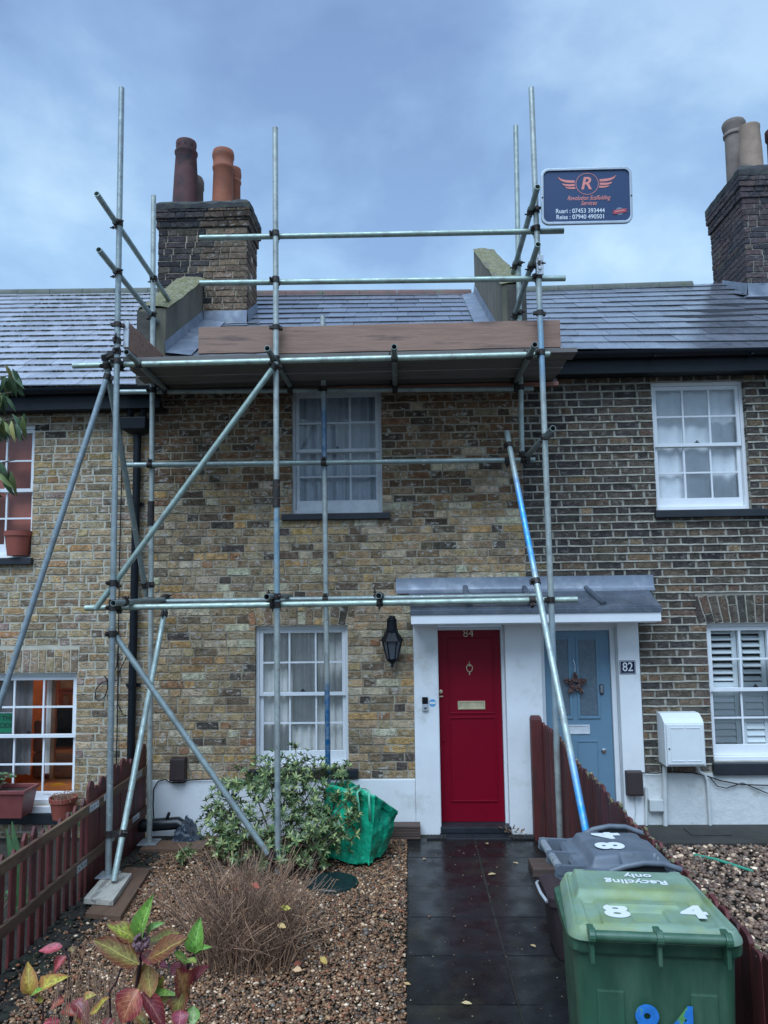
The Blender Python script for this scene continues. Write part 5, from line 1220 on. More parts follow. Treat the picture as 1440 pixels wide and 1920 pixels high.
vent_box(at(333, 1443, PF-.04), .15, .215, 'dark brown plastic box over the plinth in the left corner of the middle house')
def cable(label, pts, r=.006, mat='cable'):
    o = B().path(pts, r, 6).build('cable', M[mat], None, smooth=60); return tag(o, label, 'cable')
W_ = lambda x, y, d=.02: at(x, y, PF-d)
cable('black cable running along the top of the right plinth under the meter box', [W_(1204, 1449), W_(1230, 1450), W_(1262, 1447), W_(1300, 1449), W_(1325, 1455), W_(1352, 1464), W_(1390, 1471), W_(1450, 1473)])
cable('thin drooping black cable below the sill of the shuttered window', [W_(1330, 1456), W_(1345, 1474), W_(1362, 1478), W_(1392, 1468), W_(1412, 1476), W_(1450, 1492)], .005)
cable('thin grey cable dropping from the brown box on the right pier', [W_(1190, 1490, .012), W_(1192, 1520, .012), W_(1188, 1540, .012), W_(1181, 1550, .012)], .005, 'conduit')
cable('black cable looped over the top of the white plinth in the left corner', [W_(289, 1555, .012), W_(287, 1510, .012), W_(288, 1480, .014), W_(296, 1465, .016), W_(310, 1462, .016), W_(322, 1468, .018), W_(345, 1467, .02), W_(352, 1463, .018), W_(390, 1461, .016), W_(440, 1461, .016)])
L_ = lambda x, y, d=.03: at(x, y, WALL-d)
cable('long thin black cable hanging straight down the left house beside the front pole', [L_(227, 780), L_(228, 900), L_(224, 1050), L_(222, 1200), L_(220, 1350), L_(217, 1470)], .006)
cable('loose loop of black cable on the bricks of the left house', [L_(222, 1205), L_(219, 1250), L_(206, 1275), L_(190, 1280), L_(180, 1292), L_(178, 1308), L_(186, 1314), L_(197, 1306), L_(202, 1290), L_(201, 1274), L_(196, 1268)], .006)
cable('short black cable bridging from the downpipe to the hanging cable', [L_(244, 1200), L_(236, 1235), L_(222, 1262), L_(221, 1320), L_(230, 1340), L_(241, 1343)], .005)
# star wreath on the blue door
c = at(1079, 1282, DY-.03)
wr = thing('star_wreath', 'brown twig star wreath hanging on the blue door', 'wreath', tuple(c))
pts = []
for i in range(5):
    t = math.pi/2+2*math.pi*i*2/5; pts.append(c+Vector((.10*math.cos(t), 0, .10*math.sin(t))))
r = random.Random(8); b = B()
for i in range(5):
    p, q = pts[i], pts[(i+1) % 5]
    for k in range(5):
        j = lambda: Vector((r.uniform(-.012, .012), r.uniform(-.012, .012), r.uniform(-.012, .012))); b.path([p+j(), p.lerp(q, .5)+j(), q+j()], .006, 5)
b.build('star_frame', M['wreath'], wr, smooth=60)
b = B()
for i in range(110):
    p, q = pts[i % 5], pts[(i+1) % 5]; s = p.lerp(q, r.random())+Vector((r.uniform(-.015, .015), -.015, r.uniform(-.015, .015))); k = r.uniform(.006, .013)
    b.add([s+v*k for v in icoV], icoF)
b.build('star_berries', M['wreath'], wr, smooth=60)
top = at(1077, 1243, DY-.02); B().path([pts[0]+Vector((0, 0, .0)), top+Vector((.006, 0, -.03)), top, top+Vector((-.008, .008, .03)), top+Vector((-.012, .016, .015))], .004, 6).build('hook', M['chrome'], wr, smooth=60)

# ================================================================== things in and around the left-hand house
# window poster
ip = at(13, 1353, r6[4]+.06); ow = .165
po = thing('window_poster', 'green poster with dark capital letters behind the lower left window', 'poster', tuple(ip))
zt_, zb_ = at(10, 1337, ip.y).z, at(10, 1374, ip.y).z; xr_ = at(26.5, 1353, ip.y).x
B().box(xr_-.42, xr_, ip.y, ip.y+.004, zb_, zt_).build('poster_sheet', M['poster'], po)
B().box(xr_-.42, xr_, ip.y-.001, ip.y+.005, zt_, zt_+.006).build('poster_edge', M['white_gloss'], po)
text_obj('poster_lettering', 'OP THE', .062, M['poster_ink'], frame_mtx(Vector((xr_-.008, ip.y-.002, zt_-.050)), UX, Vector((0, 0, 1)), NY), po, ext=.0005, align='RIGHT', off=.001)
text_obj('poster_lettering', 'OCIDE', .062, M['poster_ink'], frame_mtx(Vector((xr_-.008, ip.y-.002, zt_-.120)), UX, Vector((0, 0, 1)), NY), po, ext=.0005, align='RIGHT', off=.001)
# room contents
c = at(122, 1352, 8.3)
tv = thing('television', 'dark screen on a stand inside the orange room', 'television', (c.x, c.y, .9))
B().box(c.x-.17, c.x+.30, c.y, c.y+.05, at(120, 1388, 8.3).z, at(120, 1326, 8.3).z).build('screen', M['tv'], tv, bev=.008)
B().box(c.x-.02, c.x+.12, c.y+.03, c.y+.1, .45, at(120, 1388, 8.3).z).box(c.x-.16, c.x+.28, c.y+.0, c.y+.25, .45, .8).build('stand', M['tv'], tv, bev=.006)
for (u, v, w, h, lab) in ((128, 1282, .30, .16, 'large framed picture high on the orange wall'), (121, 1312, .11, .16, 'small framed picture lower on the orange wall')):
    c = at(u, v, 9.5); f = thing('picture_frame', lab, 'picture', tuple(c))
    b = B()
    for a0, a1, e0, e1 in ((-w/2, w/2, h/2-.02, h/2), (-w/2, w/2, -h/2, -h/2+.02), (-w/2, -w/2+.02, -h/2+.02, h/2-.02), (w/2-.02, w/2, -h/2+.02, h/2-.02)): b.box(c.x+a0, c.x+a1, 9.55, 9.59, c.z+e0, c.z+e1)
    b.build('frame_border', M['wood_brown'], f); B().box(c.x-w/2+.02, c.x+w/2-.02, 9.57, 9.59, c.z-h/2+.02, c.z+h/2-.02).build('print', M['curtain_g'], f)
c = at(107, 1480, 7.75)
b = B(); vs = []; fs = []; r = random.Random(3)
for j in range(7):
    for i in range(16):
        t = 2*math.pi*i/16; ph = math.pi/2*j/6; vs.append((c.x+.20*math.cos(t)*math.cos(ph)+r.uniform(-.008, .008), c.y+.16*math.sin(t)*math.cos(ph), c.z-.07+.13*math.sin(ph)+r.uniform(-.008, .008)))
for j in range(6):
    for i in range(16): fs.append((j*16+i, j*16+(i+1) % 16, (j+1)*16+(i+1) % 16, (j+1)*16+i))
fs += [tuple(range(16)), tuple(range(96, 112))]
tag(b.add(vs, fs).build('cushion', M['yellow'], None, smooth=60), 'mustard yellow cushion just inside the lower left window', 'cushion')
c = at(62, 1470, 7.8)
ch = thing('armchair', 'dark armchair in the orange room behind the yellow cushion', 'chair', (c.x-.1, 8.2, .35))
B().box(c.x-.1, c.x+.55, 7.95, 8.5, .36, .62).build('seat', M['wood_brown'], ch, bev=.04); B().box(c.x-.1, c.x+.0, 7.95, 8.5, .62, .95).build('backrest', M['wood_brown'], ch, bev=.04)
# pot on the upper sill
def flowerpot(name, label, c, rt, rb, h, mat, soil=True):
    t = thing(name, label, 'plant pot', tuple(c))
    B().lathe([(rb, 0), (rt*.93, h*.80), (rt, h*.80), (rt*1.02, h), (rt*.93, h), (rt*.88, h*.84), (0, h*.83)], c, 22).build('pot', M[mat], t, smooth=40)
    return t
c = at(34, 1043, WALL-.06); c.y = WALL+.03
flowerpot('flower_pot', 'terracotta pot standing on the upper sill of the left house', at(34, 1042, WALL+.0), .135, .10, .24, 'terracotta')
# window trough and the pot beside it
tz = at(20, 1535, WALL-.30).z; a = at(-60, 1500, WALL-.30); c = at(46, 1500, WALL-.30)
tr = thing('window_trough', 'long reddish brown plastic trough on the lower sill of the left house', 'planter', (c.x-.3, WALL-.18, tz))
x0, x1, h = a.x, c.x, at(20, 1484, WALL-.30).z-tz
b = B(); b.add([(x0+.03, WALL-.29, tz), (x1-.03, WALL-.29, tz), (x1-.03, WALL-.09, tz), (x0+.03, WALL-.09, tz), (x0, WALL-.32, tz+h), (x1, WALL-.32, tz+h), (x1, WALL-.06, tz+h), (x0, WALL-.06, tz+h)], [(0, 1, 2, 3), (0, 1, 5, 4), (1, 2, 6, 5), (2, 3, 7, 6), (3, 0, 4, 7)])
b.build('trough_body', M['trough'], tr)
b = B()
for (e0, e1, f0, f1) in ((x0-.015, x1+.015, WALL-.335, WALL-.31), (x0-.015, x1+.015, WALL-.07, WALL-.05), (x0-.015, x0+.01, WALL-.31, WALL-.07), (x1-.01, x1+.015, WALL-.31, WALL-.07)): b.box(e0, e1, f0, f1, tz+h-.02, tz+h+.012)
b.build('trough_rim', M['trough'], tr, bev=.004)
B().box(x0+.01, x1-.01, WALL-.31, WALL-.07, tz+h-.05, tz+h-.03).build('potting_soil', M['soil'], tr)
pc = at(118, 1533, WALL-.16)
pt_ = flowerpot('flower_pot', 'brown pot of dead stems beside the red trough', at(118, 1534, WALL-.16), .125, .09, .19, 'terracotta')
r = random.Random(5); b = B()
for i in range(60):
    a0 = r.uniform(0, 6.3); q = pc+Vector((.10*math.cos(a0)*r.random(), .1*math.sin(a0)*r.random(), .165)); e = q+Vector((r.uniform(-.14, .14), r.uniform(-.1, .1), r.uniform(.0, .06)))
    b.path([q, q.lerp(e, .5)+Vector((0, 0, r.uniform(.02, .05))), e+Vector((0, 0, r.uniform(-.05, .02)))], .0022, 3)
b.build('dead_stems', M['twig'], pt_, kind='stuff')
# ================================================================== ground, path, gravel
def sheet(name, pts, z, mat, kind='structure'):
    o = B().add([(x, y, z) for x, y in pts], [tuple(range(len(pts)))]).build(name, M[mat], None); o['kind'] = kind; return o
sheet('ground', [(-300, -300), (300, -300), (300, 300), (-300, 300)], -.06, 'ground')
FXL, FXR = -2.47, 1.185            # fence lines
sheet('garden_soil', [(FXL, .9), (-.055, .9), (-.055, WALL), (FXL, WALL)], -.012, 'soil')
sheet('neighbour_soil', [(-5.8, .9), (FXL, .9), (FXL, WALL), (-5.8, WALL)], -.03, 'soil')
sheet('stone_bed', [(FXR, .9), (6, .9), (6, 6.75), (FXR, 6.75)], -.012, 'soil')
# path of wet slabs, each one laid on its own
path = bpy.data.objects.new('path', None); COL.objects.link(path); path['kind'] = 'structure'
o = B().add([(-.045, .9, -.008), (1.17, .9, -.008), (1.17, WALL, -.008), (-.045, WALL, -.008)], [(0, 1, 2, 3)]).build('path_bed', M['soil'], path)
r = random.Random(77); ys = [1.0, 1.6, 2.2, 2.79, 3.36, 3.93, 4.39, 4.945, 5.498, 6.047, 6.67, 7.19]
for (x0, x1) in ((-.040, .559), (.567, 1.16)):
    for i in range(len(ys)-1):
        q = r.uniform(-.003, .003); k = r.uniform(.75, 1.25); dx = r.uniform(-.002, .002)
        o = B().box(x0+dx, x1+dx, ys[i]+.0018, ys[i+1]-.0018, -.05, .0+q*.4).build('paving_slab', M['slab'], path, bev=.005)
        o.color = (k, k, k*r.uniform(.95, 1.05), 1); o.rotation_euler = (0, 0, 0)
# concrete apron against the right wall
B().box(1.26, 6, 6.80, WALL-.02, -.05, .075).build('concrete_apron', M['concrete'], None, bev=.012)['kind'] = 'structure'
c = at(1340, 1568, 6.95)
B().box(c.x-.19, c.x+.16, 6.97, 7.18, .076, .082).build('drain_cover', M['concrete'], None, bev=.002)
tag(bpy.data.objects['drain_cover'], 'rectangular lid set into the concrete by the right wall', 'cover')
def pebbles(name, region, n, r0, r1, cols, seed, keep=None, zf=None):
    rg = np.random.default_rng(seed)
    V0 = np.array([tuple(v) for v in icoV], np.float32)
    ic = bmesh.new(); bmesh.ops.create_icosphere(ic, subdivisions=1, radius=1)
    V0 = np.array([tuple(v.co) for v in ic.verts], np.float32); F0 = np.array([[v.index for v in f.verts] for f in ic.faces], np.int32); ic.free()
    # 12-vertex icosahedron keeps the count low
    x = rg.uniform(region[0], region[1], n); y = rg.uniform(region[2], region[3], n)
    if keep is not None: k = keep(x, y); x, y = x[k], y[k]; n = len(x)
    t = (1+5**.5)/2
    V0 = np.array([(-1, t, 0), (1, t, 0), (-1, -t, 0), (1, -t, 0), (0, -1, t), (0, 1, t), (0, -1, -t), (0, 1, -t), (t, 0, -1), (t, 0, 1), (-t, 0, -1), (-t, 0, 1)], np.float32)/(1+t*t)**.5
    F0 = np.array([(0, 11, 5), (0, 5, 1), (0, 1, 7), (0, 7, 10), (0, 10, 11), (1, 5, 9), (5, 11, 4), (11, 10, 2), (10, 7, 6), (7, 1, 8), (3, 9, 4), (3, 4, 2), (3, 2, 6), (3, 6, 8), (3, 8, 9), (4, 9, 5), (2, 4, 11), (6, 2, 10), (8, 6, 7), (9, 8, 1)], np.int32)
    s = (rg.uniform(0, 1, n)**1.8*(r1-r0)+r0).astype(np.float32)
    sc = np.stack([s*rg.uniform(.85, 1.35, n), s*rg.uniform(.7, 1.1, n), s*rg.uniform(.45, .8, n)], 1).astype(np.float32)
    a = rg.uniform(0, 2*np.pi, n); tl = rg.normal(0, .35, n)
    P = V0[None]*sc[:, None, :]*rg.uniform(.82, 1.15, (n, 12, 1)).astype(np.float32)
    ct, st = np.cos(tl)[:, None], np.sin(tl)[:, None]; yy = P[:, :, 1]*ct-P[:, :, 2]*st; zz_ = P[:, :, 1]*st+P[:, :, 2]*ct
    ca, sa = np.cos(a)[:, None], np.sin(a)[:, None]; xx = P[:, :, 0]*ca-yy*sa; y2 = P[:, :, 0]*sa+yy*ca
    zb = rg.uniform(0, 1, n)*s*.8-.002
    if zf is not None: zb = zb+zf(x, y)
    V = np.stack([xx+x[:, None], y2+y[:, None], zz_+zb[:, None]], 2).reshape(-1, 3).astype(np.float32)
    F = (F0[None]+(np.arange(n)*12)[:, None, None]).reshape(-1, 3).astype(np.int32)
    cc = np.array([c for c, w in cols], np.float32); w = np.array([w for c, w in cols], float); ci = rg.choice(len(cols), n, p=w/w.sum())
    col = cc[ci]*rg.uniform(.7, 1.25, (n, 1)); col = np.repeat(np.concatenate([col, np.ones((n, 1))], 1), 12, 0).astype(np.float32)
    me = bpy.data.meshes.new(name); me.vertices.add(len(V)); me.vertices.foreach_set('co', V.ravel()); me.loops.add(F.size); me.loops.foreach_set('vertex_index', F.ravel())
    me.polygons.add(len(F)); me.polygons.foreach_set('loop_start', np.arange(0, F.size, 3, dtype=np.int32)); me.polygons.foreach_set('use_smooth', np.ones(len(F), bool))
    me.update(calc_edges=True); me.color_attributes.new('col', 'FLOAT_COLOR', 'POINT').data.foreach_set('color', col.ravel()); me.materials.append(M['gravel'])
    o = bpy.data.objects.new(name, me); COL.objects.link(o); o['kind'] = 'stuff'; return o
GC = [((.105, .068, .045), 30), ((.15, .095, .06), 22), ((.06, .045, .036), 22), ((.21, .15, .10), 13), ((.34, .29, .23), 7), ((.10, .10, .10), 8), ((.48, .45, .40), 3), ((.17, .075, .045), 6)]
mh = gr(622, 1655)
pebbles('gravel', (FXL+.05, -.05, 2.6, WALL-.05), 82000, .005, .0135, GC, 5, keep=lambda x, y: (np.sin(x*5.1+np.sin(y*3.3)*2)+np.sin(y*4.7+np.sin(x*4.1)*2)+np.random.default_rng(8).normal(0, .9, len(x)) > -1.5) & ((x-mh.x)**2/.21**2+(y-mh.y)**2/.20**2 > 1) & ((y < 6.95) | (x > -1.9)) & ((x > FXL+.28) | (np.random.default_rng(2).uniform(0, 1, len(x)) < .15)), zf=lambda x, y: .012*np.sin(x*3.1)*np.sin(y*2.3))
pebbles('gravel', (FXL+.3, -.06, 3.4, 6.9), 1500, .011, .021, GC, 15, keep=lambda x, y: ((x-mh.x)**2/.24**2+(y-mh.y)**2/.23**2 > 1), zf=lambda x, y: .012*np.sin(x*3.1)*np.sin(y*2.3)+.004)
PCc = [((.095, .073, .064), 28), ((.13, .102, .088), 22), ((.065, .055, .052), 20), ((.2, .165, .14), 15), ((.42, .38, .33), 7), ((.13, .12, .12), 9), ((.55, .52, .48), 3)]
pebbles('pebbles', (FXR+.06, 4.6, 2.4, 6.78), 24000, .010, .026, PCc, 6, zf=lambda x, y: np.clip((x-FXR)*.05, 0, .05))
# grit and wet specks on the path
pebbles('path_grit', (-.03, 1.14, 3.2, 7.0), 210, .0025, .006, [((.2, .19, .17), 4), ((.2, .15, .1), 4), ((.06, .05, .05), 4)], 9, zf=lambda x, y: x*0+.002)
# manhole cover
mhc = thing('manhole_cover', 'round dark green inspection cover sunk in the gravel below the green bag', 'manhole cover', tuple(mh))
b = B().lathe([(.0, .012), (.15, .0125), (.172, .011), (.178, .004), (.178, -.03)], mh, 40); b.build('lid', M['manhole'], mhc, smooth=30)
B().lathe([(.181, -.03), (.181, .008), (.205, .006), (.21, -.03)], mh, 40, cap=False).build('frame_ring', M['manhole'], mhc, smooth=30)
for i in range(5):
    for j in (-1, 1): B().obox(mh+Vector((-.10+.05*i, j*.05*(1-abs(i-2)*.1), .0135)), (.018, 0, 0), (0, .006, 0), (0, 0, .0025)).build('lid_rib', M['manhole'], mhc)
# timber block by the step
a, c = at(728, 1588, 7.12), at(789, 1586, 7.12)
tb = thing('timber_block', 'rough brown sleeper lying beside the green bag at the foot of the white wall', 'timber', (a.x, 7.2, 0))
b = B(); z1 = at(760, 1549, 7.12).z
for i in range(5): b.box(a.x-.12, c.x, 7.12+.002*(i % 2), 7.26, .004+(z1-.004)*i/5+.001, .004+(z1-.004)*(i+1)/5-.0015)
b.build('sleeper', M['timber'], tb, bev=.004)
# air bricks at the foot of the piers
for i, (x0, x1, lab) in enumerate(((800, 838, 'slotted drain grate at the left foot of the red door step'), (958, 1002, 'slotted drain grate to the right of the red door step'))):
    a, c = gr(x0, 1572), gr(x1, 1572); t = thing('drain_grate', lab, 'grate', tuple(a))
    B().box(a.x, c.x, a.y-.05, a.y+.06, .002, .012).build('grate_frame', M['rubber'], t)
    n = 6
    for k in range(n): x = a.x+(c.x-a.x)*(k+.5)/n; B().box(x-.006, x+.006, a.y-.045, a.y+.055, .0125, .018).build('grate_bar', M['concrete'], t)
# black sheet and waste pipe in the left corner
a, c = at(255, 1549, 7.12), at(335, 1543, 7.12)
wp = thing('waste_pipe', 'black plastic waste pipe lying along the wall in the left corner', 'pipe', tuple(a))
B().path([a, c, c+Vector((.06, -.02, -.03)), c+Vector((.09, -.05, -.12))], .055, 14).build('pipe_run', M['blackpipe'], wp, smooth=50)
p = at(312, 1538, 7.1); B().tube(p, p+Vector((.03, -.02, .07)), .014, 8).build('pipe_stub', M['blackpipe'], wp)
def crumple(name, corners_bottom, corners_top, mat, cuts, amp, seed, smoothing=.35, top=True, sc=6.0, bev=0):
    bm = bmesh.new(); vb = [bm.verts.new(v) for v in corners_bottom]; vt = [bm.verts.new(v) for v in corners_top]
    n = len(vb)
    for i in range(n): bm.faces.new((vb[i], vb[(i+1) % n], vt[(i+1) % n], vt[i]))
    bm.faces.new(vb[::-1])
    if top: bm.faces.new(vt)
    bmesh.ops.subdivide_edges(bm, edges=bm.edges[:], cuts=cuts, use_grid_fill=True)
    for _ in range(3): bmesh.ops.smooth_vert(bm, verts=[v for v in bm.verts if not v.is_boundary], factor=smoothing, use_axis_x=True, use_axis_y=True, use_axis_z=True)
    bm.normal_update()
    for v in bm.verts:
        p = v.co*sc+Vector((seed*7.1, seed*3.3, 0)); d = mnoise.noise(p*.8)*.55-abs(mnoise.noise(Vector((p.x*1.9, p.y*1.9, p.z*1.1))))*.75+.2-abs(mnoise.noise(p*4.2))*.28
        v.co += v.normal*d*amp
        if v.co.z < .004: v.co.z = .004
    bmesh.ops.recalc_face_normals(bm, faces=bm.faces)
    me = bpy.data.meshes.new(name); bm.to_mesh(me); bm.free(); me.materials.append(mat); addcol(me)
    for p in me.polygons: p.use_smooth = True
    me.set_sharp_from_angle(angle=math.radians(75))
    o = bpy.data.objects.new(name, me); COL.objects.link(o); return o
a = gr(312, 1588); c = gr(372, 1585)
o = crumple('plastic_sheet', [(a.x, a.y-.02, .004), (c.x, c.y-.02, .004), (c.x, a.y+.26, .004), (a.x+.06, a.y+.26, .004)],
            [(a.x+.10, a.y+.10, .17), (c.x-.12, a.y+.05, .12), (c.x-.1, a.y+.22, .16), (a.x+.12, a.y+.22, .22)], M['blackbag'], 9, .06, 3, sc=9)
tag(o, 'crumpled dark blue-black plastic sheet behind the shrub in the left corner', 'plastic sheet')

# ================================================================== green shopper bag
bagt = thing('shopper_bag', 'big shiny green woven carrier bag slumped beside the shrub', 'bag', tuple(gr(680, 1618)))
FLb, FRb, BRb, BLb = at(598, 1606, 6.62), at(693, 1626, 6.42), at(727, 1594, 6.74), at(630, 1585, 6.95)
for p in (FLb, FRb, BRb, BLb): p.z = max(.006, min(p.z, .05))
FLt, FRt, BRt, BLt = at(610, 1470, 6.66), at(704, 1491, 6.40), at(747, 1521, 6.74), at(655, 1463, 6.98)
ob = crumple('bag_body', [FLb, FRb, BRb, BLb], [FLt, FRt, BRt, BLt], M['bag'], 24, .044, 2, smoothing=.10, top=False, sc=8)
setparent(ob, bagt)
md = ob.modifiers.new('solid', 'SOLIDIFY'); md.thickness = .003
B().add([p.lerp((FLt+FRt+BRt+BLt)/4, .06)-Vector((0, 0, .06)) for p in (FLt, FRt, BRt, BLt)], [(0, 1, 2, 3)]).build('bag_lining', M['bag_dark'], bagt)
def strap(pts, w, name='handle'):
    vs = []; fs = []
    for i, (p, s) in enumerate(pts): vs += [p-s*w, p+s*w]
    for i in range(len(pts)-1): fs.append((2*i, 2*i+1, 2*i+3, 2*i+2))
    o = B().add(vs, fs).build(name, M['bag_strap'], bagt, smooth=60); m_ = o.modifiers.new('s', 'SOLIDIFY'); m_.thickness = .004
tx = (FRt-FLt).normalized(); nb = Vector((-.15, -1, 0)).normalized()*.018
q = lambda x, y, Y: at(x, y, Y)
strap([(q(676, 1560, 6.40), tx), (q(672, 1510, 6.40), tx), (q(669, 1486, 6.40), tx), (q(676, 1478, 6.44), tx), (q(684, 1478, 6.5), tx), (q(692, 1484, 6.44), tx), (q(692, 1494, 6.40), tx), (q(694, 1540, 6.385), tx)], .011)
strap([(q(641, 1482, 6.56), tx), (q(650, 1486, 6.52), Vector((0, .3, 1)).normalized()), (q(662, 1478, 6.54), Vector((0, .3, 1)).normalized()), (q(674, 1474, 6.62), Vector((0, .3, 1)).normalized())], .014)

# ================================================================== picket fences
def picket_variant(w, t, h, style, seed):
    r = random.Random(seed)
    if style == 'point': prof_ = [(-w/2, 0), (w/2, 0), (w/2, h-w*.75), (w*.12, h), (-w*.1, h), (-w/2, h-w*.7)]
    elif style == 'round': prof_ = [(-w/2, 0), (w/2, 0), (w/2, h-w*.5)]+[(w/2*math.cos(a), h-w*.5+w*.5*math.sin(a)) for a in np.linspace(.3, 2.84, 6)]+[(-w/2, h-w*.5)]
    else: prof_ = [(-w/2, 0), (w/2, 0), (w/2, h-.02), (w*.3, h), (-w*.3, h), (-w/2, h-.025)]
    prof_ = [(x+r.uniform(-.003, .003), z+(r.uniform(-.006, .006) if z > 0 else 0)) for x, z in prof_]
    n = len(prof_); V = [(-t/2, x, z) for x, z in prof_]+[(t/2, x, z) for x, z in prof_]
    me = bpy.data.meshes.new('picket'); me.from_pydata(V, [], [tuple(range(n))[::-1], tuple(range(n, 2*n))]+[(i, (i+1) % n, n+(i+1) % n, n+i) for i in range(n)]); me.materials.append(M['picket'])
    bm = bmesh.new(); bm.from_mesh(me); bmesh.ops.recalc_face_normals(bm, faces=bm.faces); bmesh.ops.bevel(bm, geom=bm.edges[:], offset=.002, segments=1, affect='EDGES'); bm.to_mesh(me); bm.free(); addcol(me); return me
def inst(name, me, parent, mtx, col=(1, 1, 1)):
    o = bpy.data.objects.new(name, me); COL.objects.link(o); setparent(o, parent); o.matrix_basis = mtx; o.color = (*col, 1); return o
fl = thing('picket_fence', 'low dark red picket fence with weathered rails along the left edge of the gravel', 'fence', (FXL, 5.5, 0))
pv = [picket_variant(.060, .02, .72, 'point', i) for i in range(4)]; pw = [picket_variant(.105, .02, .80, 'round', 10+i) for i in range(3)]
r = random.Random(12); y = 3.3
while y < 7.22:
    wide = y > 5.95
    me = r.choice(pw if wide else pv); k = r.uniform(.7, 1.25); hs = r.uniform(.95, 1.06)*(1.0+(y-6)*.05 if wide else 1)
    inst('picket', me, fl, Matrix.Translation((FXL-.024+r.uniform(-.003, .003), y, -.03)) @ Matrix.Rotation(r.uniform(-.02, .02), 4, 'X') @ Matrix.Diagonal((1, 1, hs, 1)), (k, k*r.uniform(.85, 1.1), k))
    y += (.112 if wide else .128)+r.uniform(-.006, .006)
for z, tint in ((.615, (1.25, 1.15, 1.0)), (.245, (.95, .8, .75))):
    vs = []; fs = []; n = 14
    for i in range(n+1):
        yy = 3.2+4.05*i/n; dz = r.uniform(-.006, .006)
        vs += [(FXL-.012, yy, z-.036+dz), (FXL+.016, yy, z-.036+dz), (FXL+.016, yy, z+.036+dz), (FXL-.012, yy, z+.036+dz)]
    for i in range(n):
        for j in range(4): fs.append((4*i+j, 4*i+(j+1) % 4, 4*i+4+(j+1) % 4, 4*i+4+j))
    fs += [(3, 2, 1, 0), (4*n, 4*n+1, 4*n+2, 4*n+3)]
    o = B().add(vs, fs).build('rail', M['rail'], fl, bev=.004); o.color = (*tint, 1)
for y0, z in ((5.78, .245), (6.32, .26), (6.9, .27), (6.95, .63), (6.25, .63), (5.98, .62)):
    o = B().box(FXL+.017, FXL+.021, y0-.085, y0+.085, z-.026, z+.026).build('metal_strap', M['galv'], fl, bev=.002)
    for k in (-.05, 0, .05): B().lathe([(.006, 0), (.006, .002)], (FXL+.021, y0+k, z), 8, axis=(1, 0, 0)).build('screw', M['rubber'], o)
fr_ = thing('picket_fence', 'tall close-boarded dark red fence with mossy tops dividing the path from the right garden', 'fence', (FXR, 5, 0))
pr_v = [picket_variant(.088, .018, 1.0, 'flat', 30+i) for i in range(5)]
y = 7.02; i = 0
while y > 1.6:
    k = r.uniform(.55, 1.15); gap = .115 if i < 4 else .096
    hs = r.uniform(.985, 1.02)*(1.055 if y > 6 else 1.0+.02*max(0, y-5))
    o = inst('picket', r.choice(pr_v), fr_, Matrix.Translation((FXR+.012+r.uniform(-.003, .003), y, .0)) @ Matrix.Rotation(r.uniform(-.012, .012), 4, 'X') @ Matrix.Diagonal((1, 1, hs, 1)), (k, k, k))
    if y < 6.3 and r.random() < .8:
        b = B(); zt_ = hs*1.0-.006
        for q in range(5): c_ = Vector((FXR+.012+r.uniform(-.004, .004), y+r.uniform(-.03, .03), zt_+r.uniform(-.03, .004))); s = r.uniform(.008, .016); b.add([c_+Vector((v.x*s*.8, v.y*s*1.3, v.z*s)) for v in icoV], icoF)
        b.build('moss', M['moss'], fr_, smooth=60, kind='stuff')
    y -= gap; i += 1
for z in (.28, .80): o = B().box(FXR+.022, FXR+.062, 1.6, 7.2, z-.035, z+.035).build('rail', M['rail'], fr_, bev=.004); o.color = (.7, .4, .4, 1)
a = at(1003, 1341, 7.18)
o = B().add([(x, yy, z) for z in (-.02, a.z-.03) for x, yy in ((a.x-.05, 7.1), (a.x+.05, 7.1), (a.x+.05, 7.2), (a.x-.05, 7.2))]+[(a.x-.04, 7.11, a.z), (a.x+.04, 7.11, a.z), (a.x+.04, 7.19, a.z), (a.x-.04, 7.19, a.z)],
      [(3, 2, 1, 0), (0, 1, 5, 4), (1, 2, 6, 5), (2, 3, 7, 6), (3, 0, 4, 7), (4, 5, 9, 8), (5, 6, 10, 9), (6, 7, 11, 10), (7, 4, 8, 11), (8, 9, 10, 11)]).build('fence_post', M['picket'], fr_, bev=.006); o.color = (.9, .9, .9, 1)

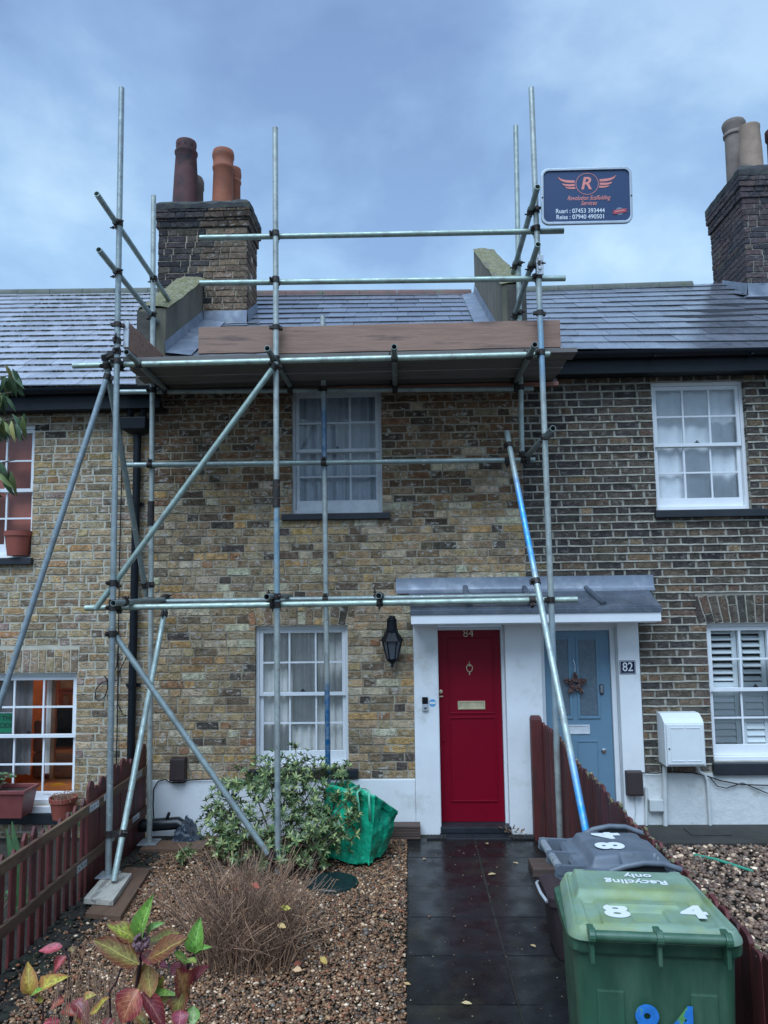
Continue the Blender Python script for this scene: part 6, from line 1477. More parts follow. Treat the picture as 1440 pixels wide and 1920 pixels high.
# ================================================================== wheeled bins
def round_ring(w, d, cx, cy, z, rad, n=5):
    return [(cx+x, cy+y, z) for x, y in rr_poly(w, d, min(rad, w/2.1, d/2.1), n)]
def loft(rings, cap0=True, cap1=True):
    n = len(rings[0]); vs = [p for q in rings for p in q]; fs = []
    for k in range(len(rings)-1):
        for i in range(n): fs.append((k*n+i, k*n+(i+1) % n, (k+1)*n+(i+1) % n, (k+1)*n+i))
    if cap0: fs.append(tuple(range(n))[::-1])
    if cap1: fs.append(tuple(range((len(rings)-1)*n, len(rings)*n)))
    return B().add(vs, fs)
def smooth01(a, b, x): t = max(0, min(1, (x-a)/(b-a))); return t*t*(3-2*t)
def lid_grid(W, y0, y1, z0, hfun, taper, rad, n=80, skirt=.032):
    vs = []; fs = []; D = y1-y0
    for j in range(n+1):
        v = j/n; y = y0+D*v
        ed = min(v, 1-v)*D; cut = rad-math.sqrt(max(0, rad*rad-(rad-min(ed, rad))**2))
        hw = W/2*(1-taper*v)-cut
        for i in range(n+1):
            u = i/n; x = hw*(2*u-1); e = min(hw-abs(x)+.0, ed)
            vs.append((x, y, z0+hfun(u, v, x, y, e)))
    N = n+1
    for j in range(n):
        for i in range(n): fs.append((j*N+i, j*N+i+1, (j+1)*N+i+1, (j+1)*N+i))
    bd = [i for i in range(N)]+[j*N+n for j in range(1, N)]+[n*N+i for i in range(n-1, -1, -1)]+[j*N for j in range(n-1, 0, -1)]
    k = len(vs); vs += [(vs[i][0]*1.004, vs[i][1], vs[i][2]-skirt+.022) for i in bd]
    for i in range(len(bd)): fs.append((bd[i], k+i, k+(i+1) % len(bd), bd[(i+1) % len(bd)]))
    return B().add(vs, fs)
def wheel(parent, c, ax, rad=.10, wd=.045):
    w = B().lathe([(rad*.55, -wd/2), (rad*.9, -wd/2), (rad, -wd*.3), (rad, wd*.3), (rad*.9, wd/2), (rad*.55, wd/2)], c, 24, axis=ax).build('wheel', M['rubber'], parent, smooth=40)
    B().lathe([(rad*.56, -wd*.3), (rad*.56, wd*.35), (rad*.2, wd*.5), (rad*.2, -wd*.3)], c, 16, axis=ax).build('wheel_hub', M['rubber'], w, smooth=40)
# --- green recycling bin, hinge towards the camera
hl, hr = at(1068, 1752, 2.64), at(1407, 1752, 2.59)
gx = (hr-hl); gx.z = 0; GW = gx.length; gx.normalize(); gy = Vector((0, 0, 1)).cross(gx)
gorg = (hl+hr)/2; GH = gorg.z-.012; gorg.z = 0
gb = thing('wheelie_bin', 'green wheeled bin with white number stickers on its lid, nearest the camera', 'wheelie bin', tuple(gorg))
MG = frame_mtx(gorg, gx, gy, Vector((0, 0, 1)))
GD = .58
def tilt(ring): return [(x, y, z-.035*(y-.02)) for x, y, z in ring]
rings = []
for f, w, y0, y1, z in ((0, .43, .11, .46, .10), (.03, .45, .10, .475, .12), (.5, .485, .085, .54, .55), (.93, .515, .07, .60, GH-.10), (.96, .520, .068, .605, GH-.075)):
    q_ = round_ring(w*GW/.555, (y1-y0)*.88, 0, y0+(y1-y0)*.44, z, .045); rings.append(tilt(q_) if z > .9 else q_)
loft(rings).build('bin_body', M['green_bin'], gb, smooth=40, mtx=MG)
loft([tilt(round_ring(.548*GW/.555, .505, 0, .30, GH-.075, .05)), tilt(round_ring(.555*GW/.555, .515, 0, .30, GH-.068, .05)), tilt(round_ring(.555*GW/.555, .515, 0, .30, GH-.03, .05))]).build('bin_rim', M['green_bin'], gb, smooth=40, mtx=MG)
for x in (-.15, .15): B().box(x-.045, x+.045, .0685, .12, .25, GH-.2).build('body_panel', M['green_bin'], gb, bev=.006, mtx=MG)
def hg(u, v, x, y, e):
    h = -.022*(1-smooth01(.0, .014, e))
    inner = smooth01(.030, .055, e)
    h += .010*inner-.020*v
    ax_ = abs(x)
    # raised rib lines and the higher front plateau
    h += .024*smooth01(.46, .52, v)*smooth01(.040, .060, e)
    h += .008*smooth01(.72, .74, v)*(1-smooth01(.15, .165, ax_))*0
    h -= .010*(smooth01(.16, .168, ax_)-smooth01(.205, .215, ax_))*smooth01(.08, .1, v)*(1-smooth01(.44, .46, v))
    h += .010*(smooth01(.012, .018, e)-smooth01(.026, .032, e))
    h -= .010*(1-smooth01(.055, .061, ax_))*(smooth01(.12, .14, v)-smooth01(.30, .32, v))
    h += .009*(smooth01(.33, .35, v)-smooth01(.42, .44, v))*(1-smooth01(.12, .126, ax_))
    h -= .004*(smooth01(.66, .675, v)-smooth01(.93, .945, v))*(1-smooth01(.16, .168, ax_))
    return h
lidy0 = .02
lg = lid_grid(GW*1.0, lidy0, GD+.02, GH+.005, hg, .10, .065).build('bin_lid', M['green_lid'], gb, smooth=35, mtx=MG)
hb = B().tube((-GW*.375, -.008, GH+.004), (GW*.375, -.008, GH+.004), .0165, 14).build('hinge_bar', M['green_bin'], gb, smooth=50, mtx=MG)
for x in (-GW*.375, 0, GW*.375):
    b = B(); b.lathe([(.024, -.011), (.024, .011)], (x, -.008, GH+.004), 16, axis=(1, 0, 0)); b.box(x-.007, x+.007, -.012, .065, GH-.085, GH-.012).box(x-.011, x+.011, -.01, .05, GH-.004, GH+.018)
    b.build('hinge_lug', M['green_bin'], gb, bev=.004, mtx=MG)
for sx in (-1, 1): wheel(gb, gorg+gx*sx*.235+gy*.06+Vector((0, 0, .1)), gx)
zl = GH+.005+.004
GT = (gy-Vector((0, 0, .0345))).normalized(); GN = gx.cross(GT)
def lid_point(px, py, z):      # a picture point on the sloping lid, for a sticker lying on it
    p0 = gorg+gy*.02+Vector((0, 0, z)); d = ray(px, py); return CAM+d*((p0-CAM).dot(GN)/d.dot(GN))
TILT = lambda p, s: frame_mtx(p, gx, gy, Vector((0, 0, 1)))
text_obj('number_sticker', '8', .150, M['white_enamel'], frame_mtx(lid_point(1156, 1709, GH+.0178), gx, GT, GN), gb, ext=.0008, off=.006, xs=1.12)
text_obj('number_sticker', '4', .150, M['white_enamel'], frame_mtx(lid_point(1301, 1711, GH+.0178), gx, GT, GN), gb, ext=.0008, off=.006, xs=1.12)
text_obj('lid_lettering', 'Recycling', .058, M['white_enamel'], frame_mtx(lid_point(1193, 1653, GH+.0395), -gx, -GT, GN), gb, ext=.0008, off=.001, xs=1.05)
text_obj('lid_lettering', 'only', .058, M['white_enamel'], frame_mtx(lid_point(1196, 1642, GH+.0395), -gx, -GT, GN), gb, ext=.0008, off=.001, xs=1.05)
for s, px in (('8', 1215), ('4', 1283)):
    p = at(px, 1926, gorg.y+.05); p = gorg+gx*((p-gorg).dot(gx))+gy*.054+Vector((0, 0, p.z))
    text_obj('number_sticker', s, .155, M['sticker_scene'], frame_mtx(p, gx, Vector((0, 0, 1)), -gy), gb, ext=.0008, off=.006)
# --- grey bin behind it, hinge to the left
hx0 = at(1032, 1590, 3.66); gH = 1.035
ko = Vector((hx0.x, 3.64, 0)); kx = Vector((0.03, -1, 0)).normalized(); ky = Vector((0, 0, 1)).cross(kx)
kb = thing('wheelie_bin', 'dark grey wheeled bin with its handle to the left, just behind the green bin', 'wheelie bin', tuple(ko))
MK = frame_mtx(ko, kx, ky, Vector((0, 0, 1))); KW = .47
rings = [round_ring(w, y1-y0, 0, (y0+y1)/2, z, .045) for w, y0, y1, z in ((.36, .17, .38, .12), (.38, .16, .39, .15), (.42, .13, .44, .6), (.44, .10, .475, gH-.09))]
loft(rings).build('bin_body', M['grey_bin'], kb, smooth=40, mtx=MK)
loft([round_ring(KW, .40, 0, .29, gH-.09, .06), round_ring(KW+.008, .408, 0, .29, gH-.08, .06), round_ring(KW+.008, .408, 0, .29, gH-.035, .06)]).build('bin_rim', M['grey_bin'], kb, smooth=40, mtx=MK)
def hk(u, v, x, y, e):
    h = -.02*(1-smooth01(0, .016, e))
    h += .036*smooth01(.055, .085, e)*(1+.25*math.sin(math.pi*v))
    h += .010*math.sin(math.pi*u)*math.sin(math.pi*v)
    # finger recess on both side edges
    for sgn in (1, -1):
        q = (1-smooth01(.085, .105, abs(v-.62)*.52))*smooth01(.135, .150, sgn*x)*(1-smooth01(.205, .215, sgn*x)); h -= .030*q
        h += .022*(1-smooth01(.14, .2, abs(v-.62)*.52))*smooth01(.195, .215, sgn*x)
    return h
lk = lid_grid(KW+.03, .075, .515, gH+.0, hk, .07, .10).build('bin_lid', M['grey_bin'], kb, smooth=40, mtx=MK)
B().tube((-.17, .0, gH-.005), (-.005, .0, gH-.005), .018, 14).build('bin_handle', M['galv'], kb, smooth=50, mtx=MK); B().tube((.012, .0, gH-.005), (.17, .0, gH-.005), .018, 14).build('bin_handle', M['galv'], kb, smooth=50, mtx=MK)
for x in (-.18, .004, .18):
    b = B(); b.prism([(x-.007, -.026, gH-.03), (x-.007, -.02, gH+.018), (x-.007, .11, gH+.012), (x-.007, .12, gH-.06), (x-.007, .04, gH-.075)], (.014, 0, 0)); b.lathe([(.024, -.010), (.024, .010)], (x, .0, gH-.005), 14, axis=(1, 0, 0))
    b.build('hinge_arm', M['grey_bin'], kb, bev=.003, mtx=MK)
for sx in (-1, 1): wheel(kb, ko+kx*sx*.20+ky*.13+Vector((0, 0, .1)), kx)
for sgn in (1, -1):      # raised grips over finger holes on both long edges of the lid
    xe = sgn*(KW+.03)/2
    B().path([(xe*.96, .20, gH+.006), (xe*1.0, .26, gH+.030), (xe*1.01, .34, gH+.044), (xe*1.01, .42, gH+.040), (xe*.97, .50, gH+.012)], .013, 10).build('lid_grip', M['grey_bin'], kb, smooth=60, mtx=MK)
    B().add([(xe*.985, .26, gH+.006), (xe*.985, .44, gH+.006), (xe*.985, .42, gH+.036), (xe*.985, .34, gH+.040), (xe*.985, .28, gH+.030)], [(0, 1, 2, 3, 4)]).build('grip_hole', M['rubber'], kb, mtx=MK)
zt_ = gH+.036*1.2+.008
for s, (px, py) in (('8', (1146, 1588)), ('4', (1140, 1569))):
    p = gr(px, py, zt_); text_obj('number_sticker', s, .165, M['white_enamel'], frame_mtx(p+Vector((0, 0, .006)), -kx, -ky, Vector((0, 0, 1))), kb, ext=.0008, off=.008, xs=1.0)
# --- brown food caddy behind the bins
c0 = gr(1040, 1806); cdt = thing('food_caddy', 'low dark brown food waste caddy on the path, half hidden behind the bins', 'caddy', (c0.x+.15, c0.y+.2, 0))
cx, cy = c0.x+.19, c0.y+.17; cH = .37
loft([round_ring(.32, .30, cx, cy, .004, .04), round_ring(.33, .31, cx, cy, .02, .04), round_ring(.40, .37, cx, cy, cH-.04, .04), round_ring(.43, .40, cx, cy, cH-.04, .045), round_ring(.43, .40, cx, cy, cH-.005, .045)]).build('caddy_body', M['caddy'], cdt, smooth=40)
loft([round_ring(.435, .405, cx, cy, cH-.004, .045), round_ring(.435, .405, cx, cy, cH+.012, .045), round_ring(.36, .33, cx, cy, cH+.03, .045)]).build('caddy_lid', M['caddy'], cdt, smooth=40)
B().path([(cx-.222, cy-.16, cH-.02), (cx-.245, cy-.08, cH+.0), (cx-.245, cy+.08, cH+.0), (cx-.222, cy+.16, cH-.02)], .010, 8).build('caddy_handle', M['grey_plastic'], cdt, smooth=50)
# loose brick-brown block at the foot of the right fence
a = gr(1012, 1640); o = B().box(a.x-.06, a.x+.12, a.y-.06, a.y+.20, .002, .062).build('wood_offcut', M['timber'], None, bev=.004); tag(o, 'short brown wood offcut on the path against the right fence', 'wood block')
# green cane lying on the pebbles
a, c = gr(1302, 1603, .06), gr(1412, 1634, .06)
o = B().path([a, a.lerp(c, .4)+Vector((0, 0, .012)), c], .012, 8).build('garden_cane', M['cane'], None, smooth=50); tag(o, 'pale green cane lying on the brown pebbles by the concrete', 'cane')
# mossy stone edging by the near fence
a = gr(1425, 1775, .75)
# ================================================================== plants
def leaf_variant(name, mat, wr, fold, droop, seed, n=5, shape=1.0, curl=0.0):
    r = random.Random(seed); V = []; F = []; UV = []
    rows = [0, .18, .40, .62, .82, 1.0] if n == 5 else [0, .35, .7, 1.0]
    def half(t): return wr/2*(math.sin(math.pi*min(1, t**.85*.98+.02))**.8)*(1 if t < 1 else 0)+.006
    k = 5 if n == 5 else 3
    for i, t in enumerate(rows):
        w = half(t); z = -droop*t*t+curl*math.sin(t*5)
        for j in range(k):
            s = (j/(k-1)-.5)*2
            V.append((s*w, t, z+abs(s)*fold*w+r.uniform(-.022, .022)*wr*(1 if n == 5 else .3)*(1+abs(s)))); UV.append((t, .5+.5*s))
    for i in range(len(rows)-1):
        for j in range(k-1): F.append((i*k+j, i*k+j+1, (i+1)*k+j+1, (i+1)*k+j))
    me = bpy.data.meshes.new(name); me.from_pydata(V, [], F); me.materials.append(mat); addcol(me)
    uv = me.uv_layers.new(name='UVMap')
    for l in me.loops: uv.data[l.index].uv = UV[l.vertex_index]
    for p in me.polygons: p.use_smooth = True
    return me
def leaf_mtx(base, d, nrm, length, wscale=1.0):
    d = d.normalized(); x = d.cross(nrm)
    if x.length < 1e-3: x = d.orthogonal()
    x.normalize(); z = x.cross(d)
    return frame_mtx(base, x*length*wscale, d*length, z*length)
# --- hydrangea turning colour, close to the camera at lower left
HB = [leaf_variant('leaf', M[k], 1.0, (.22, .34, .12, .4)[j], (.22, .38, .1, .3)[j], 400+i*5+j, curl=(.02, .045, -.03, .05)[j]) for i, k in enumerate(('leaf_olive', 'leaf_red', 'leaf_fresh', 'leaf_gold')) for j in range(4)]
LM = {'o': HB[0:4], 'r': HB[4:8], 'f': HB[8:12], 'g': HB[12:16]}
hyd = thing('hydrangea', 'hydrangea with large leaves turning green, orange and crimson at the front left', 'shrub', (-.95, 2.7, 0))
hys = thing('hydrangea', 'sparse young hydrangea shoots with yellow and pink leaves at the far lower left', 'shrub', (-1.6, 3.1, 0))
Zc = lambda x, y: (x/2.88, 1520+y/2.88)
LEAVES = [
 ('f', (770, 690), (772, 498), 82, (.20, .38, .05), 0), ('f', (790, 672), (858, 592), 42, (.22, .36, .12), 0), ('o', (738, 705), (603, 598), 100, (.30, .33, .03), 0),
 ('o', (752, 830), (512, 688), 118, (.26, .20, .05), -.05), ('o', (800, 705), (965, 655), 74, (.20, .20, .03), .04), ('o', (800, 800), (1003, 678), 110, (.24, .10, .035), -.04),
 ('g', (790, 830), (735, 990), 90, (.42, .22, .05), .03), ('g', (800, 840), (815, 1010), 84, (.44, .26, .06), .02), ('r', (748, 965), (640, 1140), 135, (.38, .08, .05), -.06), ('r', (765, 985), (900, 1160), 80, (.24, .03, .06), .0),
 ('r', (765, 745), (700, 760), 50, (.34, .1, .06), .03), ('r', (770, 760), (850, 830), 60, (.22, .05, .05), .02), ('r', (700, 860), (740, 770), 60, (.36, .10, .05), .05),
 ('f', (1060, 765), (1058, 618), 88, (.19, .42, .07), .06), ('f', (1050, 775), (1115, 718), 36, (.18, .40, .08), .05), ('f', (1012, 815), (945, 768), 62, (.40, .42, .07), .06), ('f', (1010, 800), (1060, 815), 40, (.40, .42, .08), .05),
 ('r', (990, 985), (985, 868), 118, (.45, .14, .06), .03), ('r', (1052, 935), (1088, 835), 66, (.22, .02, .05), .08), ('r', (985, 825), (925, 885), 74, (.26, .03, .06), .08), ('r', (1010, 850), (970, 800), 60, (.35, .03, .09), .09),
 ('o', (1000, 965), (925, 1115), 105, (.25, .19, .05), .04), ('r', (975, 1075), (968, 1165), 78, (.30, .03, .09), .0), ('f', (1045, 1055), (1040, 1160), 64, (.36, .42, .18), .03), ('o', (1010, 1060), (1000, 940), 50, (.22, .20, .06), .06),
 ('g', (822, 1012), (882, 898), 58, (.44, .44, .06), .06), ('f', (828, 1022), (920, 958), 38, (.30, .46, .08), .05), ('g', (850, 1050), (918, 1000), 44, (.46, .36, .05), .06), ('g', (740, 1110), (795, 1155), 50, (.28, .24, .06), .03),
 ('r', (860, 850), (880, 815), 40, (.35, .03, .10), .1), ('r', (600, 1120), (570, 1160), 60, (.12, .04, .05), .1), ('g', (490, 1100), (580, 1003), 54, (.52, .42, .05), .15), ('g', (455, 1020), (500, 985), 46, (.42, .36, .06), .15),
]
r = random.Random(4)
stem_m = mk('hydrangea_stem', (.055, .022, .025), .5, var=.3, vs=20, bump=.1)
def add_leaf(parent, L_, Y):
    kind, b0, t0, w, col, dy = L_
    b0 = Zc(*b0); t0 = Zc(*t0); pb = at(*b0, Y+dy); ptp = at(*t0, Y+dy-.035+r.uniform(-.02, .02)); d = ptp-pb; ln = d.length
    if kind == 'r': col = (min(.6, col[0]*1.2), col[1]*1.7+.015, col[2]*1.15+.01)
    w_m = w/2.88*Y/FPX; nrm = (CAM-pb).normalized()*.8+Vector((r.uniform(-.35, .35), 0, .75))
    o = inst('leaf', r.choice(LM[kind]), parent, leaf_mtx(pb, d, nrm, ln, min(1.25, w_m/ln*1.12)), col)
for L_ in LEAVES: add_leaf(hyd, L_, 2.72)
for L_ in [('g', (160, 992), (152, 846), 76, (.50, .32, .05), 0), ('g', (208, 1000), (300, 872), 80, (.50, .42, .05), 0), ('f', (168, 1002), (222, 955), 34, (.26, .45, .07), 0), ('g', (205, 1005), (225, 1035), 40, (.5, .42, .06), 0), ('r', (340, 735), (208, 752), 54, (.42, .03, .08), .05),
           ('r', (358, 788), (270, 866), 58, (.44, .05, .09), .05), ('r', (348, 1022), (275, 1052), 46, (.46, .07, .05), .0), ('r', (335, 1075), (400, 1085), 54, (.38, .06, .05), 0), ('r', (390, 1030), (485, 1112), 74, (.20, .03, .05), 0), ('r', (325, 1135), (235, 1145), 50, (.42, .03, .08), 0), ('g', (420, 1110), (480, 1150), 58, (.5, .2, .05), 0),
           ('o', (385, 735), (390, 760), 40, (.25, .18, .08), .1)]: add_leaf(hys, L_, 3.15)
def stem(parent, pts, Y, rad, mat=stem_m, ground=True, dy=0):
    P3 = [at(*Zc(*p), Y+dy) for p in pts]
    if ground: g = P3[-1].copy(); g.z = .0; g.x += r.uniform(-.03, .03); g.y += .04; P3.append(g)
    B().path(P3, rad, 7).build('stem', mat, parent, smooth=60)
stem(hyd, [(768, 725), (760, 800), (738, 940), (730, 970), (695, 1152)], 2.74, .0062)
stem(hyd, [(1058, 765), (1020, 810), (1000, 960), (980, 1060), (975, 1160)], 2.80, .005)
stem(hyd, [(655, 850), (625, 930), (590, 980), (600, 1160)], 2.85, .004)
stem(hyd, [(825, 1010), (812, 1080), (815, 1160)], 2.78, .004)
for p in ([(170, 1000), (232, 1030), (232, 1160)], [(335, 735), (372, 800), (382, 1160)], [(345, 1025), (392, 1050), (385, 1160)]): stem(hys, p, 3.17, .004)
c = at(*Zc(764, 712), 2.69); b = B(); r2 = random.Random(2)
for i in range(40):
    v = Vector((r2.gauss(0, 1), r2.gauss(0, 1), r2.gauss(0, 1))).normalized(); q = c+v*.024; b.add([q+w*.008 for w in icoV], icoF)
b.build('flower_bud', mk('faded_bud', (.16, .085, .095), .8, var=.3, vs=60), hyd, smooth=60)
b = B()
for i in range(70):      # bare pale shoots among the leaves
    p = at(r2.uniform(105, 235), r2.uniform(1790, 1900), 2.95+r2.uniform(-.1, .5)); g = p.copy(); g.z = 0; g.x += r2.uniform(-.12, .12); g.y += r2.uniform(-.1, .1)
    mid_ = p.lerp(g, .5)+Vector((r2.uniform(-.05, .05), 0, 0)); b.path([g, mid_, p], .0032, 4, taper=.5)
    if r2.random() < .6: b.path([mid_, mid_+Vector((r2.uniform(-.07, .07), r2.uniform(-.05, .05), r2.uniform(.03, .12)))], .002, 3)
o = b.build('bare_shoots', M['twig'], hyd, kind='stuff', smooth=60); o.color = (1.1, 1.05, .95, 1)

# --- clump of bare brown stems in the middle of the gravel
tw = thing('bare_shrub', 'clump of bare reddish brown winter stems in the middle of the gravel', 'shrub', (-1.05, 4.95, 0))
r = random.Random(6); b = B(); cols = []
base = gr(455, 1815)
groups = [B() for _ in range(3)]
for i in range(430):
    a0 = r.uniform(0, 6.283); q = math.sqrt(r.random()); x = base.x+r.choice((-.13, -.02, .0, .16))+.19*q*math.cos(a0); y = base.y+.12+r.choice((-.06, .05))+.2*q*math.sin(a0)
    h = (.62-.22*q*q)*r.uniform(.32, 1.0)**.8*1.14; lean = Vector((math.cos(a0)*q*.26+r.uniform(-.13, .13), math.sin(a0)*q*.20+r.uniform(-.08, .08), 0))
    p0 = Vector((x, y, -.005)); pts = [p0]
    for s in (.35, .7, 1.0): pts.append(p0+lean*s*s*1.15+Vector((r.uniform(-.018, .018), r.uniform(-.015, .015), h*s)))
    g_ = groups[i % 3]; g_.path(pts, r.uniform(.0024, .0042), 4, taper=.45, cap=False)
    for _ in range(r.choice((1, 2, 3, 4))):
        k = r.choice((1, 2)); p = pts[k]; g_.path([p, p+Vector((r.uniform(-.05, .05), r.uniform(-.04, .04), r.uniform(.02, .08))), p+Vector((r.uniform(-.11, .11), r.uniform(-.07, .07), r.uniform(.05, .17)))], .0016, 3, cap=False)
for g_, c_ in zip(groups, ((.95, .92, .9), (.55, .48, .45), (1.6, 1.5, 1.35))):
    o = g_.build('stems', M['twig'], tw, kind='stuff', smooth=60); o.color = (*c_, 1)
for px, py, c_ in ((472, 1657, (1.0, .32, .28)), (448, 1671, (1.0, .4, .4)), (565, 1805, (1.0, .35, .32)), (550, 1818, (2.0, 1.6, 1.4)), (527, 1700, (1.5, 1.6, .5)), (545, 1703, (1.5, 1.6, .5)), (520, 1735, (2.0, 1.7, 1.1)), (600, 1795, (1.5, 1.3, .5))):
    p = at(px, py, 4.75+r.uniform(-.1, .1)); inst('dead_leaf', leaf_variant('dead_leaf', M['litter'], .7, .3, .2, int(px), n=3), tw, leaf_mtx(p, Vector((r.uniform(-1, 1), -.3, r.uniform(-.3, .3))), Vector((0, -.5, 1)), .055), c_)
# one thin separate twig in front of the shrub, as in the gravel near the left boards
b = B()
for px, base_ in ((302, 1740), (312, 1738), (296, 1700)):
    g_ = gr(px+10, base_); t_ = at(px, 1640+r.uniform(-8, 15), g_.y-.02); m_ = g_.lerp(t_, .5)+Vector((-.03, 0, 0)); b.path([g_, m_, t_], .0035, 5, taper=.5)
    b.path([m_, m_+Vector((.05, 0, .14))], .002, 4); b.path([m_.lerp(t_, .4), m_.lerp(t_, .4)+Vector((-.05, 0, .09))], .002, 4)
o = b.build('dry_seedling', M['twig'], None, smooth=60); o.color = (1.2, 1.1, 1, 1); tag(o, 'thin dry twigs standing alone between the brown plank and the bare stems', 'twig')

# --- evergreen shrub under the window
shr = thing('evergreen_shrub', 'bushy evergreen shrub with small pale-edged leaves below the lower window', 'shrub', tuple(gr(500, 1640)))
SL_ = [leaf_variant('leaf', M['leaf'], .30, .35, .25, 500+i, n=3) for i in range(4)]
PL = Pieces('leaf', 'foliage', shr, M['leaf'], 300)
r = random.Random(15)
clumps = [(505, 1450, .17, 6.75), (560, 1440, .17, 6.7), (600, 1455, .14, 6.72), (640, 1452, .10, 6.74), (470, 1465, .18, 6.75), (430, 1500, .20, 6.7), (400, 1530, .16, 6.6), (450, 1545, .22, 6.45), (520, 1520, .24, 6.5), (580, 1510, .20, 6.55), (620, 1530, .18, 6.6), (500, 1580, .24, 6.35), (560, 1580, .24, 6.35), (610, 1590, .17, 6.4),
          (440, 1590, .16, 6.4), (645, 1560, .10, 6.3), (520, 1620, .18, 6.25), (590, 1560, .2, 6.4), (660, 1535, .07, 6.3), (415, 1560, .14, 6.5), (350, 1600, .06, 6.5), (655, 1500, .08, 6.42), (540, 1480, .2, 6.6)]
root = gr(505, 1636); root.z = 0
bt = B(); whorls = []
for (px, py, rad, Y) in clumps:
    c = at(px, py, Y); rad *= 1.2
    m_ = root.lerp(c, .5)+Vector((r.uniform(-.08, .08), r.uniform(-.06, .06), -.05))
    bt.path([root+Vector((r.uniform(-.08, .08), r.uniform(-.06, .06), 0)), m_, c], .010, 6, taper=.45)
    for i in range(int(40*rad/.2)):
        v = Vector((r.gauss(0, 1), r.gauss(0, 1), r.gauss(.25, 1))).normalized(); q = r.random()**.5
        p = c+Vector((v.x*rad, v.y*rad*.9, v.z*rad))*q
        if p.z < .05: continue
        d = (v+Vector((0, -.15, .75))).normalized()
        if r.random() < .75: bt.path([c.lerp(p, .25), c.lerp(p, .6)+Vector((r.uniform(-.02, .02), 0, r.uniform(-.02, .02))), p], .003, 4, taper=.6)
        whorls.append((p, d, q))
bt.build('branches', M['bark'], shr, smooth=60)
for p, d, q in whorls:
    a = d.orthogonal().normalized(); bb = d.cross(a); n = r.choice((6, 7, 8)); ph = r.random()*6; ln = r.uniform(.042, .062)
    tipc = r.random()
    for k in range(n):
        t = ph+k*2.4; out = (a*math.cos(t)+bb*math.sin(t)); inc = .35+.75*(1-k/n); dd = (out*inc+d*(1-.5*inc)).normalized()
        kk = r.uniform(.7, 1.3)
        if k > n-3 and tipc > .35: col = (.36*kk, .40*kk, .15*kk)
        elif r.random() < .22: col = (.24*kk, .27*kk, .10*kk)
        else: col = (.085*kk, .135*kk, .045*kk)
        PL.add(r.choice(SL_), leaf_mtx(p-d*.012*k/n, dd, d-out*.3, ln*r.uniform(.85, 1.15)), col, ln, ln*.3, bias=1.0+max(0, (6.75-p.y)))
PL.finish()

# --- peach tree leaning in from the left, its trunk just outside the picture
pch = thing('peach_tree', 'drooping narrow-leaved tree branches reaching in at the left edge before the upper window', 'tree', (-3.05, 4.7, 0))
PT = [leaf_variant('leaf', M['leaf'], .24, .3, .45, 600+i, n=3, curl=.02) for i in range(4)]
trunk = Vector((-3.05, 4.75, 0))
bt = B(); bt.path([trunk, trunk+Vector((.03, 0, 1.2)), trunk+Vector((-.02, -.05, 2.3)), trunk+Vector((.02, -.1, 3.6))], .05, 9, taper=.4)
bt.build('trunk', M['bark'], pch, smooth=60); bt = B()
r = random.Random(23)
PP = Pieces('leaf', 'foliage', pch, M['leaf'], 300)
for (sx, sy, ex, ey, n) in ((-120, 760, 30, 702, 34), (-110, 800, 22, 735, 34), (-130, 850, 44, 782, 30), (-120, 850, 10, 785, 18), (-120, 930, 28, 862, 20), (-110, 960, 18, 885, 26), (-130, 720, 12, 688, 18)):
    Yb = 4.7+r.uniform(-.15, .15); s = at(sx, sy, Yb); e = at(ex, ey, Yb-.12); m_ = s.lerp(e, .5)+Vector((0, 0, .06))
    st_ = trunk+Vector((0, -.06, min(3.4, s.z-.25)))
    bt.path([st_, s, m_, e], .012, 6, taper=.3)
    for i in range(n):
        t = r.random()**.7; p = (s.lerp(m_, t*2) if t < .5 else m_.lerp(e, t*2-1))+Vector((r.uniform(-.03, .03), r.uniform(-.04, .04), r.uniform(-.02, .02)))
        d = Vector((r.uniform(-.45, .6), r.uniform(-.4, .3), -r.uniform(.5, 1.4))); kk = r.uniform(.7, 1.25)
        col = (.085*kk, .14*kk, .065*kk) if r.random() < .72 else ((.16*kk, .19*kk, .06*kk) if r.random() < .8 else (.3*kk, .26*kk, .08*kk))
        PP.add(r.choice(PT), leaf_mtx(p, d, Vector((r.uniform(-.5, .5), -1, .5)), r.uniform(.10, .15)), col, .12, .03)
bt.build('branches', M['bark'], pch, smooth=60); PP.finish()
# --- small plants behind the left fence and in the planters
def tuft(name, label, cat, c, n, h, spread, col, seed, variant, ln, parent=None):
    t = parent or thing(name, label, cat, tuple(c)); rr_ = random.Random(seed); b = B()
    P_ = Pieces('leaf', 'foliage', t, M['leaf'], 60)
    for i in range(n):
        a0 = rr_.uniform(0, 6.28); q = rr_.random(); top = c+Vector((math.cos(a0)*spread*q, math.sin(a0)*spread*q, h*rr_.uniform(.5, 1.0)))
        b.path([c+Vector((math.cos(a0)*.02, math.sin(a0)*.02, 0)), c.lerp(top, .5)+Vector((0, 0, h*.08)), top], .003, 4)
        for k in range(3):
            a1 = rr_.uniform(0, 6.28); d = Vector((math.cos(a1), math.sin(a1), rr_.uniform(-.2, .7))); kk = rr_.uniform(.7, 1.3)
            P_.add(rr_.choice(variant), leaf_mtx(top-Vector((0, 0, k*.02)), d, Vector((0, -.3, 1)), ln*rr_.uniform(.7, 1.2)), tuple(x*kk for x in col), ln, ln*.4)
    b.build('stems', M['twig'], t, smooth=60, kind='stuff'); P_.finish(); return t
RL = [leaf_variant('leaf', M['leaf'], .75, .25, .2, 700+i, n=3) for i in range(3)]
c = gr(170, 1640, 0); tuft('weed', 'leafy green weed behind the left fence below the brown pot', 'plant', Vector((c.x-.25, c.y+.55, -.02)), 16, .38, .16, (.07, .16, .06), 1, RL, .06)
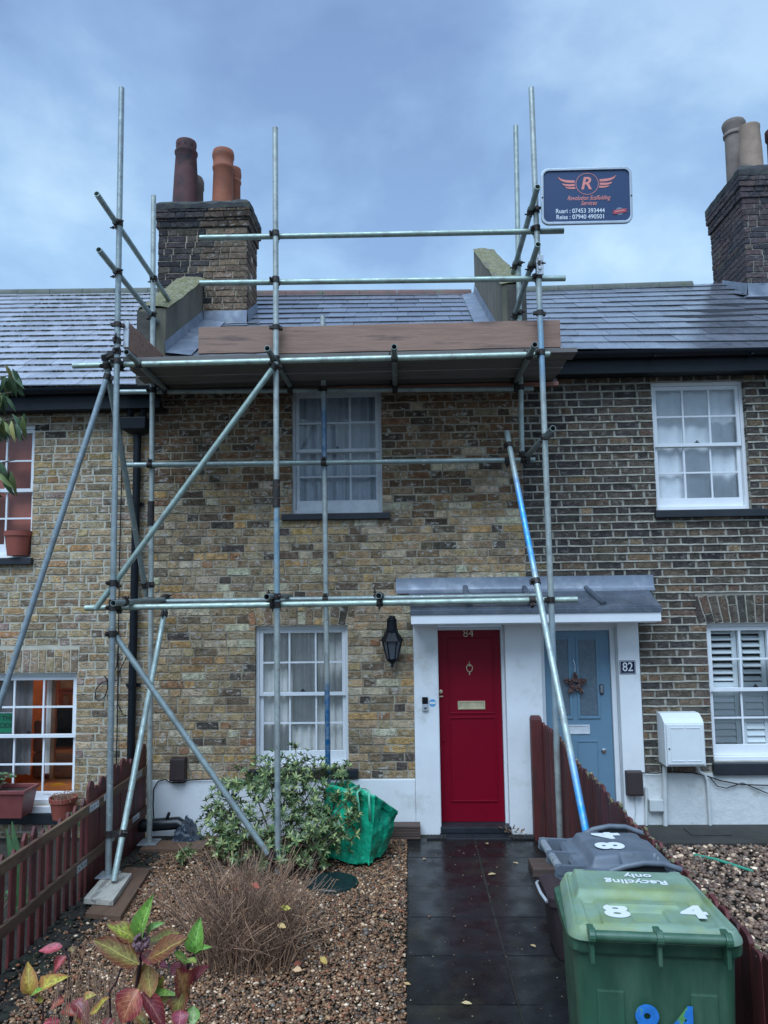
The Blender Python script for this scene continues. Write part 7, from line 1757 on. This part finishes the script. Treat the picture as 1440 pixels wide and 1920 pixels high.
c = gr(60, 1700, 0); tuft('weed', 'low green weeds seen through the gaps of the left fence', 'plant', Vector((-2.85, 5.3, -.02)), 18, .3, .3, (.05, .11, .04), 2, RL, .05)
ir = thing('iris_clump', 'upright sword-shaped green leaves behind the left fence', 'plant', (-2.95, 5.4, 0))
for (px, py, bx, by) in ((18, 1548, 34, 1650), (8, 1560, 26, 1660), (48, 1580, 38, 1660)):
    p = at(px, py, 5.45); q = at(bx, by, 5.5); q2 = q+(q-p)*1.2; q2.z = -.02
    inst('leaf', leaf_variant('leaf', M['leaf'], .085, .3, .1, px), ir, leaf_mtx(q2, p-q2, Vector((.2, -1, .2)), (p-q2).length), (.075, .15, .06))
c = Vector((at(-10, 1484, WALL-.2).x+.02, WALL-.19, at(-10, 1480, WALL-.2).z)); tuft('trough_plant', 'small green plant growing in the red trough at the left edge', 'plant', c, 22, .16, .12, (.07, .14, .05), 3, RL, .05)
# dead leaves lying on the path and step
r = random.Random(91); LV = [leaf_variant('fallen_leaf', M['litter'], .6, .2, .05, 800+i, n=3) for i in range(3)]
for px, py, c_, s, lab in ((930, 1638, (1.5, 1.5, 1.3), .075, 'largest pale leaf lying on the wet path straight in front of the red door'), (798, 1609, (1.4, 1.2, 1.0), .04, 'small tan leaf near the left path edge beside the timber block'),
        (865, 1880, (2.0, 1.9, 1.6), .06, 'pale leaf lying nearest the camera in the middle of the path'), (770, 1846, (1.7, 1.4, 1.0), .05, 'tan leaf lying right on the left edge of the path by the gravel'),
        (995, 1771, (1.8, 1.6, 1.3), .045, 'pale leaf on the path just left of the brown food caddy'), (803, 1720, (.5, .3, .3), .035, 'dark leaf scrap on the left slabs, left one of a dark pair'),
        (849, 1717, (.4, .3, .3), .03, 'tiny dark leaf scrap on the left slabs, right one of a dark pair'), (1012, 1590, (1.6, 1.5, 1.3), .06, 'tan leaf at the foot of the right fence beside its end post'),
        (972, 1619, (1.5, 1.4, 1.2), .05, 'small leaf on the path a step in front of the right drain grate'), (912, 1580, (1.3, 1.2, 1.0), .05, 'small leaf lying just in front of the black step of the red door')):
    p = gr(px, py, .006); o = bpy.data.objects.new('fallen_leaf', r.choice(LV)); COL.objects.link(o); a0 = r.uniform(0, 6.28)
    o.matrix_basis = leaf_mtx(p, Vector((math.cos(a0), math.sin(a0)*.7, .06)), Vector((0, 0, 1)), s); o.color = (*c_, 1)
    tag(o, lab, 'leaf', 'fallen leaves on the path')
# leaf litter in the corner of the step
b = B()
c0 = gr(962, 1566, .02)
for i in range(26):
    p = c0+Vector((r.uniform(-.09, .09), r.uniform(-.05, .05), r.uniform(0, .05))); d = Vector((r.uniform(-1, 1), r.uniform(-1, 1), r.uniform(-.2, .6))).normalized(); s = Vector((0, 0, 1)).cross(d).normalized()
    b.add([p, p+d*.025+s*.010, p+d*.055, p+d*.025-s*.010], [(0, 1, 2, 3)])
o = b.build('leaf_litter', M['litter'], None, kind='stuff'); o.color = (.45, .35, .3, 1)
# moss and weeds in the strip along the left fence and by the right apron
def moss_patch(name, x0, x1, y0, y1, n, seed, mat, s0=.01, s1=.03):
    rr_ = random.Random(seed); b = B()
    for i in range(n):
        c = Vector((rr_.uniform(x0, x1), rr_.uniform(y0, y1), 0)); s = rr_.uniform(s0, s1); b.add([c+Vector((v.x*s*1.3, v.y*s*1.3, v.z*s*.6)) for v in icoV], icoF)
    o = b.build(name, mat, None, smooth=60, kind='stuff'); return o
moss_patch('moss', FXL+.0, FXL+.30, 3.6, 7.2, 420, 3, M['soil'], .012, .035)
moss_patch('moss', FXR+.07, FXR+.5, 6.55, 6.82, 160, 4, M['moss'], .012, .03)

# flakes of dead leaf and bark scattered over the gravel
b = B(); r = random.Random(55)
for i in range(420):
    p = Vector((r.uniform(FXL+.1, -.06), r.uniform(3.7, 6.9), r.uniform(.012, .022))); d = Vector((r.uniform(-1, 1), r.uniform(-1, 1), r.uniform(-.25, .25))).normalized(); s_ = Vector((0, 0, 1)).cross(d).normalized()*r.uniform(.004, .010); k = r.uniform(.012, .034)
    b.add([p, p+d*k*.5+s_, p+d*k+Vector((0, 0, r.uniform(0, .008))), p+d*k*.5-s_], [(0, 1, 2, 3)])
o = b.build('leaf_litter', M['litter'], None, kind='stuff'); o.color = (.7, .55, .42, 1)
